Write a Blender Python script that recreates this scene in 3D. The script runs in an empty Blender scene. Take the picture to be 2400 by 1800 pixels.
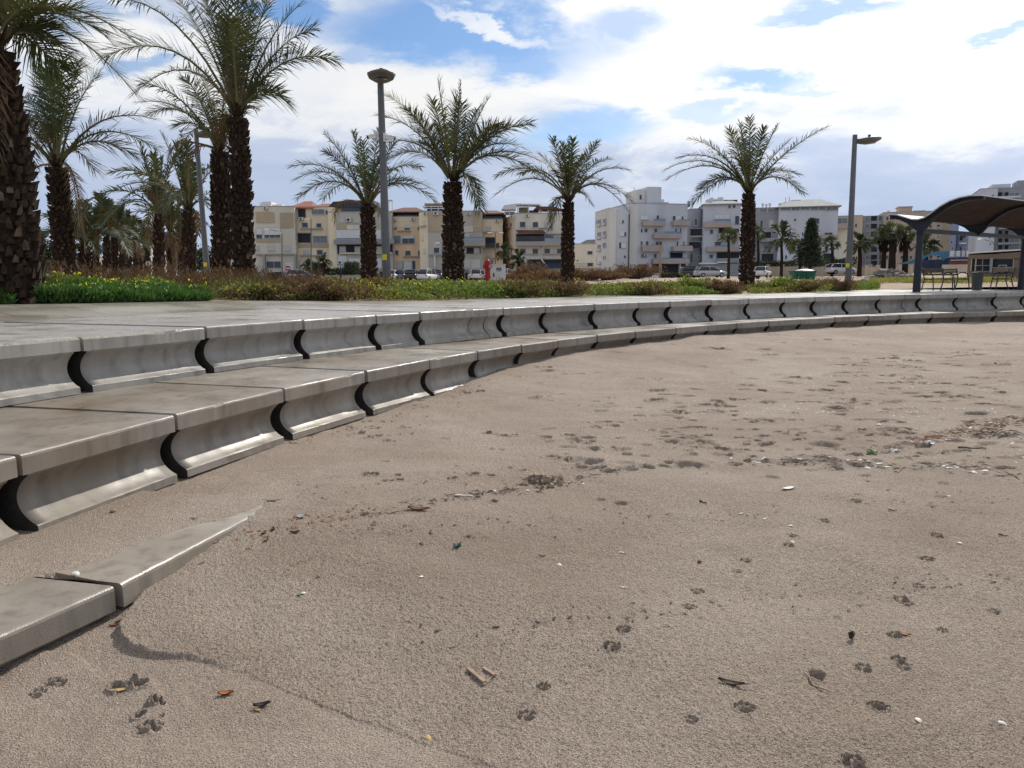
import bpy, math, random
import numpy as np
from mathutils import Vector, Matrix
R = math.radians
sc = bpy.context.scene
col = sc.collection
rng = np.random.default_rng(7)
random.seed(7)

# ------------------------------------------------------------------ camera numbers (2400 x 1800 photograph, focal 1800 px)
PITCH, ROLL, HC, FPX = R(7.7), 0.006, 0.48, 1800.0

def ray(px, py):
    x = (px - 1200) / FPX; y = -(py - 900) / FPX
    c, s = math.cos(ROLL), math.sin(ROLL)
    x2 = x * c + y * s; y2 = -x * s + y * c
    return np.array([x2, math.cos(PITCH) + y2 * math.sin(PITCH), -math.sin(PITCH) + y2 * math.cos(PITCH)])
CAM = np.array([0, 0, HC])
def at(px, py, D):            # the point of the place seen at a photo pixel, D metres ahead
    d = ray(px, py); return CAM + d * (D / d[1])
def atz(px, py, z):           # the point at height z
    d = ray(px, py); return CAM + d * ((z - HC) / d[2])
def fcrop(S, x, y): return (S[1] + x / S[0], S[2] + y / S[0])
F1 = (2.458, 0, 650); F2 = (2.765, 0, 1200); F2b = (2.328, 550, 150); FA = (2.211, 0, 0)
F3 = (5.027, 560, 420); F4 = (4.916, 950, 420); F5 = (4.424, 1350, 400); F6 = (3.568, 1780, 300)
F7 = (5.53, 2050, 420); F8 = (3.687, 0, 420)
G3 = (2.765, 800, 650); G4 = (2.765, 1600, 650); G5 = (2.765, 800, 1200); G6 = (2.765, 1600, 1200)

# ------------------------------------------------------------------ noise
_T = np.random.default_rng(3).random((256, 256))
def vnoise(x, y):
    xi = np.floor(x).astype(int); yi = np.floor(y).astype(int)
    fx = x - xi; fy = y - yi
    fx = fx * fx * (3 - 2 * fx); fy = fy * fy * (3 - 2 * fy)
    a = _T[xi & 255, yi & 255]; b = _T[(xi + 1) & 255, yi & 255]
    c = _T[xi & 255, (yi + 1) & 255]; d = _T[(xi + 1) & 255, (yi + 1) & 255]
    return (a + (b - a) * fx) * (1 - fy) + (c + (d - c) * fx) * fy - .5
def fbm(x, y, o=3):
    s = 0; a = 1.
    for i in range(o):
        s = s + a * vnoise(x * 2 ** i + 17.3 * i, y * 2 ** i + 5.1 * i); a *= .5
    return s
def sstep(a, b, x):
    t = np.clip((x - a) / (b - a), 0, 1); return t * t * (3 - 2 * t)

# ------------------------------------------------------------------ mesh builder
class MB:
    def __init__(s): s.v = []; s.f = []; s.m = []; s.n = 0
    def add(s, v, f, m=0):
        v = np.asarray(v, float).reshape(-1, 3); k = s.n
        s.v.append(v); s.n += len(v)
        for q in f: s.f.append([i + k for i in q])
        s.m += ([m] * len(f) if isinstance(m, int) else list(m))
    def addn(s, v, f, m=0):    # arrays: v (n,3), f (k,c)
        f = np.asarray(f) + s.n; s.v.append(np.asarray(v, float)); s.n += len(v)
        s.f += f.tolist(); s.m += [m] * len(f)
    def box(s, a, b, m=0):
        x0, y0, z0 = a; x1, y1, z1 = b
        v = [(x0,y0,z0),(x1,y0,z0),(x1,y1,z0),(x0,y1,z0),(x0,y0,z1),(x1,y0,z1),(x1,y1,z1),(x0,y1,z1)]
        s.add(v, [(0,3,2,1),(4,5,6,7),(0,1,5,4),(1,2,6,5),(2,3,7,6),(3,0,4,7)], m)
    def obox(s, o, ax, ay, az, m=0):   # oriented: corner o, edge vectors
        o, ax, ay, az = map(np.asarray, (o, ax, ay, az))
        v = [o, o+ax, o+ax+ay, o+ay, o+az, o+ax+az, o+ax+ay+az, o+ay+az]
        s.add(v, [(0,3,2,1),(4,5,6,7),(0,1,5,4),(1,2,6,5),(2,3,7,6),(3,0,4,7)], m)
    def tube(s, P, r, n=6, m=0, cap=True, sq=1.0):
        P = np.asarray(P, float); k = len(P)
        r = np.full(k, r) if np.isscalar(r) else np.asarray(r)
        T = np.gradient(P, axis=0); T /= np.linalg.norm(T, axis=1)[:, None] + 1e-9
        up = np.array([0, 0, 1.]) if abs(T[0][2]) < .9 else np.array([1., 0, 0])
        v = []
        for i in range(k):
            a = np.cross(T[i], up); a /= np.linalg.norm(a) + 1e-9; b = np.cross(a, T[i])
            for j in range(n):
                t = 2 * math.pi * j / n
                v.append(P[i] + r[i] * (math.cos(t) * a + sq * math.sin(t) * b))
        f = [(i*n+j, i*n+(j+1) % n, (i+1)*n+(j+1) % n, (i+1)*n+j) for i in range(k-1) for j in range(n)]
        if cap: f += [tuple(range(n))[::-1], tuple((k-1)*n+j for j in range(n))]
        s.add(v, f, m)
    def lathe(s, prof, n=16, m=0, c=(0,0,0), sx=1, sy=1):
        v = []
        for r, z in prof:
            for j in range(n):
                t = 2*math.pi*j/n; v.append((c[0]+sx*r*math.cos(t), c[1]+sy*r*math.sin(t), c[2]+z))
        k = len(prof)
        f = [(i*n+j, i*n+(j+1) % n, (i+1)*n+(j+1) % n, (i+1)*n+j) for i in range(k-1) for j in range(n)]
        f += [tuple(range(n))[::-1], tuple((k-1)*n+j for j in range(n))]
        s.add(v, f, m)
    def prism(s, poly, off, m=0):      # polygon (3D points) extruded by a vector
        p = np.asarray(poly, float); k = len(p); v = np.vstack([p, p+np.asarray(off, float)])
        f = [tuple(range(k))[::-1], tuple(range(k, 2*k))] + [(i, (i+1) % k, (i+1) % k+k, i+k) for i in range(k)]
        s.add(v, f, m)
    def build(s, name, mats, parent=None, smooth=False):
        me = bpy.data.meshes.new(name)
        v = np.vstack(s.v) if s.v else np.zeros((0, 3))
        if parent is not None: v = v - np.array(wloc(parent))
        me.from_pydata(v.tolist(), [], s.f)
        if not isinstance(mats, (list, tuple)): mats = [mats]
        for q in mats: me.materials.append(q)
        if len(mats) > 1: me.polygons.foreach_set('material_index', s.m)
        if smooth: me.polygons.foreach_set('use_smooth', [True]*len(s.f))
        o = bpy.data.objects.new(name, me); col.objects.link(o)
        if parent is not None: o.parent = parent
        return o
def wloc(o):
    p = Vector((0, 0, 0))
    while o is not None: p = p + o.location; o = o.parent
    return p
def grid_mesh(name, V, nr, nc, mat, smooth=True):
    me = bpy.data.meshes.new(name)
    i = np.arange(nr-1)[:, None]*nc + np.arange(nc-1)[None, :]
    F = np.stack([i, i+1, i+nc+1, i+nc], -1).reshape(-1, 4)
    me.vertices.add(len(V)); me.vertices.foreach_set('co', V.astype(np.float32).ravel())
    me.loops.add(F.size); me.loops.foreach_set('vertex_index', F.astype(np.int32).ravel())
    me.polygons.add(len(F)); me.polygons.foreach_set('loop_start', np.arange(0, F.size, 4, dtype=np.int32))
    me.polygons.foreach_set('loop_total', np.full(len(F), 4, dtype=np.int32))
    me.polygons.foreach_set('use_smooth', np.full(len(F), smooth))
    me.update(calc_edges=True); me.validate()
    me.materials.append(mat)
    o = bpy.data.objects.new(name, me); col.objects.link(o); return o
def tag(o, label=None, cat=None, group=None, kind=None):
    if label: o['label'] = label
    if cat: o['category'] = cat
    if group: o['group'] = group
    if kind: o['kind'] = kind
    return o
def empty(name, loc, label, cat, group=None):
    o = bpy.data.objects.new(name, None); col.objects.link(o); o.location = Vector([float(q) for q in loc])
    o.empty_display_size = .2
    return tag(o, label, cat, group)
def kids(o): return [c for c in bpy.data.objects if c.parent == o]
def copy_tree(o, parent=None):
    c = o.copy(); col.objects.link(c)
    if parent is not None: c.parent = parent
    for ch in kids(o): copy_tree(ch, c)
    return c

# ------------------------------------------------------------------ materials
def pm(name, c1, c2=None, scale=4., rough=.8, bump=0., bscale=None, detail=5., spec=.3, metal=0., stretch=None, c3=None, s3=.6, dist=.02, lo=.35, hi=.65):
    m = bpy.data.materials.new(name); m.use_nodes = True
    nt = m.node_tree; b = nt.nodes['Principled BSDF']
    b.inputs['Roughness'].default_value = rough; b.inputs['Metallic'].default_value = metal
    b.inputs['Specular IOR Level'].default_value = spec
    c1 = (*c1, 1)
    if c2 is None:
        b.inputs['Base Color'].default_value = c1
        if not bump: return m
    tc = nt.nodes.new('ShaderNodeTexCoord'); vec = tc.outputs['Object']
    if stretch:
        mp = nt.nodes.new('ShaderNodeMapping'); mp.inputs['Scale'].default_value = stretch
        nt.links.new(vec, mp.inputs['Vector']); vec = mp.outputs['Vector']
    if c2 is not None:
        n = nt.nodes.new('ShaderNodeTexNoise'); n.inputs['Scale'].default_value = scale; n.inputs['Detail'].default_value = detail
        n.inputs['Roughness'].default_value = .6
        nt.links.new(vec, n.inputs['Vector'])
        r = nt.nodes.new('ShaderNodeValToRGB'); nt.links.new(n.outputs['Fac'], r.inputs['Fac'])
        r.color_ramp.elements[0].position = lo; r.color_ramp.elements[1].position = hi
        r.color_ramp.elements[0].color = c1; r.color_ramp.elements[1].color = (*c2, 1)
        out = r.outputs['Color']
        if c3 is not None:
            n2 = nt.nodes.new('ShaderNodeTexNoise'); n2.inputs['Scale'].default_value = scale*.21; n2.inputs['Detail'].default_value = 4
            nt.links.new(vec, n2.inputs['Vector'])
            r2 = nt.nodes.new('ShaderNodeMapRange'); r2.inputs[1].default_value = .42; r2.inputs[2].default_value = .68
            r2.inputs[4].default_value = s3
            nt.links.new(n2.outputs['Fac'], r2.inputs[0])
            mx = nt.nodes.new('ShaderNodeMix'); mx.data_type = 'RGBA'
            nt.links.new(r2.outputs[0], mx.inputs[0]); nt.links.new(out, mx.inputs[6]); mx.inputs[7].default_value = (*c3, 1)
            out = mx.outputs[2]
        nt.links.new(out, b.inputs['Base Color'])
    if bump:
        n = nt.nodes.new('ShaderNodeTexNoise'); n.inputs['Scale'].default_value = bscale or scale*4; n.inputs['Detail'].default_value = 4
        nt.links.new(vec, n.inputs['Vector'])
        bp = nt.nodes.new('ShaderNodeBump'); bp.inputs['Strength'].default_value = bump; bp.inputs['Distance'].default_value = dist
        nt.links.new(n.outputs['Fac'], bp.inputs['Height']); nt.links.new(bp.outputs['Normal'], b.inputs['Normal'])
    return m
def leafmat(name, c1, c2, rough=.5, trans=.25, scale=3.):
    m = pm(name, c1, c2, scale, rough, spec=.35)
    nt = m.node_tree; b = nt.nodes['Principled BSDF']; out = nt.nodes['Material Output']
    t = nt.nodes.new('ShaderNodeBsdfTranslucent'); t.inputs['Color'].default_value = (c2[0]*1.6, c2[1]*1.6, c2[2]*.9, 1)
    mx = nt.nodes.new('ShaderNodeMixShader'); mx.inputs[0].default_value = trans
    nt.links.new(b.outputs[0], mx.inputs[1]); nt.links.new(t.outputs[0], mx.inputs[2]); nt.links.new(mx.outputs[0], out.inputs['Surface'])
    return m
M = {}
def concrete_mat(name, c1, c2, stain, s3, rough):
    m = pm(name, c1, c2, 2.6, rough, .3, 150, c3=stain, s3=s3, detail=9, spec=.45, dist=.006, lo=.3, hi=.7)
    nt = m.node_tree; b = nt.nodes['Principled BSDF']; N = nt.nodes.new; L = nt.links.new
    tc = N('ShaderNodeTexCoord'); oi = N('ShaderNodeObjectInfo')
    ad = N('ShaderNodeVectorMath'); ad.operation = 'ADD'; L(tc.outputs['Object'], ad.inputs[0])
    sc_ = N('ShaderNodeVectorMath'); sc_.operation = 'SCALE'; sc_.inputs['Scale'].default_value = 1.0; L(oi.outputs['Location'], sc_.inputs[0]); L(sc_.outputs[0], ad.inputs[1])
    for nd in nt.nodes:
        if nd.type == 'TEX_NOISE':
            for l in list(nd.inputs['Vector'].links): nt.links.remove(l)
            L(ad.outputs[0], nd.inputs['Vector'])
    src = b.inputs['Base Color'].links[0].from_socket
    # water marks running down the faces, air holes, block to block tone
    mp = N('ShaderNodeMapping'); mp.inputs['Scale'].default_value = (9, 9, .9); L(ad.outputs[0], mp.inputs[0])
    n = N('ShaderNodeTexNoise'); n.inputs['Scale'].default_value = 1.; n.inputs['Detail'].default_value = 5; L(mp.outputs[0], n.inputs['Vector'])
    r = N('ShaderNodeMapRange'); r.inputs[1].default_value = .5; r.inputs[2].default_value = .72; r.inputs[3].default_value = 1.; r.inputs[4].default_value = .66; L(n.outputs['Fac'], r.inputs[0])
    v = N('ShaderNodeTexVoronoi'); v.inputs['Scale'].default_value = 26; L(ad.outputs[0], v.inputs['Vector'])
    r2 = N('ShaderNodeMapRange'); r2.inputs[1].default_value = .05; r2.inputs[2].default_value = .11; r2.inputs[3].default_value = .45; r2.inputs[4].default_value = 1.; L(v.outputs['Distance'], r2.inputs[0])
    mm = N('ShaderNodeMath'); mm.operation = 'MULTIPLY'; L(r.outputs[0], mm.inputs[0]); L(r2.outputs[0], mm.inputs[1])
    rr = N('ShaderNodeMapRange'); rr.inputs[3].default_value = .84; rr.inputs[4].default_value = 1.14; L(oi.outputs['Random'], rr.inputs[0])
    m3 = N('ShaderNodeMath'); m3.operation = 'MULTIPLY'; L(mm.outputs[0], m3.inputs[0]); L(rr.outputs[0], m3.inputs[1])
    cb = N('ShaderNodeCombineXYZ')
    for i in range(3): L(m3.outputs[0], cb.inputs[i])
    mx = N('ShaderNodeMix'); mx.data_type = 'RGBA'; mx.blend_type = 'MULTIPLY'; mx.inputs[0].default_value = 1; L(src, mx.inputs[6]); L(cb.outputs[0], mx.inputs[7]); L(mx.outputs[2], b.inputs['Base Color'])
    n4 = N('ShaderNodeTexNoise'); n4.inputs['Scale'].default_value = 1.7; n4.inputs['Detail'].default_value = 6; L(ad.outputs[0], n4.inputs['Vector'])
    r4 = N('ShaderNodeMapRange'); r4.inputs[1].default_value = .38; r4.inputs[2].default_value = .62; r4.inputs[3].default_value = .25; r4.inputs[4].default_value = .58; L(n4.outputs['Fac'], r4.inputs[0]); L(r4.outputs[0], b.inputs['Roughness'])
    return m
M['concrete'] = concrete_mat('concrete', (.30,.277,.247), (.40,.375,.34), (.25,.215,.175), .35, .5)
M['concrete_sandy'] = concrete_mat('concrete_sandy', (.235,.21,.178), (.33,.295,.25), (.19,.142,.095), .75, .5)
M['joint_shade'] = pm('joint_shade', (.035,.03,.026), (.06,.055,.05), 8, .9)  # near-black block end faces: shade of the joint pockets put into the colour
M['chip'] = pm('chipped_concrete', (.30,.27,.23), (.42,.39,.34), 40, .9, .8, 90)
M['paving'] = pm('paving', (.33,.29,.23), (.40,.36,.29), 1.2, .38, .1, 30, c3=(.19,.16,.115), s3=.8, spec=.5, dist=.004)
M['paving_pale'] = pm('paving_pale', (.40,.385,.36), (.46,.445,.42), 1.5, .42, .1, 30, spec=.5, dist=.004)
M['soil'] = pm('soil', (.16,.115,.075), (.24,.18,.125), 2.5, .95, .6, 12)
M['lot'] = pm('lot_sand', (.30,.22,.16), (.42,.32,.24), .25, .95, .8, 3., c3=(.22,.17,.12), dist=.1)
M['asphalt'] = pm('asphalt', (.05,.05,.052), (.075,.073,.07), 5, .9)
M['fiber'] = pm('trunk_fibre', (.016,.010,.007), (.045,.026,.016), 9, .95, .8, 40)
M['stub'] = pm('leaf_base', (.022,.013,.008), (.060,.036,.022), 5, .9, .6, 30)
M['stubcut'] = pm('leaf_base_cut', (.06,.038,.026), (.19,.13,.098), 3, .9, .4, 40)
M['frond'] = leafmat('frond_green', (.028,.043,.020), (.055,.075,.032), .6, .16)
M['frond_b'] = leafmat('frond_olive', (.045,.054,.025), (.085,.088,.04), .6, .18)
M['rachis'] = pm('rachis', (.10,.11,.045), (.16,.15,.07), 3, .5)
M['deadfrond'] = leafmat('dead_frond', (.085,.055,.030), (.16,.11,.065), .8, .15)
M['straw'] = pm('straw', (.22,.15,.085), (.33,.24,.15), 5, .8)
M['grass'] = leafmat('ice_plant_green', (.030,.085,.018), (.075,.155,.035), .35, .25)
M['green1'] = leafmat('cover_green', (.065,.115,.028), (.13,.19,.045), .55, .38)
M['green2'] = leafmat('cover_olive', (.12,.13,.04), (.19,.19,.06), .55, .38)
M['drybrown'] = leafmat('dry_brown', (.085,.048,.028), (.16,.095,.055), .85, .15)
M['dryred'] = leafmat('dry_red_brown', (.15,.075,.045), (.24,.135,.085), .85, .15)
M['twig'] = pm('twig', (.07,.05,.035), (.13,.095,.065), 6, .9)
M['yellow'] = leafmat('yellow_petal', (.75,.62,.02), (.85,.75,.05), .5, .3)
M['darkgreen'] = leafmat('dark_foliage', (.022,.035,.018), (.045,.062,.03), .7, .1)
M['midgreen'] = leafmat('mid_foliage', (.045,.06,.025), (.085,.10,.045), .7, .15)
M['steel'] = pm('grey_post_paint', (.105,.107,.11), (.13,.132,.137), 2, .45, spec=.5)
M['steel_dk'] = pm('lamp_head_paint', (.09,.088,.075), (.13,.125,.105), 3, .45, spec=.5)
M['navy'] = pm('navy_steel', (.012,.014,.026), (.02,.022,.036), 2, .45, spec=.4)
M['slat'] = pm('roof_slat_wood', (.038,.021,.016), (.065,.036,.026), 3, .7, stretch=(1,1,8))
M['rooftop'] = pm('roof_sheet', (.55,.56,.58), (.66,.66,.68), 2, .35, spec=.5)
M['benchwood'] = pm('bench_wood', (.09,.065,.04), (.16,.12,.075), 6, .55)
M['benchmetal'] = pm('bench_metal', (.05,.05,.052), (.075,.075,.077), 4, .35, metal=.6)
M['bin'] = pm('bin_grey', (.075,.077,.082), (.095,.097,.10), 3, .6)
M['yellowtag'] = pm('yellow_sticker', (.75,.6,.02), (.8,.66,.04), 3, .5)
M['white'] = pm('white_paint', (.68,.68,.67), (.76,.76,.75), 1.5, .5)
M['offwhite'] = pm('offwhite_sheet', (.6,.61,.62), (.68,.69,.70), 1.5, .5)
M['black'] = pm('black_paint', (.012,.012,.014), (.02,.02,.022), 3, .5)
M['red'] = pm('red_paint', (.34,.02,.018), (.46,.035,.03), 4, .45)
M['redroof'] = pm('red_tiles', (.30,.105,.07), (.40,.16,.11), 1.2, .85, .6, 6, c3=(.2,.08,.06))
M['brownroof'] = pm('brown_tiles', (.13,.055,.045), (.19,.09,.07), 1.2, .85, .6, 6)
M['greyroof'] = pm('grey_roof', (.22,.22,.23), (.3,.3,.31), 1., .8)
M['glass'] = pm('window_glass', (.025,.03,.04), (.05,.058,.075), .6, .12, spec=.6)
M['glass_lt'] = pm('pale_glass', (.12,.14,.16), (.2,.22,.25), .8, .15, spec=.6)
M['dark'] = pm('dark_interior', (.02,.022,.028), (.035,.036,.045), .7, .7)
M['frame'] = pm('window_frame', (.5,.49,.47), (.58,.57,.55), 2, .5)
M['shutter'] = pm('roller_shutter', (.50,.48,.43), (.58,.56,.51), 1., .6, stretch=(1,1,14))
M['shutterw'] = pm('white_shutter', (.66,.66,.65), (.72,.72,.71), 1., .6, stretch=(1,1,14))
M['ac'] = pm('ac_white', (.55,.55,.53), (.66,.66,.64), 4, .5)
M['railglass'] = pm('rail_glass', (.22,.27,.34), (.3,.35,.42), .8, .15, spec=.6)
M['blueglass'] = pm('blue_rail_glass', (.10,.22,.42), (.16,.30,.50), .8, .2, spec=.6)
M['raildark'] = pm('dark_railing', (.035,.037,.045), (.06,.062,.07), 2, .5)
def wallmat(name, c, v=.88, dirt=None):
    return pm(name, tuple(q*v for q in c), c, .35, .85, .15, 8, c3=dirt or tuple(q*.72 for q in c), s3=.65, detail=8, stretch=(2.2,2.2,.5), dist=.02)
M['cream'] = wallmat('cream_render', (.74,.69,.58)); M['creamlt'] = wallmat('pale_cream_render', (.74,.70,.60))
M['peach'] = wallmat('peach_render', (.90,.77,.56)); M['greyb'] = wallmat('grey_beige_render', (.55,.52,.46))
M['tandk'] = wallmat('dark_tan_render', (.26,.20,.14)); M['tan'] = wallmat('tan_render', (.52,.43,.30)); M['orange'] = wallmat('orange_render', (.92,.66,.42))
M['whiteb'] = wallmat('white_render', (.78,.78,.77), .93); M['creamw'] = wallmat('warm_white_render', (.70,.68,.64), .93)
M['bluew'] = wallmat('cool_white_render', (.61,.645,.71), .93); M['tanbal'] = wallmat('balcony_tan', (.50,.42,.38))
M['greyw'] = wallmat('grey_render', (.34,.35,.38)); M['blueb'] = wallmat('blue_render', (.25,.31,.46))
M['beige'] = wallmat('beige_cladding', (.58,.47,.36)); M['stone'] = wallmat('stone_wall', (.40,.34,.27))
M['slabc'] = wallmat('balcony_concrete', (.42,.40,.37))
M['tealblue'] = pm('blue_canvas', (.045,.15,.235), (.07,.20,.30), 1, .6)
M['dullred'] = pm('faded_red_canvas', (.17,.05,.045), (.24,.08,.07), 2, .7); M['bluedk'] = pm('dark_blue_wall', (.025,.035,.075), (.04,.055,.11), 1, .6)
M['greenbin'] = pm('green_skip', (.018,.10,.06), (.026,.13,.08), 2, .6)
M['rubble'] = pm('rubble_grey', (.16,.14,.12), (.34,.31,.28), 3, .95, .5, 10)
M['tyre'] = pm('tyre', (.015,.015,.016)); M['hub'] = pm('hub', (.35,.35,.36), metal=.7, rough=.35)
def paint(n, c): return pm(n, c, None, rough=.25, spec=.5)
M['car_white'] = paint('car_white', (.7,.7,.7)); M['car_silver'] = paint('car_silver', (.42,.44,.46)); M['car_blue'] = paint('car_blue_grey', (.16,.2,.27)); M['car_dark'] = paint('car_dark', (.04,.042,.05))
M['lamp_red'] = paint('tail_lamp', (.35,.02,.02)); M['lamp_clear'] = paint('head_lamp', (.6,.6,.62))
M['shell'] = pm('shell_white', (.62,.58,.52), (.78,.75,.70), 30, .5)
M['leafbrown'] = pm('leaf_brown', (.16,.065,.025), (.28,.12,.05), 20, .6); M['leafdark'] = pm('leaf_dark', (.045,.03,.022), (.09,.06,.045), 20, .6)
M['leaforange'] = pm('leaf_orange', (.36,.13,.05), (.45,.19,.08), 20, .6); M['leafyellow'] = pm('leaf_yellow', (.45,.30,.12), (.55,.4,.18), 20, .6)
M['bark'] = pm('bark_scrap', (.26,.18,.12), (.36,.265,.19), 20, .8); M['leafgreen'] = pm('leaf_green', (.12,.25,.04), (.18,.34,.07), 20, .5)
M['teal'] = pm('teal_plastic', (.045,.12,.105), (.09,.19,.17), 30, .5); M['sandclod'] = pm('sand_clod', (.30,.225,.16), (.40,.31,.23), 30, .95, .5, 120)
M['skin'] = pm('skin', (.35,.2,.14)); M['cloth'] = pm('dark_cloth', (.015,.017,.025), (.03,.03,.04), 6, .9)
# ================================================================== SAND
US = np.array([[-6.2,-.2],[-5.7,1.2],[-5.2,2.7],[-4.75,4.2],[-4.3,5.55],[-3.83,6.86],[-3.27,8.24],[-2.66,9.58],[-1.97,10.88],[-1.41,11.74],[-.66,12.79],[-.13,13.46],[.63,14.36],[1.65,15.44],[2.68,16.40],[3.5,17.12],[4.67,18.09],[5.81,18.94],[6.99,19.76],[8.02,20.42],[9.14,21.08],[10.36,21.76],[11.94,22.58],[13.45,23.32],[15.08,24.06],[16.5,24.65],[17.9,25.2],[19.3,25.7],[20.7,26.2]])
LS = np.array([[-3.5,.1],[-3.33,1.5],[-3.12,2.93],[-2.87,4.34],[-2.53,5.7],[-2.11,7.06],[-1.61,8.37],[-1.05,9.6],[-.47,10.7],[.14,11.76],[.79,12.72],[1.53,13.68],[2.33,14.6],[3.27,15.55],[4.12,16.42],[5.04,17.24],[6.02,18.04],[7.08,18.81],[8.22,19.55],[9.37,20.22],[10.51,20.82],[11.66,21.35],[12.81,21.81],[13.97,22.22],[15.25,22.6],[16.6,22.95],[18,23.3]])
T0 = np.array([-1.95, 3.63]); T2 = np.array([-1.60, 5.03]); T1 = T0 - 1.45*np.array([math.sin(R(22)), math.cos(R(22))])
ctrl = [(-2.83,4.44,-1.03),(-2.71,4.97,-1.02),(-2.5,5.8,-1.015),(-2.1,7.1,-1.0),(-1.55,8.5,-1.0),(-1.24,9.18,-.97),(-1.03,9.65,-.965),(-.48,10.69,-.91),(.14,11.72,-.84),(.81,12.71,-.79),(1.5,13.64,-.755),(2.31,14.6,-.745),(3.21,15.58,-.72),(4.08,16.39,-.72),(6.07,18.1,-.74),(8.19,19.55,-.76),(10.42,20.77,-.77),(12.82,21.81,-.79),(15.04,22.59,-.82),(18,23.3,-.84),
 (-1.93,3.63,-1.125),(-1.84,4.1,-1.085),(-1.66,4.83,-1.0),(-1.72,4.55,-1.035),(-2.1,3.2,-1.15),(-2.3,2.7,-1.18),(-2.6,1.8,-1.2),(0,1.2,-1.2),(0,2.5,-1.17),(1.5,2.6,-1.17),(-1,2.4,-1.17),(0,4,-1.13),(2,4.5,-1.12),(5,5,-1.1),(0,6.5,-1.06),(3,8,-1.02),(7,8,-1.0),(3,12,-.93),(8,14,-.88),(14,16,-.86),(20,18,-.86),(14,8,-.98),(22,10,-.95),(30,20,-.9),(6,1,-1.15),(14,0,-1.1),(-2.4,6.5,-.99),(-1.3,6.3,-1.015),(-.6,8.2,-1.0),(0,9.6,-.97)]
ctrl = np.array(ctrl)
def _U(d2): return np.where(d2 > 1e-12, .5*d2*np.log(d2+1e-20), 0)
_n = len(ctrl)
_K = _U(((ctrl[:, None, :2]-ctrl[None, :, :2])**2).sum(-1)) + np.eye(_n)*.02
_P = np.c_[np.ones(_n), ctrl[:, :2]]
_A = np.block([[_K, _P], [_P.T, np.zeros((3, 3))]])
_w = np.linalg.solve(_A, np.r_[ctrl[:, 2], 0, 0, 0])
def tps(x, y):
    z = _w[_n] + _w[_n+1]*x + _w[_n+2]*y
    for i in range(_n): z = z + _w[i]*_U((x-ctrl[i, 0])**2+(y-ctrl[i, 1])**2)
    return z
def polysd(x, y, P):   # distance, side (+ = left of direction), arc length of the foot point
    bd = np.full(x.shape, 1e9); bs = np.zeros(x.shape); ba = np.zeros(x.shape); acc = 0
    for a, b in zip(P[:-1], P[1:]):
        e = b-a; L = np.hypot(*e); t = np.clip(((x-a[0])*e[0]+(y-a[1])*e[1])/L**2, 0, 1)
        dx, dy = x-(a[0]+t*e[0]), y-(a[1]+t*e[1]); d = np.hypot(dx, dy)
        k = d < bd; bd = np.where(k, d, bd); bs = np.where(k, np.sign(e[0]*dy-e[1]*dx), bs); ba = np.where(k, acc+t*L, ba); acc += L
    return bd, bs, ba
TL = np.array([T1+(T1-T0), T0, T2])
BANK = np.array([atz(*fcrop(F2, *q), -1.14)[:2] for q in [(925,560),(845,650),(775,735),(780,800),(870,860),(1000,890),(1200,905),(1400,950),(1550,1000),(1700,1060),(1850,1135),(2050,1200),(2400,1320)]])
BANK2 = np.array([atz(*fcrop(F2, *q), -1.17)[:2] for q in [(330,900),(400,893),(480,905),(560,945),(610,1000),(640,1050),(700,1075),(800,1070)]])
_bl = np.r_[0, np.cumsum(np.linalg.norm(np.diff(BANK, axis=0), axis=1))]
def sand_base(x, y):
    x = np.asarray(x, float); y = np.asarray(y, float)
    r = np.hypot(x, y)
    z = tps(np.clip(x, -8, 34), np.clip(y, -2, 26))
    z = z + .024*fbm(x*1.3, y*1.3, 3) + .030*fbm(x*.45+9, y*.45, 2)*sstep(3, 9, r) + .016*fbm(x*2.6+4, y*4.2, 2)
    near = (x > -6) & (x < 2.5) & (y < 8)
    if near.any():
        xn, yn = x[near], y[near]; zn = z[near]
        d, s, a = polysd(xn+.012*fbm(xn*13, yn*13, 2), yn+.012*fbm(xn*13+5, yn*13, 2), BANK)
        drop = np.interp(a, _bl, [.030,.038,.038,.034,.029,.023,.017,.011,.006,.003,.001,0,0])
        low = (s < 0)
        zn = zn - drop*np.where(low, sstep(0, .022, d)*np.exp(-np.maximum(d-.15, 0)/.8), 0) + drop*.15*np.where(~low, np.exp(-d/.05), 0)
        d, s, a = polysd(xn+.01*fbm(xn*13, yn*13, 2), yn, BANK2); zn = zn + np.where(s < 0, .016*sstep(0, .02, d)*np.exp(-d/.3), 0)
        # flow streaks left by water running out of the joint
        dx, dy = xn+1.75, yn-3.45; th = np.arctan2(dx, -dy); rr = np.hypot(dx, dy)
        zn = zn + .012*vnoise(th*16, rr*.8)*sstep(.3, .8, rr)*(1-sstep(2., 3.2, rr))*low*(yn < 3.6)
        d, s, a = polysd(xn, yn, TL)
        strip = np.interp(a-1.45, [0, 1.2, 1.45, 1.7, 2.4, 2.89], [.5, .48, .44, .38, .17, -.03]) + .07*fbm(xn*3, yn*3, 2) + .05*fbm(xn*11, yn*11, 2)
        zn = zn + np.where((s < 0) | (d < .075), .03*sstep(3.3, 4.2, a)*np.clip(.5+1.6*fbm(xn*8, yn*8, 2), 0, 1.3)*np.exp(-d/.10), 0)
        on = (s > 0) & (a < 4.335) & (d > .075)
        zon = -1.0 + .028*sstep(-.02, .30, d-strip) - .03*(1-sstep(-.03, .03, d-strip)) + .010*fbm(xn*2.2, yn*2.2, 2)*sstep(0, .3, d-strip)
        zon = zon - .012*np.exp(-((xn+2.62)**2+(yn-4.25)**2)/.3**2) * 1.0
        zn = np.where(on, np.where(d > 1.05, np.minimum(zon, -1.0+.012), zon), zn)
        z[near] = zn
    return z
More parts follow.
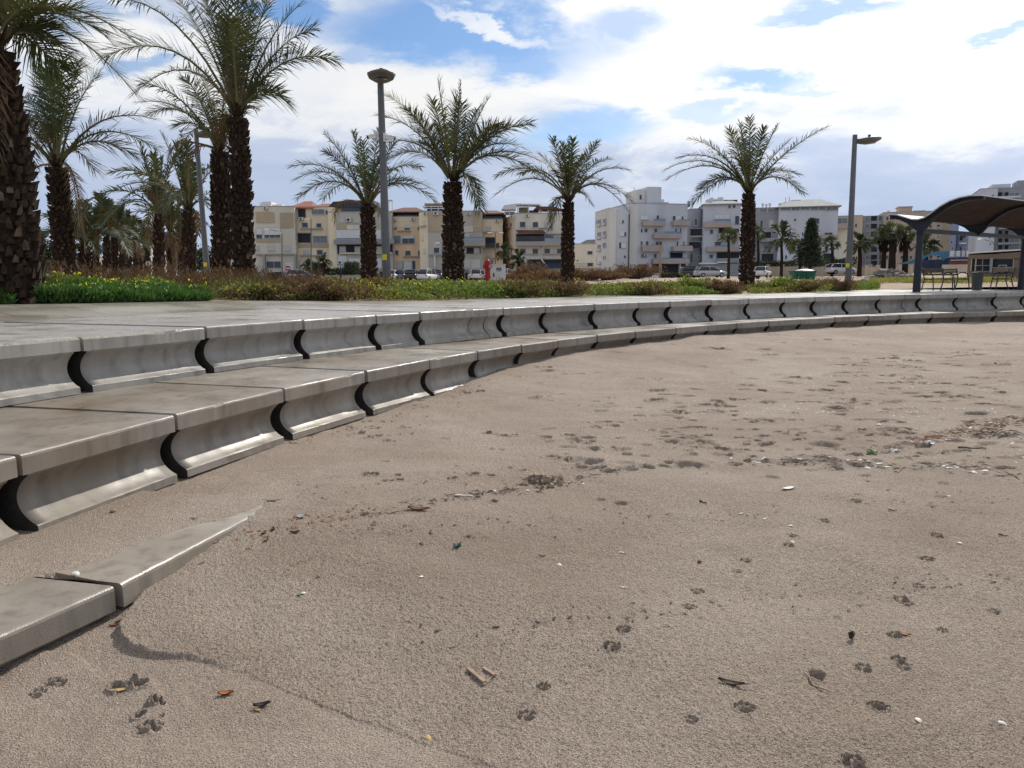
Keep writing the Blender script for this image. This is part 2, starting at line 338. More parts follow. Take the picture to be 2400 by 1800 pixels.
DENTS = []   # x, y, length, width, angle, depth, rim
PAW = [(0,-.012,.021,.017,1.)] + [(dx, dy, .0095, .0125, .9) for dx, dy in ((-.026,.010),(-.010,.026),(.010,.026),(.026,.010))]
def sandpt(px, py):
    z = -1.1
    for _ in range(6):
        p = atz(px, py, z); X_, Y_ = np.array([p[0]]), np.array([p[1]]); z = float(sand_base(X_, Y_)[0]); d_, s_, a_ = polysd(X_, Y_, TL)
        if s_[0] > 0 and a_[0] < 4.33 and d_[0] < 1.: z = max(z, -1.0)
    return p
def paw(px, py, sc_=1., ang=0., deep=1.):
    p = sandpt(px, py); c, s = math.cos(ang), math.sin(ang)
    for dx, dy, a, b, k in PAW:
        dx, dy = dx*sc_*1.15, dy*sc_*1.15
        DENTS.append((p[0]+c*dx-s*dy, p[1]+s*dx+c*dy, a*sc_*1.15, b*sc_*1.15, ang, .025*k*deep*sc_, .35))
    DENTS.append((p[0], p[1], .05*sc_, .05*sc_, ang, .004, .25))
r2 = random.Random(5)
for S, L in ((G5, [(1835,765),(1762,880),(1308,1140),(1205,1325)]),
             (G6, [(920,60),(715,155),(690,217),(355,385),(92,518),(38,620),(1655,155),(1592,310),(1540,483),(1425,570),(1455,600),(2025,648),(1690,768),(1378,800),(1405,960),(1440,1005),(1180,1015),(402,1275),(48,1345),(1270,1265),(1120,1630),(415,318)]),
             (G4, [(1195,1322),(1185,1287),(1130,1405),(1125,1455),(1675,1425),(1615,1485),(1695,1335)]),
             (F2, [(385,1115),(330,1105),(930,1410),(1010,1395),(235,1180)])):
    for q in L: paw(*fcrop(S, *q), r2.uniform(.72, 1.08), r2.uniform(-.6, .6), r2.uniform(.55, 1.1))
def dent(px, py, w, dep=.022, asp=.5, ang=None):
    p = sandpt(px, py); d = math.hypot(p[0], p[1]); L = w*d/FPX/2
    k = 1 if w < 22 else r2.choice((1, 1, 2, 2, 3))
    for i in range(k):     # a print is several scuffed hollows, some deep at the heel, some shallow
        f = 0 if k == 1 else (i/(k-1)-.5)*1.5; l = L*(.72 if k == 1 else r2.uniform(.32, .6))
        DENTS.append((p[0]+f*L+r2.uniform(-.2, .2)*L, p[1]+r2.uniform(-.5, .5)*min(L, .1), l, min(l*asp*1.2, .07)*r2.uniform(.7, 1.2)+.01, r2.uniform(-.4, .4), dep*2.0*r2.choice((.4, .7, 1., 1.3)), r2.uniform(.1, .3)))
sh3 = [(960,1015,100),(1080,1025,100),(850,740,120),(770,740,80),(1250,780,170),(1320,770,90),(1640,808,90),(1740,815,80),(2030,795,150),(440,975,100),(130,1005,80),(240,1030,130),(420,1015,100),(300,1060,80),(190,1280,90),(365,1285,70),(325,1315,110),(230,1338,60),(545,1325,40),(725,1300,60),(920,1275,130),(1350,1170,130),(1710,1100,100),(1835,1112,110),(1920,1215,110),(200,1530,130),(930,1440,150),(1740,1450,180),(2150,885,100),(135,937,50),(490,800,100),(650,745,60),(945,657,40),(815,700,40),(890,700,40),(1150,637,60),(1330,600,150),(1300,575,120),(1490,622,120),(1715,622,120),(2070,535,90),(1760,485,150),(2000,660,130),(2130,435,90)]
sh4 = [(230,465,170),(430,525,90),(130,580,90),(720,652,110),(1040,680,120),(470,730,150),(930,732,130),(210,832,180),(550,818,150),(970,850,150),(1230,820,120),(1370,805,90),(1340,870,110),(1020,893,90),(960,968,95),(640,1003,80),(725,885,60),(300,1110,170),(555,1095,150),(1080,1150,120),(1900,1040,90),(1790,1135,130),(560,1290,140),(40,1120,80),(1475,757,150),(1670,747,130),(1860,700,110),(1360,720,120),(2020,570,150),(1920,820,120),(2080,800,70),(640,380,110),(420,415,70),(250,395,80),(900,405,90),(650,425,80),(1120,615,110),(1140,640,80),(530,462,90),(560,500,110),(750,497,60),(1060,525,80),(1350,525,80),(1500,655,110),(1660,360,40),(1780,420,100),(1150,440,90)]
for x, y, w in sh3: dent(*fcrop(G3, x, y), w/2.765, .028 if y < 1100 else .022)
for x, y, w in sh4: dent(*fcrop(G4, x, y), w/2.765, .028)
_p = sandpt(*fcrop(G6, 870, 1058)); DENTS.append((_p[0], _p[1], .034, .036, 0., .04, .15))
for q, w, dp in [((800,1135),130,.035),((900,1120),110,.03),((1020,1230),80,.03),((900,1330),90,.025),((1040,1320),60,.02)]: dent(*fcrop(F2, *q), w/2.765, dp, .7)
for _ in range(420):
    u = r2.random(); px = r2.uniform(1300, 2420); py = 772+u**1.4*330
    if py < 1135-.24*px*.6: continue
    dent(px, py, r2.uniform(14, 60)*(py-650)/230, r2.uniform(.010, .026))
for _ in range(40): dent(r2.uniform(800, 1700), r2.uniform(850, 1120), r2.uniform(14, 40), r2.uniform(.008, .018))
_rv = np.random.default_rng(99)
def sand_full(x, y):
    z = sand_base(x, y); r = np.hypot(x, y)
    rough = np.where(r < 1e9, 1, 1)
    g = fbm(x*62, y*62, 2); g2 = vnoise(x*135+3, y*95)+.6*_rv.random(x.shape)-.3
    soft = np.ones(x.shape)
    nr = (x < -.2) & (y < 4.6)
    if nr.any():
        d, s, a = polysd(x[nr], y[nr], BANK); soft[nr] = np.where(s < 0, .55, 1.)
        d, s, a = polysd(x[nr], y[nr], TL); soft[nr] = np.where((s > 0), .7, soft[nr])
    amp = .0058*(1-sstep(4.5, 13, r)) + .0018
    calm = .5+.65*np.clip(fbm(x*.75+2, y*.95, 3)*1.3+.55, 0, 1); z = z + soft*calm*amp*(.45*g + 1.05*g2) + soft*.002*fbm(x*14, y*14, 2)
    for (cx, cy, a, b, an, dp, rim) in DENTS:
        dp *= 1.+.9*float(sstep(8, 14, math.hypot(cx, cy)))
        k = (np.abs(x-cx) < 2.2*max(a, b)) & (np.abs(y-cy) < 2.2*max(a, b))
        if not k.any(): continue
        dx, dy = x[k]-cx, y[k]-cy; c, s = math.cos(an), math.sin(an)
        u, v = (c*dx+s*dy)/a, (-s*dx+c*dy)/b; q = np.sqrt(u*u+v*v)
        q = q*(1+.35*vnoise(np.arctan2(v, u)*1.5+cx*31, q*1.3+cy*17))
        z[k] += -dp*(1-sstep(.5, 1.06, q)) + dp*rim*np.exp(-((q-1.25)/.22)**2)
    return z
azs = np.r_[np.linspace(-80, -37, 90, endpoint=False), np.linspace(-37, 37, 1080, endpoint=False), np.linspace(37, 88, 110)]*math.pi/180
rs = np.r_[np.geomspace(.25, 1.7, 40, endpoint=False), np.geomspace(1.7, 6, 760, endpoint=False), np.geomspace(6, 24, 520, endpoint=False), np.geomspace(24, 60, 90)]
RR, AA = np.meshgrid(rs, azs, indexing='ij')
X = (RR*np.sin(AA)).ravel(); Y = (RR*np.cos(AA)).ravel()
Z = sand_full(X, Y)
def sand_material():
    m = pm('beach_sand', (.225,.18,.144), (.59,.487,.397), 150, .85, 1.0, 150, c3=(.31,.25,.20), s3=.5, detail=3, spec=.25, dist=.02, lo=.32, hi=.68)
    nt = m.node_tree; b = nt.nodes['Principled BSDF']
    tc = nt.nodes.new('ShaderNodeTexCoord')
    src = b.inputs['Base Color'].links[0].from_socket
    n = nt.nodes.new('ShaderNodeTexNoise'); n.inputs['Scale'].default_value = .42; n.inputs['Distortion'].default_value = .5; n.inputs['Detail'].default_value = 6; n.inputs['Roughness'].default_value = .65
    nt.links.new(tc.outputs['Object'], n.inputs['Vector'])
    mr = nt.nodes.new('ShaderNodeMapRange'); mr.inputs[1].default_value = .38; mr.inputs[2].default_value = .7
    nt.links.new(n.outputs['Fac'], mr.inputs[0])
    mx = nt.nodes.new('ShaderNodeMix'); mx.data_type = 'RGBA'; mx.blend_type = 'MULTIPLY'
    nt.links.new(mr.outputs[0], mx.inputs[0]); nt.links.new(src, mx.inputs[6]); mx.inputs[7].default_value = (.73, .675, .64, 1)
    nt.links.new(mx.outputs[2], b.inputs['Base Color'])
    return m
o = grid_mesh('sand', np.c_[X, Y, Z], len(rs), len(azs), sand_material()); tag(o, kind='structure')

# ================================================================== TIERS OF CONCRETE BLOCKS
def curve_of(P):
    s = np.r_[0, np.cumsum(np.linalg.norm(np.diff(P, axis=0), axis=1))]
    return s
def cat(P, s, q):
    p = np.array([np.interp(q, s, P[:, 0]), np.interp(q, s, P[:, 1])])
    e = .6; a = np.array([np.interp(q-e, s, P[:, 0]), np.interp(q-e, s, P[:, 1])]); b = np.array([np.interp(q+e, s, P[:, 0]), np.interp(q+e, s, P[:, 1])])
    t = (b-a)/np.linalg.norm(b-a); return p, t
def resample(P, n=200):
    s = curve_of(P)
    # Catmull-Rom through the points
    out = []
    Q = np.vstack([2*P[0]-P[1], P, 2*P[-1]-P[-2]])
    for i in range(1, len(Q)-2):
        for t in np.linspace(0, 1, 8, endpoint=False):
            a, b, c, d = Q[i-1], Q[i], Q[i+1], Q[i+2]
            out.append(.5*((2*b)+(-a+c)*t+(2*a-5*b+4*c-d)*t*t+(-a+3*b-3*c+d)*t**3))
    out.append(P[-1]); out = np.array(out)
    k = np.ones(9)/9
    for j in (0, 1):
        pad = np.r_[np.full(4, out[0, j])+np.arange(-4, 0)*(out[1, j]-out[0, j]), out[:, j], np.full(4, out[-1, j])+np.arange(1, 5)*(out[-1, j]-out[-2, j])]
        out[:, j] = np.convolve(pad, k, 'valid')
    return out
UC, LC = resample(US), resample(LS)
us, ls = curve_of(UC), curve_of(LC)
def proj_arc(P, s, q):
    d, sd, a = polysd(np.array([q[0]]), np.array([q[1]]), P); return float(a[0])
def block(name, A, B, ztop, depth_a, depth_b, na, nb, mats, g0, g1, seed, chips=(), lipd=0.0):
    """One precast block between plan points A and B: overhanging lip, hollowed face, foot."""
    rg = np.random.default_rng(seed); mb = MB()
    A, B = np.asarray(A), np.asarray(B); t = (B-A)/np.linalg.norm(B-A); L = np.linalg.norm(B-A)
    jit_ = rg.normal(0, .006, 2); ztop = ztop+float(rg.normal(0, .0035)); A = A+np.array([t[1], -t[0]])*jit_[0]; B = B+np.array([t[1], -t[0]])*jit_[1]
    nrm = np.array([t[1], -t[0]])           # outward = to the right of the direction of travel (sand side)
    near = min(np.linalg.norm(A), np.linalg.norm(B)); nseg = 40 if near < 8 else (16 if near < 13 else 6)
    ss = np.linspace(g0, L-g1, nseg+1)
    lh = .125
    # slab (lip): loops of profile points (outward, z), back edge wedge-shaped so that slabs fan out
    prof = [(0, -lh), (.0, -.022), (-.004, -.010), (-.012, -.003), (-.03, 0)]
    amp = .0016 if near < 13 else .0008
    V = []; rows = len(prof)+3
    for s in ss:
        fr = s/L; base = A+t*s; dep = depth_a*(1-fr)+depth_b*fr; bn = na*(1-fr)+nb*fr; bn = bn/np.linalg.norm(bn)
        for k, (o_, z_) in enumerate(prof):
            j = amp*vnoise(np.array([s*14+seed*7.]), np.array([k*.4+seed]))[0]*2
            j2 = amp*vnoise(np.array([s*19+seed*3.]), np.array([k*.4+seed+9]))[0]*2
            ex = 0; ez = 0
            for (cs, cw, cd) in chips:
                w = math.exp(-((s-cs)/cw)**4)*cd*(.7+1.2*abs(vnoise(np.array([s*40.]), np.array([k*1.3+seed]))[0]))
                if k >= 1: ex -= w*[0, .4, .8, 1, .5][k]; ez -= w*[0, .25, .7, 1., .35][k]
            p = base+nrm*(o_+(j if k < 4 else 0)+ex); V.append((p[0], p[1], ztop+z_+(j2 if 0 < k < 4 else 0)+ez))
        mid = base+nrm*(-.03)*.8+(-nrm)*.12; V.append((mid[0], mid[1], ztop))
        bk = base+bn*dep; V.append((bk[0], bk[1], ztop)); V.append((bk[0], bk[1], ztop-lh))
    f = []; n = len(ss)
    for i in range(n-1):
        for k in range(rows):
            a = i*rows+k; b = i*rows+(k+1) % rows; f.append((a, a+rows, b+rows, b))
    f.append(tuple(range(rows))); f.append(tuple((n-1)*rows+k for k in range(rows))[::-1])
    mm = [0]*len(f)
    if chips:
        for i in range(n-1):
            s = (ss[i]+ss[i+1])/2
            if any(abs(s-c[0]) < c[1]*1.05 for c in chips):
                for k in (1, 2, 3): mm[i*rows+k] = 2
    mb.add(V, f, mm)
    # body with hollow, shorter than the slab so the joints open into pockets, end faces painted dark as shade
    e0, e1 = (rg.uniform(.035, .058) if g0 > .01 else .006), (rg.uniform(.035, .058) if g1 > .01 else .006)
    prof = [(-.012, -.118), (-.022, -.14), (-.045, -.157), (-.066, -.178), (-.086, -.202), (-.101, -.228), (-.111, -.256), (-.115, -.284), (-.112, -.312), (-.102, -.34), (-.086, -.366), (-.064, -.39), (-.038, -.411), (-.01, -.428), (.012, -.438), (.022, -.444), (.025, -.5), (-.5, -.5), (-.5, -.118)]
    bs = np.linspace(g0+e0, L-g1-e1, (12 if near < 13 else 4)+1); V = []; rows = len(prof)
    for s in bs:
        for k, (o_, z_) in enumerate(prof):
            j = (.003 if near < 13 else 0)*vnoise(np.array([s*17.+seed]), np.array([k*1.9]))[0]*2 if k in (14, 15, 16) else 0
            p = A+t*s+nrm*(o_+j+lipd); V.append((p[0], p[1], ztop+z_+j*.6))
    f = []; n = len(bs)
    for i in range(n-1):
        for k in range(rows):
            a = i*rows+k; b = i*rows+(k+1) % rows; f.append((a, a+rows, b+rows, b))
    mm = [0]*len(f)
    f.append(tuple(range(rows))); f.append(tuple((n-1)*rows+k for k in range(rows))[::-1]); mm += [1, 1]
    mb.add(V, f, mm)
    # origin at the middle of the foot
    c = (A+B)/2
    v = np.vstack(mb.v)-np.array([c[0], c[1], ztop-.5]); mb.v = [v]
    ob = mb.build(name, mats); ob.location = (c[0], c[1], ztop-.5)
    nsl = (len(ss)-1)*8+2; fl = [False]*len(mb.f)
    for i in range(len(bs)-1):
        for k in range(1, 14): fl[nsl+i*rows+k] = True
    ob.data.polygons.foreach_set('use_smooth', fl)
    return ob
cU = [fcrop(F1, *q) for q in [(480,345),(1190,288),(1705,245),(2100,216)]]+[fcrop(G3, *q) for q in [(515,228),(815,208),(955,205),(1100,200),(1380,187),(1640,172),(1875,160),(2100,153)]]+[fcrop(G4, *q) for q in [(100,148),(205,145),(425,137),(640,130),(845,125),(1050,120),(1255,115),(1455,112),(1555,110),(1785,105),(2010,100),(2210,97)]]
jU = [proj_arc(UC, us, atz(*q, 0.0)) for q in cU]
for i in range(1, len(jU)): jU[i] = max(jU[i], jU[i-1]+.4)
cL = [fcrop(F1, *q) for q in [(55,1015),(1060,788),(1660,640),(2105,540)]]+[fcrop(G3, *q) for q in [(545,530),(875,478),(1160,435),(1425,405),(1665,375),(1900,350),(2125,325)]]+[fcrop(G4, *q) for q in [(135,308),(350,295),(570,282),(780,270),(990,258),(1195,248),(1400,240),(1610,233),(1820,227),(2040,222)]]
jL = [proj_arc(LC, ls, atz(*q, -.5)) for q in cL]
jU = [jU[0]-1.42*k for k in (4, 3, 2, 1)]+jU; jL = [jL[0]-1.4*k for k in (2, 1)]+jL
while jU[-1]+1.4 < us[-1]-.3: jU.append(jU[-1]+1.4)
while jL[-1]+1.4 < ls[-1]-.3: jL.append(jL[-1]+1.4)
ORD = ['first','second','third','fourth','fifth','sixth','seventh','eighth','ninth','tenth','eleventh','twelfth','thirteenth','fourteenth','fifteenth','sixteenth','seventeenth','eighteenth','nineteenth','twentieth','twenty-first','twenty-second','twenty-third','twenty-fourth','twenty-fifth','twenty-sixth','twenty-seventh','twenty-eighth','twenty-ninth','thirtieth','thirty-first','thirty-second']
BLK = [M['concrete'], M['joint_shade'], M['chip']]; BLKS = [M['concrete_sandy'], M['joint_shade'], M['chip']]
nrm = lambda t: np.array([t[1], -t[0]])
SLAB = 3.3
tight = {10, 11, 16, 24}    # joints with almost no gap (half-length blocks)
def gp(i, js): return .004 if i in tight else .021
for i in range(len(jU)-1):
    A, ta = cat(UC, us, jU[i]); B, tb = cat(UC, us, jU[i+1])
    g0 = .004 if (i in (9, 10, 16, 23)) else .02; g1 = .004 if (i+1 in (9, 10, 16, 23)) else .02
    chips = ()
    k = i-4   # block whose left joint is the k-th measured one
    if k == 0: chips = ((.95, .16, .03), (.35, .5, .008))
    if k == -1: chips = ((.9, .5, .012),)
    lab = f"upper tier concrete seating block, {ORD[max(k+1,0)]} from the photo's left edge"
    if k == 0: lab = "upper tier concrete block with a broken chip in its top edge"
    if k == -1: lab = "leftmost upper tier concrete block with a crumbled worn edge"
    if k in (2, 4): chips = ((.4+.2*k, .06, .013),)
    if k < -1: lab = None
    half = (jU[i+1]-jU[i]) < .8
    if half: lab = f"half length concrete block in the upper tier, {ORD[max(k+1,0)]} from the left edge"
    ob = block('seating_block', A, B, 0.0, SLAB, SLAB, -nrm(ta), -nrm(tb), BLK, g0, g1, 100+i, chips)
    tag(ob, lab or "upper tier concrete seating block beyond the left end of the photo", 'concrete block', 'concrete blocks of the upper tier')
for i in range(len(jL)-1):
    A, ta = cat(LC, ls, jL[i]); B, tb = cat(LC, ls, jL[i+1]); k = i-2
    lab = f"lower tier concrete seating block, {ORD[max(k+1,0)]} from the left edge, brown sand stain on top"
    if k == 0: lab = "nearest whole lower tier concrete block with a deep dark joint at its left end"
    if k == -1: lab = "lower tier concrete block cut off by the photo's left edge"
    if k < -1: lab = "lower tier concrete seating block beyond the left end of the photo"
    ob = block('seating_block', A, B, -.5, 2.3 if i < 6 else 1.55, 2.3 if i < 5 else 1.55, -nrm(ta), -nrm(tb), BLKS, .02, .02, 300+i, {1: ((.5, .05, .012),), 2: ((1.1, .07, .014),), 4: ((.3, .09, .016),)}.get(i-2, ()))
    tag(ob, lab, 'concrete block', 'concrete blocks of the lower tier')
d1 = (T0-T1)/np.linalg.norm(T0-T1); d2 = (T2-T0)/np.linalg.norm(T2-T0)
T00 = T1-1.45*d1
for (A, B, lab, sd, tt) in ((T00, T1, "bottom tier concrete block beyond the lower left corner of the photo", 503, d1), (T1, T0, "bottom tier concrete block in the lower left corner, bare grey front above wet sand", 501, d1), (T0, T2, "bottom tier concrete block half buried in sand, its lip sinking into the beach", 502, d2)):
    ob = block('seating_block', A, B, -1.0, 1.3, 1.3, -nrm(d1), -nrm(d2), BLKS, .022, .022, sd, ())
    tag(ob, lab, 'concrete block', 'concrete blocks of the bottom tier')

# ================================================================== PLAZA, PLANTER, LOT
EDGE = [(-1500,11.0,.14),(-700,11.3,.14),(0,12.5,.14),(300,13.9,.12),(560,16.2,.09),(800,17.6,.03),(1000,18.4,.0),(1360,22,.01),(1700,24,.0),(2000,29.5,.0),(2150,36,.0),(2400,41,.0),(2900,45,.0),(3600,48,.0)]
EP = np.array([[(px-1200)/FPX*D*1.0, D, z] for px, D, z in EDGE])
EPc = resample(EP[:, :2]); _es = curve_of(EP[:, :2]); _ec = curve_of(EPc)
EPz = np.interp(_ec/_ec[-1]*_es[-1], _es, EP[:, 2])
# paving: ruled between the back of the slabs and the planter edge
n = 260
q = np.linspace(0, us[-1], n); inner = []; 
for s in q:
    p, t = cat(UC, us, s); inner.append(p-nrm(t)*(SLAB-.02))
inner = np.array(inner)
def outer_for(p):   # nearest planter-edge point, kept monotonic by blending with the arc fraction
    d = np.hypot(EPc[:, 0]-p[0], EPc[:, 1]-p[1]); return int(np.argmin(d))
oi = np.array([outer_for(p) for p in inner]); oi = np.maximum.accumulate(oi)
k = np.ones(25)/25; oi = np.convolve(np.r_[np.full(12, oi[0]), oi, np.full(12, oi[-1])], k, 'valid')
ox = np.interp(oi, np.arange(len(EPc)), EPc[:, 0]); oy = np.interp(oi, np.arange(len(EPc)), EPc[:, 1]); oz = np.interp(oi, np.arange(len(EPc)), EPz)
rows = 24; V = []
for t in np.linspace(0, 1, rows):
    x = inner[:, 0]*(1-t)+ox*t; y = inner[:, 1]*(1-t)+oy*t; z = -.006+oz*sstep(0, 1, t)**1.2+.006*t
    V.append(np.c_[x, y, z+.004*fbm(x*.7, y*.7, 2)])
V = np.vstack(V)
def paving_material():
    m = pm('plaza_paving', (.31,.287,.25), (.39,.365,.32), 1.1, .4, .12, 30, c3=(.21,.165,.115), s3=.7, spec=.5, dist=.004)
    nt = m.node_tree; b = nt.nodes['Principled BSDF']; src = b.inputs['Base Color'].links[0].from_socket
    tc = nt.nodes.new('ShaderNodeTexCoord'); br = nt.nodes.new('ShaderNodeTexBrick')
    mp = nt.nodes.new('ShaderNodeMapping'); mp.inputs['Rotation'].default_value = (0, 0, R(-52))
    br.inputs['Scale'].default_value = 1.; br.inputs['Brick Width'].default_value = 1.2; br.inputs['Row Height'].default_value = 1.2
    br.inputs['Mortar Size'].default_value = .012; br.inputs['Color1'].default_value = (1,1,1,1); br.inputs['Color2'].default_value = (.9,.9,.9,1); br.inputs['Mortar'].default_value = (.35,.32,.3,1)
    nt.links.new(tc.outputs['Object'], mp.inputs[0]); nt.links.new(mp.outputs[0], br.inputs['Vector'])
    mx = nt.nodes.new('ShaderNodeMix'); mx.data_type = 'RGBA'; mx.blend_type = 'MULTIPLY'; mx.inputs[0].default_value = 1
    nt.links.new(src, mx.inputs[6]); nt.links.new(br.outputs['Color'], mx.inputs[7]); nt.links.new(mx.outputs[2], b.inputs['Base Color'])
    # wet film in patches: smoother where damp
    n = nt.nodes.new('ShaderNodeTexNoise'); n.inputs['Scale'].default_value = .7; n.inputs['Detail'].default_value = 5
    nt.links.new(tc.outputs['Object'], n.inputs['Vector'])
    mr = nt.nodes.new('ShaderNodeMapRange'); mr.inputs[1].default_value = .42; mr.inputs[2].default_value = .6; mr.inputs[3].default_value = .22; mr.inputs[4].default_value = .42
    nt.links.new(n.outputs['Fac'], mr.inputs[0]); nt.links.new(mr.outputs[0], b.inputs['Roughness'])
    return m
o = grid_mesh('plaza_paving', V, rows, n, paving_material()); tag(o, kind='structure')
def edge_q(x, y):
    d, s, a = polysd(x, y, EPc); return d*s, np.interp(a, _ec, EPz)
def ground(x, y):
    x = np.atleast_1d(np.asarray(x, float)); y = np.atleast_1d(np.asarray(y, float))
    qd, ez = edge_q(x, y)
    ang = np.arctan2(x, np.maximum(y, .1))
    z = ez + .13*sstep(0, 3, qd) + .10*fbm(x*.35, y*.35, 3)*sstep(.5, 4, qd)*(1-.5*sstep(30, 60, qd))
    z = z + .30*sstep(12, 75, qd) + (1.3*sstep(.05, .25, ang)+.15)*sstep(80, 190, qd)
    mound = np.exp(-((ang-.17)/.13)**2)*np.exp(-((qd-45)/16)**2)*.30
    return np.where(qd < 0, ez-.05, z+mound)
def gz(x, y): return float(ground(x, y)[0])
azs2 = np.linspace(-85, 85, 520)*math.pi/180
qs = np.r_[-.03, np.geomspace(.12, 60, 90), np.geomspace(65, 2500, 60)]
# rows follow the planter edge outward
eb = []
for a in azs2:
    # ray from camera plan position to planter edge
    d = np.array([math.sin(a), math.cos(a)]); best = 60.
    for p, r_ in zip(EPc[:-1], EPc[1:]):
        e = r_-p; den = d[0]*(-e[1])+e[0]*d[1]
        if abs(den) < 1e-9: continue
        t = (p[0]*(-e[1])+e[0]*p[1])/den; u = (d[0]*p[1]-d[1]*p[0])/den
        if t > 0 and -1e-6 <= u <= 1+1e-6: best = t; break
    else:
        best = 11.2/max(d[1], .2) if a < 0 else 50.
    eb.append(best)
eb = np.array(eb)
XX = (eb[None, :]+qs[:, None])*np.sin(azs2)[None, :]; YY = (eb[None, :]+qs[:, None])*np.cos(azs2)[None, :]
ZZ = ground(XX.ravel(), YY.ravel())
ZZ[:520] = ZZ[520:1040]-.01
o = grid_mesh('ground', np.c_[XX.ravel(), YY.ravel(), ZZ], len(qs), 520, M['lot']); tag(o, kind='structure')
# big base sheet to the horizon below everything
mb = MB(); mb.add([(-3000,-3000,-1.6),(3000,-3000,-1.6),(3000,3000,-1.6),(-3000,3000,-1.6)], [(0,1,2,3)])
o = mb.build('terrain', M['lot']); tag(o, kind='structure')
# ================================================================== PALMS
def nrmz(v): return v/(np.linalg.norm(v)+1e-9)
def bez(P0, P1, P2, t): t = t[:, None]; return (1-t)**2*P0+2*t*(1-t)*P1+t*t*P2
def frond(mb, P0, P1, P2, rg, nl=44, Lm=.5, w=.036, m=0, mr=1, start=.20, lift=.45, sag=.27):
    ln = np.linalg.norm(P2-P1)+np.linalg.norm(P1-P0)
    nl = int(nl*1.1); t = np.linspace(start, 1., nl)
    C = bez(P0, P1, P2, t); T = np.gradient(C, axis=0); T /= np.linalg.norm(T, axis=1)[:, None]
    sd = nrmz(np.cross(P2-P0, [0, 0, 1.])) if np.linalg.norm(np.cross(P2-P0, [0, 0, 1.])) > .08*ln else nrmz(np.array([rg.normal(), rg.normal(), 0]))
    tw = rg.uniform(-.5, .5)
    S0 = np.cross(T, np.tile(np.cross(sd, T[0]), (nl, 1))); S0 = np.tile(sd, (nl, 1))
    S0 = S0-(S0*T).sum(1)[:, None]*T; S0 /= np.linalg.norm(S0, axis=1)[:, None]
    N0 = np.cross(S0, T); N0 *= np.where(N0[:, 2:3].mean() < 0, -1, 1)
    S = S0*math.cos(tw)+N0*math.sin(tw); N = -S0*math.sin(tw)+N0*math.cos(tw)
    u = (t-start)/(1-start)
    prof = np.interp(u, [0, .08, .3, .6, .85, 1], [.22, .62, 1, 1.0, .85, .55])*Lm*1.34
    A = np.interp(u, [0, .5, 1], [R(30), R(38), R(58)])
    vs = []; fs = []; k = 0
    for sgn in (-1, 1):
        jit = rg.normal(0, .13, nl); jl = rg.uniform(.82, 1.1, nl); lf = lift*.8+rg.normal(0, .25, nl)
        a = A+jit
        dirv = T*np.sin(a)[:, None]+(sgn*S+N*lf[:, None])*np.cos(a)[:, None]/np.sqrt(1+lf**2)[:, None]
        L = prof*jl
        mid = C+dirv*(L*.5)[:, None]; tip = C+dirv*L[:, None]; tip[:, 2] -= sag*L*rg.uniform(.3, 1.3, nl); mid[:, 2] -= sag*L*.2
        # blade width vector: along the rachis mostly, folded
        W = np.cross(dirv, N); W /= np.linalg.norm(W, axis=1)[:, None]+1e-9
        ww = (w*.78*rg.uniform(.8, 1.2, nl))[:, None]
        b1, b2 = C-W*ww*.35, C+W*ww*.35; m1, m2 = mid-W*ww*.5, mid+W*ww*.5
        vs.append(np.stack([b1, b2, m2, m1, tip], 1).reshape(-1, 3))
        i = np.arange(nl)*5+k; k += nl*5
        fs.append(np.stack([i, i+1, i+2, i+3], 1)); mb_t = np.stack([i+3, i+2, i+4], 1); fs.append(mb_t)
    base = mb.n; vv = np.vstack(vs)
    mb.v.append(vv); mb.n += len(vv)
    for f in fs: mb.f += (f+base).tolist(); mb.m += [m]*len(f)
    tt = np.linspace(0, 1, 9); rr = np.interp(tt, [0, .15, 1], [.05, .032, .006])*min(1.2, ln/2.6)
    mb.tube(bez(P0, P1, P2, tt), rr, 4, mr, cap=False)
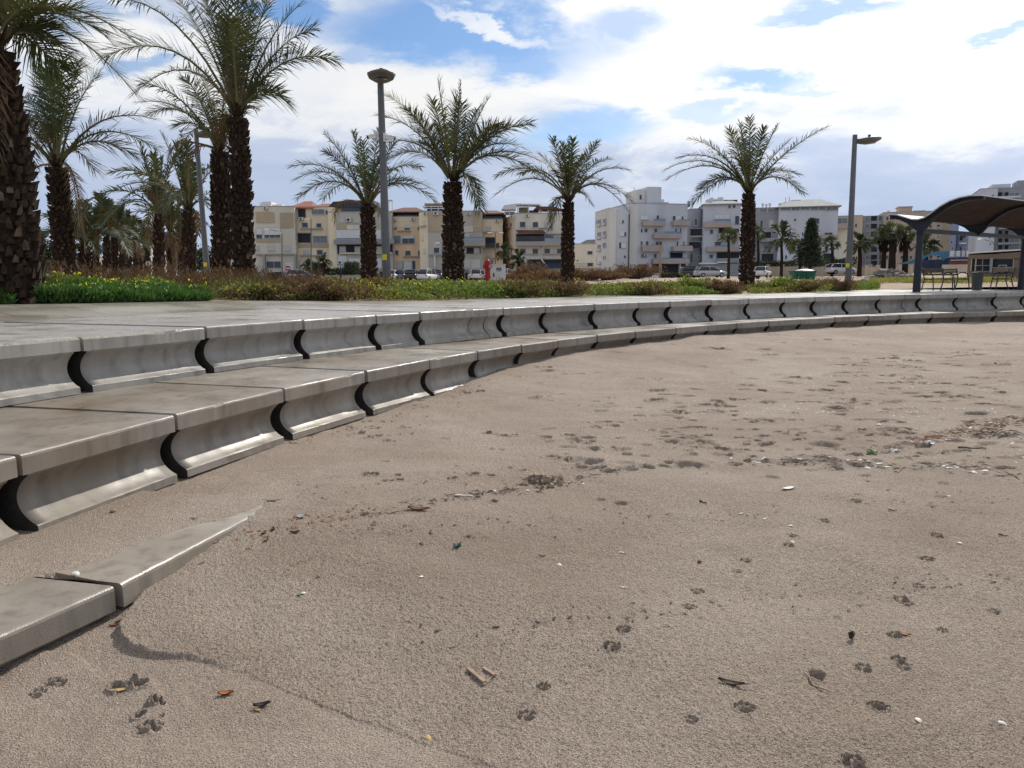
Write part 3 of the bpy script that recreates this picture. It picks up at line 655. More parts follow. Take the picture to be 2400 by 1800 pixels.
def trunk_mesh(base, top, rb, rt, bulge, rings, per, rg, bend, sk=1.0, clean=0.0):
    mb = MB(); n = 18; P = []; r = []
    H = top-base; ln = np.linalg.norm(H)
    for t in np.linspace(0, 1, n):
        P.append(base+H*t+bend*math.sin(math.pi*t)); r.append((rb*(1-t)+rt*t)*(1+bulge*math.sin(math.pi*min(1, t*1.1)))*(1+.12*max(0, 1-t*12)))
    P = np.array(P); r = np.array(r)
    mb.tube(P, r*.93, 14, 0)
    T = nrmz(H); ax = nrmz(np.cross(T, [0, 1, 0])); ay = np.cross(T, ax)
    for i in range(rings):
        t = (i+.5)/rings
        for j in range(per):
            th = 2*math.pi*(j+.5*(i % 2)+rg.uniform(-.34, .34))/per
            tt = min(.995, max(0.0, t+rg.uniform(-.55, .55)/rings))
            c = base+H*tt+bend*math.sin(math.pi*tt); rr = np.interp(tt, np.linspace(0, 1, n), r)
            o = ax*math.cos(th)+ay*math.sin(th); s = -ax*math.sin(th)+ay*math.cos(th)
            if rg.random() < .12: continue
            w = 2*math.pi*rr/per*rg.uniform(.24, .5); h = ln/rings*rg.uniform(.8, 1.6)
            out = rr*rg.uniform(.07, .2)*sk*(1.3 if tt > .5 else 1.); tl = rg.uniform(-.2, .2)
            b = c+o*rr*.9; u = nrmz(T+s*tl); q = b+o*(out+rr*.1)
            # leaf base: a tongue, broad and sunk at its foot, its torn rounded tip standing off the trunk
            v = [b-s*w-u*h*.5, b+s*w-u*h*.5, b+s*w*.8+u*h*.3, b-s*w*.8+u*h*.3]
            k1, k2 = rg.uniform(.35, .8), rg.uniform(.35, .8)
            v += [q-s*w*.9-u*h*.3, q+s*w*.9-u*h*.3, q+s*w*k1+u*h*.32+o*out*.5, q+s*w*rg.uniform(-.3, .3)+u*h*rg.uniform(.45, .75)+o*out*rg.uniform(.5, 1.1), q-s*w*k2+u*h*.30+o*out*.5]
            cut = rg.random() < (.42 if tt < .25 else .13)
            mb.add(v, [(0,1,5,4), (1,2,6,5), (3,0,4,8), (2,3,8,7,6), (4,5,6,7,8)], [1, 1, 1, 1, 2 if cut else 1])
            if rg.random() < .7*sk:      # loose fibre strips
                for _ in range(2):
                    p = q+u*h*.3+s*w*rg.uniform(-.6, .6); e = nrmz(o*.9+u*rg.uniform(-.4, 1.1)+s*rg.uniform(-.8, .8))*rr*rg.uniform(.12, .34)
                    mb.add([p-s*.011, p+s*.011, p+e+[0, 0, -.02]], [(0, 1, 2)], 0)
    return mb
def palm(name, label, base, top, rb, rt, fr, seed, flen=3., nf=26, bulge=.06, rings=36, per=12, nl=44, Lm=.5, w=.036, dead=(), group='date palms of the promenade', bend=(0,0,0), ndead=4, wind=(-.12, 0, 0), skirt=0):
    """fr: tips (photo pixels) of the fronds seen in profile; the rest of the crown is filled all round."""
    rg = np.random.default_rng(seed); base = np.asarray(base, float); top = np.asarray(top, float)
    base = base.copy(); root = empty(name, base, label, 'palm tree', group)
    mb = trunk_mesh(base-[0, 0, .15], top, rb, rt, bulge, rings, per, rg, np.asarray(bend, float))
    mb.build('trunk', [M['fiber'], M['stub'], M['stubcut']], root)
    mb = MB(); D = top[1]; h = top+[0, 0, .15]
    def one(tip, rise, m):
        P0 = h+nrmz((tip-h)*[1, 1, 0]+1e-6)*rt*.55*rg.uniform(.5, 1)
        v = tip-P0; L = np.linalg.norm(v)
        rise = rise*1.35+.03; P1 = P0+v*np.array([.40, .40, .50])+np.array([0, 0, rise*L])
        frond(mb, P0, P1, tip, rg, nl, Lm*rg.uniform(.85, 1.1), w, m, 2)
    for tip in fr:
        px, py = tip[0], tip[1]; q = at(px, py, D); pr = np.linalg.norm((q-h)[[0, 2]])
        rem = math.sqrt(max(flen**2-pr**2, .05))*.75; dy = (rg.choice([-1, 1])*rem*rg.uniform(.5, 1.) if len(tip) < 4 else tip[3])
        dy = max(-2.2, min(2.6, dy))
        q = at(px, py, D+dy)
        rise = tip[2] if len(tip) > 2 else None
        if rise is None:
            el = (q-h)[2]/pr if pr > 0 else 1
            rise = float(np.interp(el, [-.6, 0, .5, .9], [.62, .46, .27, .08]))
        one(q, rise, 0 if rg.random() < .75 else 1)
    k = int((nf-len(fr))*.62) if not fr else int((nf-len(fr))*.25)
    for i in range(max(0, k)):
        a = i*2.39996+seed; el = R(rg.choice([80, 68, 55, 42, 28, 12, -5], p=[.14, .17, .2, .18, .15, .1, .06]))
        L = flen*rg.uniform(.8, 1.02)
        d = np.array([math.cos(a)*math.cos(el), math.sin(a)*math.cos(el), math.sin(el)])
        tip = h+d*L*.93+np.asarray(wind)*L*rg.uniform(.3, 1.2)*math.cos(el*.5)
        tip[2] -= .34*L*math.cos(el)**.7
        one(tip, float(np.interp(el, [-.2, .5, 1.2], [.46, .34, .12])), 0 if rg.random() < .75 else 1)
    # young central spears
    for i in range(2):
        d = np.array([rg.normal(0, .2), rg.normal(0, .2), 1.]); frond(mb, h, h+d*flen*.35, h+d*flen*rg.uniform(.6, .85), rg, nl//2, Lm*.45, w, 0, 2, lift=.9)
    for i in range(5):      # dry sheaths and old flower stalks in the heart
        d = nrmz(np.array([rg.normal(0, .35), rg.normal(0, .35), 1.])); L = flen*rg.uniform(.25, .48); frond(mb, h, h+d*L*.5, h+d*L+[rg.normal(0, .2), 0, -.1], rg, 16, .30, w, 4, 4, lift=.5)
    # boots and fibre at the crown's foot
    for i in range(26):
        a = rg.uniform(0, 6.28); d = np.array([math.cos(a), math.sin(a), rg.uniform(.7, 2.2)]); p = h-[0, 0, .25]+nrmz(d)*rt*.7
        e = nrmz(d)*rg.uniform(.2, .5); s = np.array([-math.sin(a), math.cos(a), 0])*.05
        mb.add([p-s, p+s, p+e+s*.4, p+e-s*.4], [(0, 1, 2, 3)], 3)
    mb.build('crown', [M['frond'], M['frond_b'], M['rachis'], M['stub'], M['deadfrond']], root)
    # dead fronds: hang from the crown, each a part
    for i, q in enumerate(list(dead)+[None]*max(0, ndead-len(dead))):
        mb = MB()
        if q is None:
            a = rg.uniform(0, 6.28); d = np.array([math.cos(a), math.sin(a), 0]); L = flen*rg.uniform(.35, .55)
            tip = h+d*L*.55-[0, 0, L*.8]; P1 = h+d*L*.75+[0, 0, L*.12]
        else:
            tip = at(q[0], q[1], D+rg.uniform(-.4, .2)); v = tip-h; P1 = h+np.array([v[0]*1.0, v[1]*.8, .12*abs(v[2])+(q[2] if len(q) > 2 else 0)])
        frond(mb, h-[0, 0, .1], P1, tip, rg, int(nl*.7), Lm*.62, w*.9, 0, 1, lift=.1, sag=.5)
        mb.build('dead_frond', [M['deadfrond'], M['straw']], root)
    if skirt:
        mb = MB()
        for i in range(skirt):
            a = rg.uniform(0, 6.28); d = np.array([math.cos(a), math.sin(a), 0]); L = flen*rg.uniform(.4, .75)
            frond(mb, h-[0, 0, .1], h+d*rt*2.6, h+d*rt*rg.uniform(1.3, 2.2)-[0, 0, L], rg, nl//2, Lm*.5, w, 0, 1, lift=.0, sag=.6)
        mb.build('dead_frond_skirt', [M['deadfrond'], M['straw']], root)
    return root
def PT(S, l): return [tuple(fcrop(S, q[0], q[1]))+tuple(q[2:]) for q in l]
def base_at(px, D, y=None):
    p = at(px, y or 665, D); return np.array([p[0], D, gz(p[0], D)])
# nearest, cut by the left edge
b = base_at(24, 13.1, 706); b[2] = at(24, 707, 13.1)[2]
palm('date_palm', "thickest date palm at the left edge, pale cut leaf bases at its foot", b, at(-18, 118, 13.0), .47, .25,
     PT(FA, [(690,205,.34,.3),(425,335,.34,.5),(210,150,.2,.6),(300,350,.34,1.2),(60,-60,.02),(-150,-40),(-200,200),(-160,400),(260,40,.2,-.6),(500,150,.3,.9),(100,-120,.05,.4)]), 11, 3.1, 22, .0, 32, 17, 60, .62, .03,
     dead=[(-22, 330), (-4, 375)], ndead=2, bend=(.05, 0, 0))
palm('date_palm', "second date palm from the left, leaning, a dead frond hanging on its right", base_at(158, 24), at(133, 393, 24), .30, .24,
     PT(FA, [(510,390,.12),(810,620,.26,.4),(815,770,.30,-.4),(480,870,.55,-.3),(130,500,.1),(270,390,.02),(100,640,.25),(160,880,.5),(400,330,.05),(20,560,.2),(-20,700,.3),(330,300,.03)]), 12, 3.6, 28, .05, 38, 13, 46, .6, .038,
     dead=[(199, 580, .2), (186, 540, .1), (60, 500)], ndead=3)
palm('date_palm', "tallest date palm standing right of its twin, fronds reaching past the top of the photo", base_at(572, 23.5), at(558, 276, 23.5), .29, .23,
     PT(FA, [(550,290,.33,-.3),(575,-10,.22,.6),(985,-10,.06,.4),(1160,-60,.02,.3),(1310,-20,.02,-.5),(1560,20,.12,.4),(1730,310,.27,.2),(1480,520,.42,-.3),(1230,-40,.0),(900,-30,.08),(1400,-40,.04),(700,480,.35,1.),(1620,150,.15,1.)]), 13, 4.0, 30, .07, 42, 13, 60, .64, .036,
     dead=[(520, 330)], ndead=1)
palm('date_palm', "shorter, left one of the two touching date palms beside the grey lamp post", base_at(521, 26.5), at(515, 356, 26.5), .30, .23,
     PT(FA, [(735,430,.20,-.2),(785,582,.28,.3),(920,645,.35,-.5),(1000,480,.12),(1060,400,.05),(850,560,.24),(1330,560,.25,1.2),(1180,330,.02),(960,400,.08)]), 14, 3.4, 26, .07, 40, 13, 44, .48, .038,
     dead=[(393, 385, .5), (440, 430, .3)], ndead=2)
palm('date_palm', "date palm directly behind the tall lamp post with two cameras", base_at(866, 34), at(861, 484, 34), .31, .24,
     PT(F2b, [(495,385,.10),(310,560,.26,-.2),(330,630,.32,.3),(350,725,.40,-.4),(650,372,.04),(790,365,.03),(1010,560,.28),(1090,690,.33,.3),(1100,755,.4,-.3),(900,590,.3),(870,430,.08),(500,480,.16),(700,420,.03),(980,640,.3,.8)]), 15, 3.4, 28, .05, 38, 13, 40, .48, .046,
     dead=[(784, 520, .5), (889, 500, .3)], ndead=2)
palm('date_palm', "middle date palm with a broad full crown, just left of the red hydrant", base_at(1063, 27.5), at(1061, 428, 27.5), .335, .26,
     PT(F2b, [(820,170,.16,.3),(1110,88,.02,0),(1390,180,.05,.4),(1610,325,.17,-.3),(1755,580,.30,.2),(1335,790,.62,-.5),(830,430,.28,-.3),(825,530,.34,.5),(1240,215,.02),(1600,470,.3,.9),(940,250,.1),(1080,200,.03),(1320,250,.05),(1000,430,.2,-1.),(1480,340,.12,-1.),(1700,640,.36,-.6),(1420,330,.12)]), 16, 4.0, 30, .05, 38, 13, 52, .60, .042,
     dead=[(1123, 480, .4)], ndead=1)
palm('date_palm', "slim date palm with a drooping crown between the white cabinet and the white flats", base_at(1330, 34), at(1332, 475, 34), .265, .20,
     PT(F2b, [(1410,725,.36,-.2),(1430,610,.32,.4),(1735,408,.03),(1845,412,.0),(1975,430,.04),(2150,578,.26,-.2),(2165,745,.36,.3),(2155,812,.48,-.3),(1730,885,.6,-.3),(1945,760,.5,-.7),(1790,440,.02),(1900,500,.08),(2060,520,.2),(1560,600,.3)]), 17, 3.3, 28, .05, 36, 13, 42, .46, .046,
     dead=[(1290, 520, .4)], ndead=1)
palm('date_palm', "lone date palm at the right with a windswept lopsided crown in front of white flats", base_at(1750, 33), at(1755, 454, 33), .28, .21,
     [(1562,420,.30,-.2),(1562,396,.28,.4),(1617,325,.16),(1622,479,.42,-.2),(1758,277,.0),(1709,304,.04),(1823,293,.02),(1937,298,.06,-.3),(1882,452,.36,.3),(1660,355,.15),(1790,300,.02),(1735,290,.0),(1850,330,.05),(1590,370,.25,1.),(1875,410,.3,-.8),(1640,440,.35,.7)], 18, 3.5, 24, .07, 40, 13, 50, .46, .044, ndead=0, wind=(-.2, 0, 0))
# the double row receding on the left
alley = [ # px, D, top_y, r, label
 (199, 34, 580, .36, "stout date palm with ragged brown crown, close right of the leaning palm", 0),
 (250, 44, 557, .27, "first thin date palm of the far left row, dark straight trunk", 0),
 (268, 50, 552, .26, "second thin date palm of the far left row, standing beside the first", 0),
 (286, 55, 560, .26, "third thin date palm of the far left row", 0),
 (301, 61, 566, .31, "far date palm with a shaggy dry collar near the round road sign", 5),
 (345, 84, 582, .42, "pale hazy date palm farthest down the alley behind the round sign", 0),
 (372, 42, 503, .36, "date palm with wide drooping crown right of the round road sign", 0),
 (447, 36, 494, .35, "date palm leaning slightly just left of the far grey lamp post", 0),
 (401, 50, 546, .30, "date palm with a thick skirt of hanging dead fronds", 9)]
for i, (px, D, ty, r_, lab, sk) in enumerate(alley):
    fl = {372: 4.2, 447: 4.0, 199: 2.3, 250: 2.7, 268: 2.5, 286: 2.5, 301: 2.7, 345: 3.0}.get(px, 3.2)
    palm('date_palm', lab, base_at(px, D), at(px+(-6 if px == 447 else 0), ty, D), r_*.78, r_*.62, [], 40+i, fl, 26, .06, 20, 8, 30, .5, .06+.0006*D, ndead=1 if sk == 0 else 4, skirt=sk, wind=(-.15, 0, .0))
for px, D, ty in ((225, 70, 575), (318, 72, 580), (330, 100, 600), (425, 60, 560)):
    palm('date_palm', {225: "distant date palm crown between the leaning palm and the thin row", 318: "distant date palm just left of the round road sign", 330: "smallest far date palm at the end of the alley", 100: "shadowed date palm behind the nearest thick trunk", 60: "distant date palm hidden behind the thickest trunk", 425: "distant date palm between the skirted palm and the lamp post"}[px],
         base_at(px, D), at(px, ty, D), .28, .22, [], 70+px, 2.5, 18, .05, 12, 7, 24, .5, .09, ndead=2)

# ================================================================== LOW VEGETATION
def scatter_cover(name, pts, rg, mats, size, hmax, density, kind='blade'):
    pass
def leaf_quads(P, rg, size, up=.6, aspect=2.2):
    n = len(P); d = rg.normal(size=(n, 3)); d[:, 2] = np.abs(d[:, 2])+up; d /= np.linalg.norm(d, axis=1)[:, None]
    s = np.cross(d, rg.normal(size=(n, 3))); s /= np.linalg.norm(s, axis=1)[:, None]+1e-9
    L = (size*rg.uniform(.6, 1.3, n))[:, None]; W = L/aspect
    a = P; b = P+d*L*.5+s*W*.5; c = P+d*L; e = P+d*L*.5-s*W*.5
    V = np.stack([a, b, c, e], 1).reshape(-1, 3); F = np.arange(n*4).reshape(-1, 4); return V, F
def edge_point(px, q):   # point q metres behind the planter edge along the sight line of a pixel column
    d = ray(px, 690); a = math.atan2(d[0], d[1]); e = float(np.interp(a, azs2, eb)); r_ = e+q
    return r_*math.sin(a), r_*math.cos(a)
def edge_pts(px, q):
    a = np.arctan2((px-1200)/FPX/ (math.cos(PITCH)+.1*math.sin(PITCH)), 1.); e = np.interp(a, azs2, eb); r_ = e+q
    return r_*np.sin(a), r_*np.cos(a)
rg = np.random.default_rng(21)
# ice plant: upright fleshy blades on the left
def ice(pxa, pxb, n, qa, qb, h0):
    px = rg.uniform(pxa, pxb, n); q = qa+(qb-qa)*rg.random(n)**1.2
    x, y = edge_pts(px, q); k = fbm(x*1.8, y*1.8, 2) > -.45; x, y = x[k], y[k]; n = len(x)
    z = ground(x, y); hh = h0*np.clip(.65+1.1*fbm(x*1.6+5, y*1.6, 3)+.25, .25, 1.5); hh = hh*np.interp(px[k], [380, 500], [1, .35]); P = np.c_[x, y, z+rg.random(n)*hh*.75]
    return leaf_quads(P, rg, .13, .9, 5.)
mb = MB(); V, F = ice(92, 500, 26000, .0, 2.4, .30); mb.addn(V, F); V, F = ice(-260, 34, 7000, -.05, .5, .22); mb.addn(V, F)
o = mb.build('ice_plant_grass', M['grass']); tag(o, "bright green fleshy ground cover along the paving on the left", 'ground cover', kind='stuff')
# flowering cover along the whole strip
n = 120000; px = rg.uniform(60, 2060, n); q = rg.random(n)**.9*np.interp(px, [60, 500, 900, 1300, 1700, 2000], [6, 6, 6., 5., 4.5, 4.5])
q = q+np.interp(px, [60, 430, 560], [1.9, 1.6, 0.])
x, y = edge_pts(px, q); cl = fbm(x*.9, y*.9, 3); k = cl > -.22-.25*(q < 1); x, y, cl, q, px = x[k], y[k], cl[k], q[k], px[k]
hh = np.clip(.12+.34*(cl+.35), .06, .42)*np.interp(px, [60, 560, 1200, 1350, 2000], [1.1, 1.1, 1.0, .7, .75])
P = np.c_[x, y, ground(x, y)+rg.random(len(x))*hh]
mb = MB(); t1 = fbm(x*.5+31, y*.5, 2)+rg.normal(0, .18, len(x))
for mi, kk in ((0, t1 < -.05), (1, (t1 >= -.05) & (t1 < .30)), (2, t1 >= .30)):
    V, F = leaf_quads(P[kk], rg, .085, .5, 1.9); mb.addn(V, F, mi)
o = mb.build('flowering_ground_cover', [M['green1'], M['green2'], M['drybrown']]); tag(o, "low weedy green ground cover between the palms", 'ground cover', kind='stuff')
n = 520; px = np.r_[rg.uniform(90, 560, 170), rg.uniform(740, 900, 110), rg.uniform(900, 1260, 130), rg.uniform(1260, 2000, 110)]; q = rg.uniform(.4, 5.5, n)
x, y = edge_pts(px, q); k = fbm(x*.8+3, y*.8, 2) > -.05; x, y = x[k], y[k]
P = np.c_[x, y, ground(x, y)+rg.uniform(.2, .42, len(x))]
mb = MB()
for p in P:
    for j in range(2):
        V, F = leaf_quads(p+rg.normal(0, .02, (2, 3)), rg, .034, .3, 1.1); mb.addn(V, F)
    mb.tube([p-[0, 0, .3], p], .005, 3, 1, cap=False)
o = mb.build('yellow_flowers', [M['yellow'], M['green1']]); tag(o, "scattered yellow wildflowers above the green cover", 'flowers', kind='stuff')
# dry grass haze among the cover on the left
n = 15000; px = rg.uniform(90, 760, n); q = rg.uniform(2.2, 6, n); x, y = edge_pts(px, q); k = fbm(x*.7+9, y*.7+2, 2) > 0; x, y = x[k], y[k]
P = np.c_[x, y, ground(x, y)+rg.random(len(x))*(.3+.5*np.clip(fbm(x*1.5, y*1.5, 2)+.3, 0, 1))]; mb = MB(); V, F = leaf_quads(P, rg, .16, 1.0, 8.); mb.addn(V, F)
o = mb.build('dry_grass', M['drybrown']); tag(o, "dry brown stalks rising behind the green edge", 'dry grass', kind='stuff')
def shrub(name, label, c, rx, ry, h, n, mats, size, seed, group=None, twigs=40, asp=3., cat='shrub', up=.3):
    rg = np.random.default_rng(seed); c = np.asarray(c, float); root = empty(name, c, label, cat, group)
    mb = MB()
    tips = []
    for i in range(twigs):
        a = rg.uniform(0, 6.28); e = rg.uniform(.15, 1.0); L = rg.uniform(.6, 1.05)
        tip = c+np.array([math.cos(a)*rx*L*math.cos(e*1.3), math.sin(a)*ry*L*math.cos(e*1.3), h*L*(.25+.75*math.sin(e*1.5))]); tips.append(tip)
        mb.tube([c+rg.normal(0, .05, 3)*[1, 1, 0], (c+tip)/2+rg.normal(0, .05, 3)*h, tip], [.018*h, .011*h, .004*h], 3, 0, cap=False)
    mb.build('stems', M['twig'], root)
    tips = np.array(tips); k = rg.integers(0, len(tips), n); f = rg.random(n)**.45
    P = c+(tips[k]-c)*f[:, None]+rg.normal(0, .075, (n, 3))*[rx*1.3, ry*1.3, h]
    P[:, 2] = np.maximum(P[:, 2], c[2]+.01)
    mb = MB(); mi = (rg.random(n) < .35).astype(int)
    for j in (0, 1):
        V, F = leaf_quads(P[mi == j], rg, size, up, asp); mb.addn(V, F, j)
    mb.build('foliage', mats, root); return root
sh = [(620,680,.9,.34,"dark wiry shrub at the foot of the palm pair"),(713,690,1.0,.50,"dry brown bush right of the palm pair, left of the lamp post"),(775,690,.7,.42,"rusty bush left of the tall lamp post"),(876,690,.9,.46,"dry brown bush wrapped around the foot of the tall lamp post"),(1220,690,1.2,.44,"dry red-brown bush below the white cabinet"),(1312,690,1.1,.44,"dry red-brown bush left of the slim palm"),(1504,690,1.0,.34,"small dry brown bush on the open strip before the white flats"),(1700,690,.8,.40,"dry brown bush left of the lone palm's foot"),(1885,690,1.1,.46,"dry bush right of the lone palm"),(1965,690,.9,.40,"dry bush at the foot of the right lamp post")]
for i, (px, py, rx, h, lab) in enumerate(sh):
    x, y = edge_point(px, .45 if px != 876 else 2.6); shrub('dry_shrub', lab, (x, y, gz(x, y)-.02), rx, .7, h*1.15, 3200, [M['drybrown'], M['dryred'] if i % 2 else M['green2']], .09, 200+i, 'dry shrubs of the planting strip', asp=3.5)
gs = [(1625,.9,.52,"green bush left of the lone palm's trunk"),(1835,1.0,.5,"leafy green bush right of the lone palm's trunk"),(1545,.8,.36,"small green bush on the strip before the white flats"),(1440,1.2,.30,"flat green bush right of the slim palm"),(955,1.0,.36,"green bush between the lamp post and the middle palm"),(1130,.9,.42,"green flowering bush below the red hydrant")]
for i, (px, rx, h, lab) in enumerate(gs):
    x, y = edge_point(px, 1.6); shrub('green_shrub', lab, (x, y, gz(x, y)-.02), rx, .8, h, 3000, [M['green1'], M['green2']], .08, 230+i, 'green shrubs of the planting strip', asp=1.8)
bk = [(1370,640,70,3.2,1.05,"wide dry brown bush on the sand bank left of the white flats"),(1420,644,72,2.4,.8,"low rust-brown bush beside the wide one on the sand bank"),(1490,636,78,3.6,1.5,"tall dry brown bush below the white flats' left corner"),(1280,648,58,2.6,1.0,"rust-brown bush on the lot left of the slim palm"),(1238,632,64,2.0,1.5,"dark brown bush right of the white cabinet"),(1208,650,60,1.4,.7,"small green-brown bush beside the white cabinet")]
for i, (px, py, D, rx, h, lab) in enumerate(bk):
    p = at(px, 660, D); shrub('dry_shrub', lab, (p[0], D, gz(p[0], D)-.05), rx, 1.6, h, 3600, [M['drybrown'], M['dryred']], .26, 260+i, 'dry bushes on the sandy lot', twigs=60, asp=4.)
# ================================================================== BUILDINGS
class Face:
    def __init__(s, px, D, yaw=0., off=0.):
        p = at(px, 655, D); s.P = np.array([p[0], D, 0.]); s.yaw = R(yaw)
        s.d = np.array([math.cos(s.yaw), math.sin(s.yaw), 0]); s.n = np.array([math.sin(s.yaw), -math.cos(s.yaw), 0])
        s.P = s.P+s.n*off
    def uz(s, px, py):
        r_ = ray(px, py); t = ((s.P-CAM) @ s.n)/(r_ @ s.n); q = CAM+r_*t; return float((q-s.P) @ s.d), float(q[2])
    def pt(s, u, z, o=0.): return s.P+s.d*u+s.n*o+np.array([0, 0, z])
    def rect(s, S, x0, y0, x1, y1):
        if S: (a, b), (c, d) = fcrop(S, x0, y0), fcrop(S, x1, y1)
        else: a, b, c, d = x0, y0, x1, y1
        u0 = s.uz(a, (b+d)/2)[0]; u1 = s.uz(c, (b+d)/2)[0]; z1 = s.uz((a+c)/2, b)[1]; z0 = s.uz((a+c)/2, d)[1]
        return u0, u1, z0, z1
    def bx(s, mb, u0, u1, z0, z1, o0, o1, m=0):
        mb.obox(s.pt(u0, z0, o0), s.d*(u1-u0), s.n*(o1-o0), np.array([0, 0, z1-z0]), m)
class Bld:
    def __init__(s, name, label, face, base_z=None, cat='building', group=None):
        s.face = face; z = gz(face.P[0], face.P[1]) if base_z is None else base_z; s.bz = z-.6
        s.root = empty(name, (face.P[0], face.P[1], z), label, cat, group); s.rg = random.Random(hash(label) % 1000 if False else len(label)*7)
    def wing(s, S, x0, y0, x1, depth, mat, f=None, proud=0., name='wall', parapet=.35, y1=None):
        f = f or s.face; u0, u1, z0, z1 = f.rect(S, x0, y0, x1, y0+10); z0 = s.bz
        if y1 is not None: z0 = f.rect(S, x0, y0, x1, y1)[2]
        mb = MB(); f.bx(mb, u0, u1, z0, z1, proud-depth, proud)
        if parapet:   # coping strip standing proud of the wall top
            f.bx(mb, u0-.08, u1+.08, z1, z1+.15, proud-.35, proud+.07, 1); f.bx(mb, u0-.08, u0+.3, z1, z1+.15, proud-depth, proud-.36, 1); f.bx(mb, u1-.3, u1+.08, z1, z1+.15, proud-depth, proud-.36, 1)
        return mb.build(name, [mat, M['slabc']], s.root)
    def add(s, S, items, f=None, proud=0.):
        f = f or s.face
        for it in items:
            k = it[0]; u0, u1, z0, z1 = f.rect(S, *it[1:5]); ex = it[5] if len(it) > 5 else None
            w, h = u1-u0, z1-z0; mb = MB(); B = lambda *a: f.bx(mb, *a)
            if k in ('w', 's', 'g', 'd', 'h'):      # window, shuttered, glazed band, dark opening, half shutter
                t = min(.09, w*.08+.02)
                for a in ((u0-t, u1+t, z1, z1+t), (u0-t, u0, z0, z1), (u1, u1+t, z0, z1)): B(*a, proud-.02, proud+.07)
                B(u0-t-.06, u1+t+.06, z0-t, z0, proud-.02, proud+.16)
                nb = max(1, int(round(w/1.1))) if k != 'd' else 1
                for j in range(1, nb): B(u0+w*j/nb-.03, u0+w*j/nb+.03, z0, z1, proud-.02, proud+.05)
                wo = mb.build('window', M['frame'] if k != 'd' else M['slabc'], s.root)
                mb = MB(); f.bx(mb, u0, u1, z0, z1, proud-.05, proud+.02)
                mb.build('pane', {'w': M['glass'], 's': M['glass'], 'g': M['glass_lt'], 'd': M['dark'], 'h': M['glass']}[k], wo)
                if k in 'sh':
                    fr = .95 if k == 's' else (ex or .5); mb = MB(); f.bx(mb, u0+.02, u1-.02, z1-h*fr, z1-.01, proud-.02, proud+.045)
                    mb.build('shutter', M['shutterw'] if (ex == 'w' or k == 'h') else M['shutter'], wo)
            elif k == 'ac':
                B(u0, u1, z0, z1, proud+.12, proud+.55)
                mb.tube([f.pt((u0+u1)/2-.08*w, (z0+z1)/2, proud+.55), f.pt((u0+u1)/2-.08*w, (z0+z1)/2, proud+.57)], .36*min(w, h), 10, 1)
                for q in (.15, .8): f.bx(mb, u0+w*q, u0+w*q+.05, z0-.08, z0, proud, proud+.5, 1)
                mb.build('air_conditioner', [M['ac'], M['raildark']], s.root)
            elif k == 'p':
                B(u0, u1, z0, z1, proud-.1, proud+.12); mb.build('wall_panel', ex, s.root)
            elif k == 'l':
                B(u0, u1, z0, z1, proud-.1, proud+.45); mb.build('ledge', ex or M['slabc'], s.root)
            elif k == 'b':        # balcony with solid parapet
                dp = 1.4; mt = ex or M['tanbal']
                B(u0, u1, z0, z0+.18, proud-.05, proud+dp); B(u0, u1, z0+.18, z1, proud+dp-.12, proud+dp); B(u0, u0+.12, z0+.18, z1, proud, proud+dp-.12); B(u1-.12, u1, z0+.18, z1, proud, proud+dp-.12)
                mb.build('balcony', mt, s.root)
            elif k == 'r':        # railing
                dp = 1.36; B(u0, u1, z0, z1-.06, proud+dp-.06, proud+dp-.02); f.bx(mb, u0, u1, z1-.05, z1, proud+dp-.08, proud+dp, 1)
                mb.build('railing', [ex or M['railglass'], M['raildark']], s.root)
            elif k == 'o':        # deep dark opening
                for a in ((u0-.12, u1+.12, z1, z1+.15), (u0-.12, u0, z0, z1), (u1, u1+.12, z0, z1)): B(*a, proud-.02, proud+.2)
                wo = mb.build('opening', M['slabc'] if ex is None else ex, s.root); mb = MB(); f.bx(mb, u0, u1, z0, z1, proud-.1, proud+.015); mb.build('dark_recess', M['dark'], wo)
            elif k == 'c':
                B(u0, u1, z0, z1, proud+.02, proud+.9); mb.build('column', ex or M['slabc'], s.root)
            elif k == 'x':        # plain block on the wall or roof: (.., mat, o0, o1, name)
                f.bx(mb, u0, u1, z0, z1, proud+it[6], proud+it[7]); mb.build(it[8], it[5], s.root)
            elif k == 't':        # rooftop tank / solar boiler
                mb.tube([f.pt(u0, (z0+z1)/2, proud-3.), f.pt(u1, (z0+z1)/2, proud-3.)], h/2, 10); f.bx(mb, u0+w*.2, u1-w*.2, z0-.8, (z0+z1)/2, proud-3.1, proud-2.9); mb.build('water_tank', M['white'], s.root)
    def poly(s, S, pts, depth, mat, name, f=None, off=0.):
        f = f or s.face; q = [f.uz(*fcrop(S, *p)) for p in pts]; mb = MB()
        mb.prism([f.pt(u, z, off) for u, z in q], -f.n*depth); return mb.build(name, mat, s.root)
    def hip(s, S, x0, x1, yb, yt, depth, mat, f=None, proud=0., over=.6, ridge=.35, name='roof'):
        f = f or s.face; u0, u1, z0, z1 = f.rect(S, x0, yt, x1, yb); w = u1-u0; mb = MB(); z1 += (z1-HC)*depth*.5/s.face.P[1]
        a = [f.pt(u0-over, z0, proud+over), f.pt(u1+over, z0, proud+over), f.pt(u1+over, z0, proud-depth-over), f.pt(u0-over, z0, proud-depth-over)]
        r_ = [f.pt(u0+w*ridge, z1, proud-depth/2), f.pt(u1-w*ridge, z1, proud-depth/2)]
        lo_ = [q-np.array([0, 0, .2]) for q in a]
        mb.add(a+r_+lo_, [(0,1,5,4), (1,2,5), (2,3,4,5), (3,0,4), (6,7,1,0), (7,8,2,1), (8,9,3,2), (9,6,0,3), (9,8,7,6)])
        return mb.build(name, mat, s.root)
ROW = 'four storey flats across the lot'
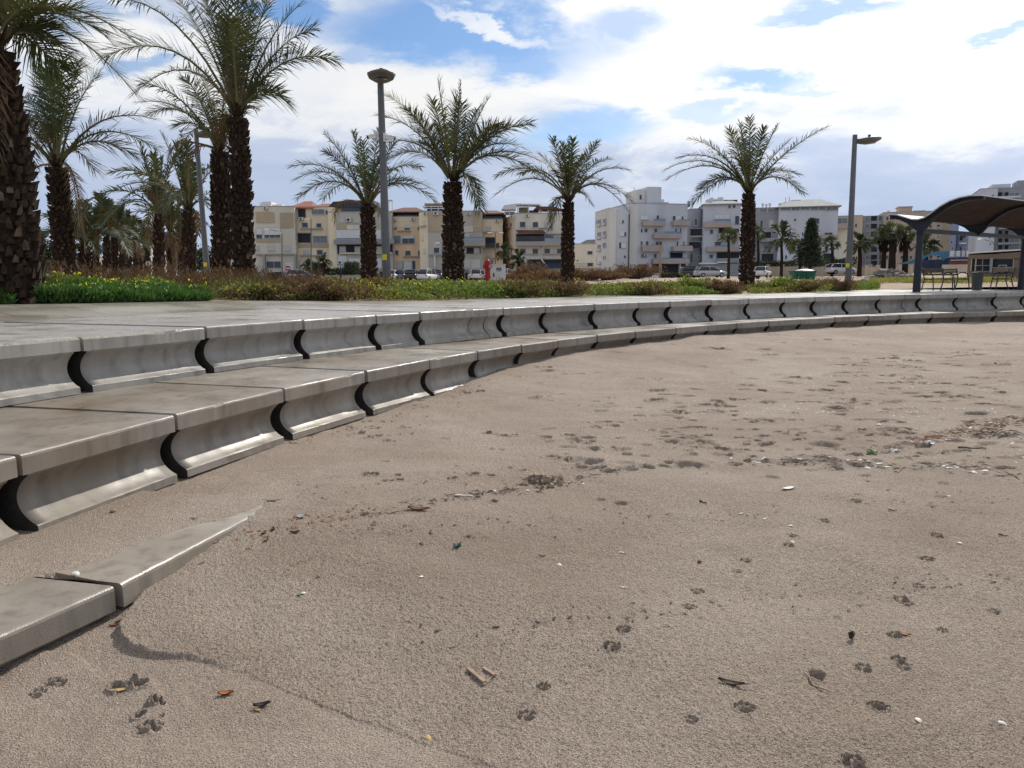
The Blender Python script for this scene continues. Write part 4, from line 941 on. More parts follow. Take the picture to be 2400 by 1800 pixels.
# ---- A: cream block + peach wing with red roof
A = Bld('apartment_building', "leftmost cream flats with an orange-red hipped roof over a peach wing", Face(552, 150), group=ROW)
A.wing(F3, -150, 325, 650, 14, M['cream'])
A.wing(F3, 650, 320, 1056, 10, M['peach'], proud=-1.6)
A.add(F3, [('x',205,262,250,325,M['white'],-4,-2,'roof_parapet'),('x',255,258,360,325,M['whiteb'],-5,-1,'roof_parapet'),('x',360,285,470,325,M['whiteb'],-5,-2,'roof_parapet'),
 ('p',200,385,415,515,M['tan']),('p',487,395,640,575,M['tan']),('p',200,702,490,745,M['tan']),('ac',295,328,345,358)])
A.add(F3, [('h',325,432,400,495,.75),('s',515,440,590,500),('s',345,785,418,845),('s',538,785,608,845),('s',170,785,237,840),('w',330,970,495,1045)], proud=.0)
A.add(F3, [('h',205,580,272,700,.6),('h',300,575,485,690,.7)], proud=.02)
A.add(F3, [('l',200,878,690,892),('c',298,892,322,1085),('c',665,892,687,1085),('x',560,985,650,1070,M['shutterw'],.02,.1,'garage_door')])
A.add(F3, [('d',672,343,758,440),('g',835,348,980,405),('w',998,360,1045,405),('ac',685,442,740,477),('w',718,507,785,560),('w',890,515,945,562),('o',668,632,825,745),('g',850,665,1015,745),('p',668,750,1030,800,M['tan']),('s',735,830,800,885),('w',897,832,962,885),('l',705,572,960,586),('l',700,890,985,902),('s',690,955,830,1080,'w'),('s',850,960,960,1080,'w')], proud=-1.6)
A.hip(F3, 600, 815, 325, 250, 11, M['redroof'], proud=-1.6, ridge=.28)
A.hip(F3, 822, 1046, 325, 272, 8, M['redroof'], proud=-2.6, ridge=.3)
# ---- B: grey block + orange wing
B_ = Bld('apartment_building', "grey flats with a black rooftop terrace and an orange wing, behind the lamp post", Face(772, 147), group=ROW)
B_.wing(F3, 1058, 390, 1800, 14, M['greyb'])
B_.add(F3, [('x',1060,330,1150,1180,M['peach'],-.05,.03,'side_strip')])
B_.wing(F3, 1800, 435, 2150, 10, M['orange'], proud=-1.6)
B_.add(F3, [('x',1800,436,2150,560,M['peach'],-1.9,-1.56,'wall_panel'),
 ('x',1200,325,1450,388,M['glass'],-4,-.6,'terrace_glazing'),('x',1065,345,1200,390,M['tan'],-4,-.8,'terrace_wall'),('x',1455,330,1660,390,M['greyb'],-6,-2,'terrace_wall'),
 ('s',1180,455,1245,515),('ac',1270,455,1325,505),('s',1350,455,1420,515),('p',1160,520,1275,590,M['tan']),('p',1275,540,1480,590,M['creamlt']),('h',1145,597,1432,705,.92),('s',1600,600,1670,710,'w'),('b',1135,712,1838,765,M['greyw']),
 ('o',1160,772,1815,878,M['greyb']),('x',1190,862,1810,880,M['cream'],.02,.5,'ledge'),('s',1170,905,1270,1060,'w'),('s',1290,935,1440,1060,'w'),('s',1590,935,1680,1060,'w'),('ac',1170,962,1230,1002),('w',1750,465,1760,525)])
B_.add(F3, [('s',1190,797,1255,855),('s',1370,797,1440,860),('s',1600,797,1680,860)], proud=.03)
B_.poly(F3, [(1050,318),(1105,262),(1450,246),(1560,262),(1660,330),(1200,326)], 8, M['raildark'], 'terrace_roof', off=-.3)
for x in (1745, 1785):
    B_.add(F3, [('x',x,240,x+8,390,M['white'],-2,-1.8,'frame_post')])
B_.add(F3, [('x',1740,234,1795,242,M['white'],-3,-1,'frame_beam')])
B_.add(F3, [('x',1805,378,2115,440,M['glass'],-5,-1.8,'terrace_glazing'),('ac',2020,450,2060,480),('ac',1815,465,1845,485),('w',1815,540,1845,585),('h',1940,540,2000,590,.5),('w',2095,545,2125,590),('g',1815,660,1890,755),('h',1910,662,2055,755,.32),('w',1828,838,1865,890),('w',1948,842,2008,895),('w',2100,842,2130,895),('l',1860,600,2010,612),('l',1925,904,2140,914),('x',1885,620,1905,1080,M['tan'],-1.7,-1.4,'pilaster'),('s',1840,970,1918,1060),('s',1924,970,2020,1070,'w'),('w',2030,960,2065,1060)], proud=-1.6)
B_.hip(F3, 1770, 2160, 376, 325, 9, M['brownroof'], proud=-1.6, ridge=.3)
# ---- C: beige + orange
C_ = Bld('apartment_building', "beige flats behind the middle palm with glass balcony and an orange recessed wing", Face(985, 144), group=ROW)
C_.wing(F4, 165, 372, 885, 14, M['greyb'])
C_.add(F4, [('x',166,385,262,1160,M['peach'],-.05,.03,'side_strip'),('p',270,372,440,605,M['tan']),('p',780,380,884,605,M['tan']),('p',672,540,780,610,M['cream'])])
C_.wing(F4, 886, 455, 1118, 10, M['orange'], proud=-1.6)
C_.add(F4, [('x',886,456,1118,600,M['peach'],-1.9,-1.56,'wall_panel'),
 ('w',325,472,382,530),('w',785,482,845,538),('s',675,480,692,535),('ac',328,375,382,415),('ac',712,385,757,412),('ac',215,385,245,412),('s',672,625,742,710),('b',668,714,920,772,M['slabc']),('r',672,675,912,714,M['railglass']),
 ('o',668,785,868,860,M['greyb']),('w',330,790,390,848),('l',275,862,425,880),('c',335,882,350,1010,M['white']),('s',672,925,750,1025),('p',760,925,860,1025,M['creamlt']),('l',660,1030,905,1050),('o',690,1075,885,1165),('o',275,1040,430,1160),
 ('w',193,480,210,535),('w',220,475,236,530),('l',165,540,235,550),('w',193,650,208,705),('w',203,805,218,855),('w',228,800,242,850)])
C_.add(F4, [('s',672,795,700,850),('s',795,797,850,852)], proud=.03)
for x in (215, 290, 370, 432): C_.add(F4, [('x',x,312,x+9,372,M['white'],-1,-.8,'pergola_post')])
C_.add(F4, [('x',195,304,445,314,M['white'],-4,-.5,'pergola_beam'),('x',235,330,440,372,M['raildark'],-5,-2,'terrace_wall'),('x',210,268,440,290,M['straw'],-4,-1.5,'pergola_cover')])
C_.add(F4, [('x',890,388,1112,455,M['glass'],-5,-1.8,'terrace_glazing'),('ac',1030,460,1080,488),('s',930,545,985,590),('l',892,603,1000,613),('d',920,665,1030,735),('r',922,735,1082,790,M['raildark']),('l',900,785,1085,800),('s',925,835,990,885),('l',920,900,1118,910),('g',920,930,1010,1040)], proud=-1.6)
C_.hip(F4, 855, 1120, 388, 352, 9, M['brownroof'], proud=-1.6, ridge=.3)
# ---- D: with the white pergola
D_ = Bld('apartment_building', "cream flats with a white gabled rooftop pergola and a brown-red balcony awning", Face(1208, 142), group=ROW)
D_.wing(F4, 1268, 395, 1835, 14, M['creamlt'])
side = Face(1180, 151.5, -55)
p0 = D_.face.pt(D_.face.uz(*fcrop(F4, 1268, 700))[0], 0); pL = at(fcrop(F4, 1117, 700)[0], 655, 155)
side.P = np.array([pL[0], pL[1], 0]); dd = p0-side.P; dd[2] = 0; side.len = np.linalg.norm(dd); side.d = dd/side.len; side.n = np.array([side.d[1], -side.d[0], 0])
mb = MB(); zt = D_.face.uz(*fcrop(F4, 1268, 395))[1]; side.bx(mb, 0, side.len-.02, D_.bz, zt-.02, -.8, 0); mb.build('side_wall', M['peach'], D_.root)
D_.add(F4, [('w',1210,505,1228,555),('w',1172,510,1188,550),('w',1122,525,1136,552),('w',1168,660,1188,720),('l',1135,560,1230,570),('w',1218,810,1232,850)], f=side)
D_.add(F4, [('w',1322,493,1382,552),('w',1470,495,1528,552),('s',1605,500,1660,555),('l',1540,560,1700,570),('ac',1385,410,1425,440),('ac',1205,415,1255,445),
 ('o',1280,632,1600,716),('g',1606,645,1705,714),('b',1275,720,1832,770,M['slabc']),('r',1282,660,1600,718,M['raildark']),('r',1604,680,1832,720,M['railglass']),('l',1610,628,1832,636),
 ('w',1322,803,1385,858),('w',1468,803,1528,858),('w',1605,803,1665,855),('w',1750,803,1800,855),('l',1315,862,1535,870),('l',1590,860,1832,868),
 ('o',1405,925,1830,1025),('r',1420,970,1832,1028,M['bluedk']),('l',1270,1030,1835,1045),('s',1290,930,1390,1020,'w')])
D_.poly(F4, [(1268,592),(1580,592),(1622,632),(1300,632)], .25, M['brownroof'], 'awning', off=1.5)
mb = MB(); mb.tube([D_.face.pt(*D_.face.uz(*fcrop(F4, *q)), .3) for q in ((1600,770),(1575,800),(1570,930),(1605,975),(1602,1028))], .17, 6); mb.build('drain_pipe', M['white'], D_.root)
for x in (1140, 1195, 1290, 1415, 1540, 1558, 1640): D_.add(F4, [('x',x,290 if x < 1600 else 345,x+12,400,M['white'],-1.2,-1.,'pergola_post')])
D_.poly(F4, [(1108,345),(1140,298),(1280,278),(1552,284),(1552,297),(1282,292),(1270,345)], 3.5, M['offwhite'], 'pergola_roof', off=-.4)
D_.poly(F4, [(1480,345),(1520,308),(1700,312),(1835,345)], 5, M['brownroof'], 'terrace_roof', off=-.6)
D_.add(F4, [('x',1310,305,1425,395,M['tan'],-5,-3,'stair_hut'),('x',1430,335,1540,395,M['straw'],-5,-4,'reed_screen'),('x',1150,365,1260,398,M['greyw'],-3,-1.5,'terrace_wall'),('x',1325,258,1332,285,M['raildark'],-3,-2.9,'antenna')])
# ---- E: low annexe
E_ = Bld('apartment_building', "low pale two storey house between the slim palm and the white flats", Face(1350, 165))
E_.wing(F4, 1940, 748, 2200, 12, M['creamlt']); E_.add(F4, [('w',2100,830,2155,866),('w',2100,965,2160,1000),('d',1978,930,1990,942)])
E_.poly(F4, [(2010,742),(2100,692),(2200,688),(2200,745)], 6, M['greyroof'], 'roof', off=-2)
E_.add(F4, [('x',1950,975,2170,980,M['raildark'],1.5,1.55,'railing'),('x',1950,1000,2170,1004,M['raildark'],1.5,1.55,'railing'),('x',1950,1022,2170,1050,M['stone'],1.4,1.7,'garden_wall')])
# ---- F: white block
Ff = Face(1446, 185, 12); F_ = Bld('apartment_building', "tall white block of flats with a square rooftop stair tower and tan balconies", Ff)
F_.wing(F5, 556, 345, 1158, 16, M['bluew'])
lo2 = Face(1446, 188, 12)
# left portion: a lower body whose end wall turns towards the left
p0 = np.array([at(fcrop(F5, 425, 700)[0], 655, 184)[0], 184., 0]); pe = np.array([at(fcrop(F5, 192, 700)[0], 655, 203)[0], 203., 0])
end = Face(1400, 190, -60); dd = p0-pe; end.len = np.linalg.norm(dd); end.P = pe; end.d = dd/end.len; end.n = np.array([end.d[1], -end.d[0], 0])
z1 = end.uz(*fcrop(F5, 192, 438))[1]; z2 = end.uz(*fcrop(F5, 425, 385))[1]
uq = end.uz(*fcrop(F5, 345, 700))[0]
mb = MB(); end.bx(mb, 0, uq, F_.bz, z1, -1.2, 0); end.bx(mb, 0, uq, z1, z1+.15, -.3, .06); mb.build('end_wall', M['creamw'], F_.root)
mb = MB(); end.bx(mb, uq-.6, end.len, F_.bz, z2-.3, -1.2, .5); mb.build('end_wall', M['creamw'], F_.root)
fl = Face(fcrop(F5, 425, 700)[0], 183.7, 4)
mb = MB(); u1 = fl.uz(*fcrop(F5, 548, 700))[0]; fl.bx(mb, 0, u1, F_.bz, fl.uz(*fcrop(F5, 480, 378))[1], -10, 0); mb.build('wall', M['bluew'], F_.root)
F_.add(F5, [('w',478,515,495,545),('s',455,515,474,545,'w'),('w',500,640,520,680),('s',450,625,498,680,'w'),('w',447,745,467,805),('s',470,745,520,805,'w'),('w',497,880,515,905),('g',430,980,490,1030),('x',543,450,552,1010,M['raildark'],.02,.3,'drain_pipe')], f=fl)
F_.add(F5, [('w',225,510,262,545),('ac',228,555,262,580),('w',282,500,315,540),('ac',282,545,315,565),('w',225,640,262,680),('ac',228,685,262,712),('w',282,630,315,668),('ac',282,672,315,694),('w',225,770,260,805),('ac',228,812,260,838),('w',280,750,315,798),('w',200,895,215,950),('ac',225,945,262,972),('w',222,1005,262,1040),('w',297,1000,315,1042),('w',280,885,290,918),('w',300,885,310,918),('w',208,515,214,560)], f=end)
F_.add(F5, [('w',362,1000,384,1032)], f=end, proud=.5)
F_.add(F5, [('x',556,345,640,1020,M['creamw'],-.05,.04,'wall_panel'),
 ('x',655,190,755,345,M['creamw'],-9,-2.,'stair_tower'),('x',757,162,902,345,M['bluew'],-8,-1.,'stair_tower'),('x',903,290,940,345,M['bluew'],-6,-1.5,'roof_parapet'),('w',658,252,680,300),('x',820,325,965,372,M['bluew'],-.8,-.2,'roof_parapet'),
 ('x',648,155,652,190,M['raildark'],-3,-2.95,'antenna')])
F_.add(F5, [('x',850,350,925,368,M['dark'],-.2,-.15,'vent_slots')])
F_.add(F5, [('s',670,465,745,510,'w'),('w',835,465,858,530),('w',1003,470,1030,512),('s',1036,470,1090,525,'w'),('w',1097,475,1112,515),('w',672,602,688,638),('w',710,602,740,638),('w',812,602,840,636),('w',1030,602,1043,640),('w',1078,600,1090,638),('w',672,732,688,770),('w',725,732,750,770),('w',825,735,857,782),('w',1043,735,1058,780),('w',1113,732,1123,775),('g',672,865,735,902),('w',808,865,835,905),('o',975,850,1100,920),
 ('b',675,528,905,575),('b',985,528,1160,572),('b',790,655,1075,705),('b',670,782,885,840),('b',985,785,1185,835),('b',780,915,1150,965),
 ('r',790,505,905,528,M['blueglass']),('r',1035,512,1160,528,M['railglass']),('r',900,637,1075,656,M['blueglass']),('r',760,770,880,782,M['railglass']),('r',1060,775,1180,785,M['blueglass']),('r',880,905,1110,916,M['blueglass']),
 ('x',965,842,1105,852,M['tealblue'],.1,1.6,'awning'),('o',565,978,610,1010),('o',650,975,740,1012),('o',785,970,1125,1065),('c',868,970,876,1065),('c',1060,970,1070,1065,M['white']),('c',1125,965,1142,1070,M['white']),('ac',700,868,735,890)])
# ---- G: white block with round stair
G_ = Bld('apartment_building', "white flats behind the lone palm with a curved grey stair bay and tan balconies", Face(1642, 190, -8))
G_.wing(F5, 1325, 345, 1712, 14, M['bluew'])
u0, u1, z0, z1 = G_.face.rect(F5, 1158, 385, 1325, 950); mb = MB(); c = G_.face.pt((u0+u1)/2, 0, -3.5)
mb.lathe([((u1-u0)/2, G_.bz), ((u1-u0)/2, z1)], 24, 0, (c[0], c[1], 0)); mb.build('stair_bay', M['greyw'], G_.root)
G_.hip(F5, 1335, 1712, 345, 300, 12, M['greyroof'], ridge=.3)
G_.add(F5, [('x',1378,278,1480,335,M['bluew'],-8,-4,'roof_hut'),('x',1500,252,1555,310,M['white'],-7,-5,'roof_hut'),('x',1555,285,1700,310,M['raildark'],-9,-4,'roof_hut'),('t',1400,262,1440,280),('x',1185,285,1210,345,M['greyw'],-9,-7,'roof_hut'),
 ('w',1625,355,1652,385),('w',1580,360,1602,388),('s',1435,455,1590,505,'w'),('b',1325,532,1600,590),('r',1430,508,1595,532,M['blueglass']),('w',1390,612,1420,655),('o',1480,595,1600,648),('b',1468,655,1690,710),('w',1440,738,1500,775),('b',1350,790,1690,840),('r',1478,775,1565,792,M['blueglass']),('o',1460,848,1690,908),('w',1385,870,1420,905),('b',1455,915,1690,955,M['slabc']),('w',1650,470,1690,560),('w',1640,600,1690,640)])
G_.add(F5, [('o',1185,605,1305,672,M['greyw']),('o',1172,740,1300,800,M['greyw']),('w',1228,500,1258,568),('w',1185,860,1210,950),('w',1262,880,1282,920),('l',1160,675,1310,690)], proud=.05)
G_.add(F5, [('x',1270,975,1690,1065,M['greyw'],4,6,'ground_floor'),('x',1255,960,1440,975,M['white'],3.5,6.5,'canopy'),('x',1425,950,1560,962,M['white'],6.5,7,'canopy'),('o',1560,990,1690,1060)])
# ---- H: grey-white block with roof band of windows
H_ = Bld('apartment_building', "white flats with grey hipped roof and a window band under the eaves", Face(1826, 185, -14))
H_.wing(F6, 165, 655, 662, 14, M['bluew'], parapet=0); H_.wing(F6, -40, 665, 165, 12, M['greyw'], proud=-1.2); H_.wing(F6, 600, 742, 752, 8, M['creamlt'], proud=-1.5)
H_.hip(F6, 162, 665, 655, 598, 14, M['greyroof'], ridge=.25)
H_.add(F6, [('g',270,660,335,688),('g',345,656,420,684),('g',430,656,490,686),('g',498,658,552,686),('g',558,658,655,690),('g',180,664,260,688),('w',420,757,500,797),('w',290,760,306,776),('w',545,875,610,910),('b',512,895,640,935),('w',320,1030,345,1060),('w',215,1065,230,1095),('s',465,865,510,905,'w'),('w',550,1010,570,1040),('o',535,1050,600,1120),
 ('x',222,600,292,650,M['bluew'],-8,-5,'roof_hut'),('x',290,580,370,625,M['white'],-8,-6,'roof_hut'),('t',25,614,45,640),('t',55,620,75,645),('t',85,612,105,640),('t',170,612,200,640),('x',240,560,244,600,M['raildark'],-6,-5.95,'antenna'),('x',270,556,274,600,M['raildark'],-6,-5.95,'antenna')])
H_.add(F6, [('g',5,668,65,700),('g',75,668,160,700),('w',10,770,30,830),('s',85,770,118,830),('o',30,868,100,920),('b',0,920,160,950,M['greyw']),('w',45,970,60,1005),('w',100,970,115,1005),('o',20,1050,120,1115),('r',0,1005,120,1020,M['railglass'])], proud=-1.2)
H_.add(F6, [('g',600,750,745,795),('b',600,800,752,840),('b',612,895,660,935)], proud=-1.5)
# ---- I: beige blocks behind the shelter
I2 = Bld('apartment_building', "narrow beige flats half hidden behind the right lamp post", Face(2005, 235, -22))
I2.wing(F6, 650, 735, 865, 12, M['beige']); I2.add(F6, [('x',790,722,825,735,M['greyw'],-5,-3,'roof_hut'),('w',680,860,700,890),('w',680,930,700,960),('w',775,800,790,830),('w',775,870,790,900),('w',775,940,790,970),('w',800,800,815,830),('w',830,880,845,910)])
I_ = Bld('apartment_building', "long beige flats with columns of grey windows behind the fan palms and shelter", Face(2070, 240, -18))
I_.wing(F6, 1040, 700, 1590, 14, M['beige']); I_.wing(F6, 866, 735, 1040, 13, M['greyw'], proud=-.8)
its = []
for y in (765, 830, 895, 960, 1025, 1090, 1140):
    its += [('g',888,y-28,925,y+8),('o',935,y-30,985,y+10,M['greyw']),('w',1002,y-30,1024,y+6)]
I_.add(F6, its, proud=-.8)
its = []
for y in (765, 830, 895, 960, 1025, 1090):
    its += [('w',1060,y-25,1078,y+5),('w',1110,y-25,1122,y+5),('w',1180,y-22,1200,y+5),('w',1255,y-22,1275,y+5),('w',1340,y-22,1362,y+5),('w',1420,y-22,1440,y+5),('w',1482,y-22,1510,y-5),('ac',1486,y,1508,y+14)]
I_.add(F6, its+[('x',1520,745,1590,1120,M['tan'],-.05,.06,'wall_panel'),('x',1180,655,1292,700,M['beige'],-8,-3,'roof_hut'),('x',1172,648,1298,657,M['slabc'],-8.3,-2.7,'roof_slab'),('t',1080,675,1104,700),('x',1300,685,1400,700,M['greyroof'],-6,-2,'roof_hut')])
J_ = Bld('apartment_building', "blue-painted flats seen under the shelter roof", Face(2223, 260, -28))
J_.wing(F7, 955, 490, 1100, 12, M['blueb']); J_.wing(F7, 1090, 685, 1292, 12, M['blueb'], proud=-2)
J_.add(F7, [('w',985,560,1010,590),('w',985,800,1010,830),('w',1000,880,1020,910),('x',1055,680,1075,930,M['bluedk'],0,.15,'wall_panel'),('o',1100,730,1180,760,M['blueb'])])
J_.add(F7, [('w',1155,800,1175,820),('w',1155,885,1175,905),('o',1105,740,1145,790,M['blueb']),('o',1105,880,1130,915,M['blueb']),('w',1250,800,1270,830),('w',1250,870,1270,900),('b',1095,820,1190,840,M['bluew'])], proud=-2)
K_ = Bld('apartment_building', "tallest pale tower of flats at the right edge behind the shelter", Face(2310, 215, -24))
K_.wing(F7, 1372, 122, 1600, 18, M['bluew']); K_.wing(F7, 1595, 95, 2450, 16, M['greyw'], proud=-1.)
K_.add(F7, [('x',1550,42,1798,125,M['bluew'],-12,-4,'roof_hut'),('x',1885,-10,2100,100,M['greyw'],-12,-4,'roof_hut'),('w',1515,205,1545,245),('w',1480,705,1505,760),('ac',1480,715,1510,735),('w',1480,590,1505,620),('w',1490,830,1505,850)])
its = []
for y in (190, 290, 390, 490, 590, 690, 790, 880):
    its += [('o',1605,y-25,1660,y+45,M['greyw']),('o',1690,y-25,1740,y+45,M['greyw']),('g',1760,y-20,1880,y+45),('b',1600,y+28,1895,y+55,M['bluew'] if y < 400 else M['greyw']),('w',1960,y-20,2030,y+30),('w',2120,y-20,2200,y+30)]
K_.add(F7, its, proud=-1.)
# skeleton of walkways between the blue flats and the tower
W_ = Bld('scaffold_walkway', "thin steel stair frame between the blue flats and the tall tower", Face(2285, 225), cat='scaffold')
for x in (1290, 1325, 1358): W_.add(F7, [('x',x,750 if x > 1300 else 780,x+6,935,M['steel'],-.1,.1,'post')])
for y in (772, 855, 915): W_.add(F7, [('x',1284,y,1366,y+9,M['steel'],-1,1,'deck')])
# ---- restaurant and the blue canopy
L_ = Bld('restaurant_building', "low tan pavilion with large dark windows under the right side of the shelter", Face(2270, 82, -31), cat='building')
L_.wing(F7, 1215, 965, 2400, 9, M['tandk'], parapet=0)
L_.poly(F7, [(1205,955),(1215,948),(2400,880),(2400,893),(1215,966)], 10, M['white'], 'roof_edge', off=.6)
L_.add(F7, [('x',1215,968,2400,1022,M['tandk'],.02,.25,'fascia'),('o',1260,1030,1300,1190,M['tan']),('d',1310,1035,1395,1115),('d',1402,1035,1490,1115),('d',1310,1125,1395,1190),('d',1402,1125,1490,1190),('c',1492,1025,1525,1210,M['greyw']),('d',1530,1035,1790,1140),('g',1610,1120,1700,1190),('x',1530,1150,1800,1210,M['tandk'],.02,.3,'low_wall'),('d',1890,1030,2300,1130),('x',1880,1140,2400,1240,M['tan'],.02,.4,'low_wall')])
N_ = Bld('canopy_building', "dark pavilion with an angular bright blue canvas roof behind the bench", Face(2215, 95, -30), cat='building')
N_.add(F7, [('x',590,1040,900,1190,M['bluedk'],-5,-1,'wall'),('x',870,1105,1212,1200,M['cream'],-4,-.5,'low_wall'),('x',880,1010,1212,1110,M['bluedk'],-5,-1.5,'wall')])
N_.poly(F7, [(298,1100),(480,1055),(770,950),(810,935),(880,985),(700,1000),(590,1080),(470,1100)], .3, M['tealblue'], 'canvas_roof', off=1.5)
N_.poly(F7, [(810,937),(972,932),(965,1000),(880,1060),(850,1000)], .3, M['tealblue'], 'canvas_roof', off=.6)
N_.poly(F7, [(958,1105),(985,1058),(1215,1048),(1215,1098)], .4, M['dullred'], 'awning', off=.8)
N_.add(F7, [('x',985,1046,1218,1054,M['offwhite'],.5,1.1,'awning_edge')])
Q_ = Bld('billboard', "white three panel hoarding on posts above the red awning", Face(2225, 92, -30), cat='sign')
for x in (975, 1045, 1125, 1175): Q_.add(F7, [('x',x,930,min(x+62,1212),1002,M['offwhite'],0,.12,'panel')])
for x in (1040, 1120, 1172): Q_.add(F7, [('x',x,925,x+5,1060,M['raildark'],.13,.25,'post')])
# ---- houses at the end of the alley
h1 = Bld('house', "small grey house far down the palm alley", Face(228, 190)); h1.wing(F8, 800, 690, 900, 10, M['greyw']); h1.add(F8, [('w',845,720,865,745),('w',845,770,865,795),('d',805,760,825,800)])
h2 = Bld('house', "small peach house with grey roof far down the palm alley", Face(322, 170)); h2.wing(F8, 1165, 700, 1240, 10, M['peach']); h2.hip(F8, 1160, 1245, 705, 662, 10, M['greyroof']); h2.add(F8, [('w',1180,720,1195,760),('w',1210,720,1225,780),('d',1195,775,1210,815)])
h3 = Bld('house', "pale block seen above the far palms of the alley", Face(330, 260)); h3.wing(F8, 1150, 570, 1310, 12, M['cream']); h3.add(F8, [('w',1165,600,1180,620),('w',1215,600,1230,620),('w',1270,600,1285,620)])
h4 = Bld('house', "low tan wall house behind the leaning palm", Face(172, 120)); h4.wing(F8, 630, 665, 680, 8, M['beige']); h4.add(F8, [('w',645,700,660,740)])
h5 = Bld('house', "brown low building behind the thick left trunk", Face(95, 130)); h5.wing(F8, 300, 690, 500, 8, M['stone']); h5.add(F8, [('d',350,740,400,790)])

# ---- walls, hedges, fences in front of the flats
def low_wall(name, label, S, x0, y0, x1, y1, D, mat, pil=0, cat='wall'):
    f = Face(fcrop(S, x0, y0)[0], D); u0, u1, z0, z1 = f.rect(S, x0, y0, x1, y1)
    root = empty(name, f.pt((u0+u1)/2, z0), label, cat); mb = MB(); f.bx(mb, u0, u1, z0-.6, z1, -.25, 0); f.bx(mb, u0, u1, z1, z1+.08, -.3, .05); mb.build('wall_panel', mat, root)
    for i in range(pil):
        u = u0+(u1-u0)*i/max(1, pil-1); mb = MB(); f.bx(mb, u-.22, u+.22, z0-.6, z1+.35, -.35, .1); f.bx(mb, u-.3, u+.3, z1+.35, z1+.45, -.43, .18); mb.build('pillar', mat, root)
    return root
low_wall('garden_fence', "grey sheet fence below the cream flats", F3, 200, 1095, 935, 1180, 138, M['greyw'], 5, 'fence')
low_wall('garden_wall', "low stone wall beneath the dark hedge", F3, 1005, 1135, 1450, 1190, 132, M['stone'], 0)
low_wall('garden_wall', "long beige boundary wall with pillars below the right hand flats", F6, -50, 1160, 930, 1215, 150, M['stone'], 9)
low_wall('garden_wall', "beige wall with pillars below the fan palms", F6, 900, 1165, 1270, 1215, 140, M['beige'], 5)
def hedge(name, label, S, x0, y0, x1, y1, D, seed, cat='hedge', mats=None, size=.3):
    f = Face(fcrop(S, x0, y0)[0], D); u0, u1, z0, z1 = f.rect(S, x0, y0, x1, y1); rg = np.random.default_rng(seed)
    c = f.pt((u0+u1)/2, z0); n = int(900*max(1, (u1-u0)/3)); u = rg.uniform(u0, u1, n); o = rg.uniform(-1.6, 0, n)
    top = (z1-z0)*(.75+.35*fbm(u*.6+seed, o, 2)+.1); z = z0-.3+rg.random(n)**.7*(top+.3)
    P = f.P+np.outer(u, f.d)+np.outer(o, f.n); P[:, 2] = z; mb = MB(); V, F = leaf_quads(P, rg, size, .3, 1.5)
    mb.addn(V, F); ob = mb.build(name, (mats or M['darkgreen'])); tag(ob, label, cat); return ob
hedge('hedge', "clipped dark hedge along the stone wall below the grey flats", F3, 985, 1045, 1450, 1140, 134, 1)
hedge('round_bush', "rounded green bush above the hedge, left of the palm behind the lamp", F3, 1235, 975, 1400, 1060, 135, 2, 'bush', M['midgreen'])
hedge('round_bush', "dark garden bush beside the fence below the peach wing", F3, 850, 975, 960, 1110, 136, 3, 'bush')
hedge('round_bush', "dark bush right of the palm pair in front of the cream flats", F3, 330, 1085, 440, 1180, 60, 4, 'bush', size=.15)
hedge('hedge', "dark hedge below the round stair of the white flats", F6, -60, 1110, 320, 1165, 152, 5)
hedge('hedge', "dark shrubbery behind the wall left of the fan palms", F6, 480, 1080, 830, 1170, 153, 6)
hedge('hedge', "dark shrubs below the white block's open ground floor", F5, 870, 1055, 1260, 1105, 160, 7)
hedge('hedge', "shadowed greenery behind the thick palm trunk on the left", F8, 300, 690, 470, 830, 60, 8, mats=M['darkgreen'], size=.25)
hedge('hedge', "dark planting in the parking row below the orange flats", F3, 1650, 1090, 2210, 1135, 138, 9)
# ---- distant palms and trees
def fan_palm(label, px, D, by, ty, cr, r_, seed, feather=False, skirt=False, group='fan palms in front of the right hand flats'):
    rg = np.random.default_rng(seed); p = at(px, by, D); base = np.array([p[0], D, p[2]]); tp = at(px, ty, D); root = empty('fan_palm', base, label, 'palm tree', group)
    mb = MB(); mb.tube([base-[0, 0, .5], base*.5+tp*.5+[.1, 0, 0], tp], [r_*1.25, r_, r_*.85], 8); mb.build('trunk', M['fiber'], root)
    mb = MB(); R_ = cr*D/FPX
    for i in range(34 if not feather else 26):
        a = rg.uniform(0, 6.28); e = rg.uniform(-.7, 1.35); L = R_*rg.uniform(.75, 1.05); d = np.array([math.cos(a)*math.cos(e), math.sin(a)*math.cos(e), math.sin(e)])
        if feather:
            frond(mb, tp, tp+d*L*.6+[0, 0, L*.25], tp+d*L-[0, 0, L*.25*math.cos(e)], rg, 20, L*.25, .16, 0, 0); continue
        c = tp+d*L*.5; s = nrmz(np.cross(d, rg.normal(size=3))); u = np.cross(s, d)
        for j in np.linspace(-1.2, 1.2, 9):
            v = nrmz(d*math.cos(j)+s*math.sin(j)+np.array([0, 0, -.2])); mb.add([c, c+v*L*.3+s*L*.05, c+v*L*.55-[0, 0, L*.08], c+v*L*.3-s*L*.05], [(0, 1, 2, 3)])
        mb.tube([tp, c], .04, 3, 0, cap=False)
    if skirt:
        for i in range(60):
            a = rg.uniform(0, 6.28); d = np.array([math.cos(a), math.sin(a), 0]); q = tp+d*r_*rg.uniform(.8, 2.2)-[0, 0, R_*rg.uniform(0, 1.1)]; mb.add([q, q+[.1, 0, -.5], q+[0, .1, -.9], q+[-.1, 0, -.5]], [(0, 1, 2, 3)], 1)
    mb.build('crown', [M['midgreen'], M['fiber']], root)
fan_palm("slim fan palm just left of the lone date palm", 1707, 120, 648, 556, 28, .22, 1)
fan_palm("fan palm half hidden right of the lone date palm's trunk", 1776, 122, 648, 548, 24, .22, 2)
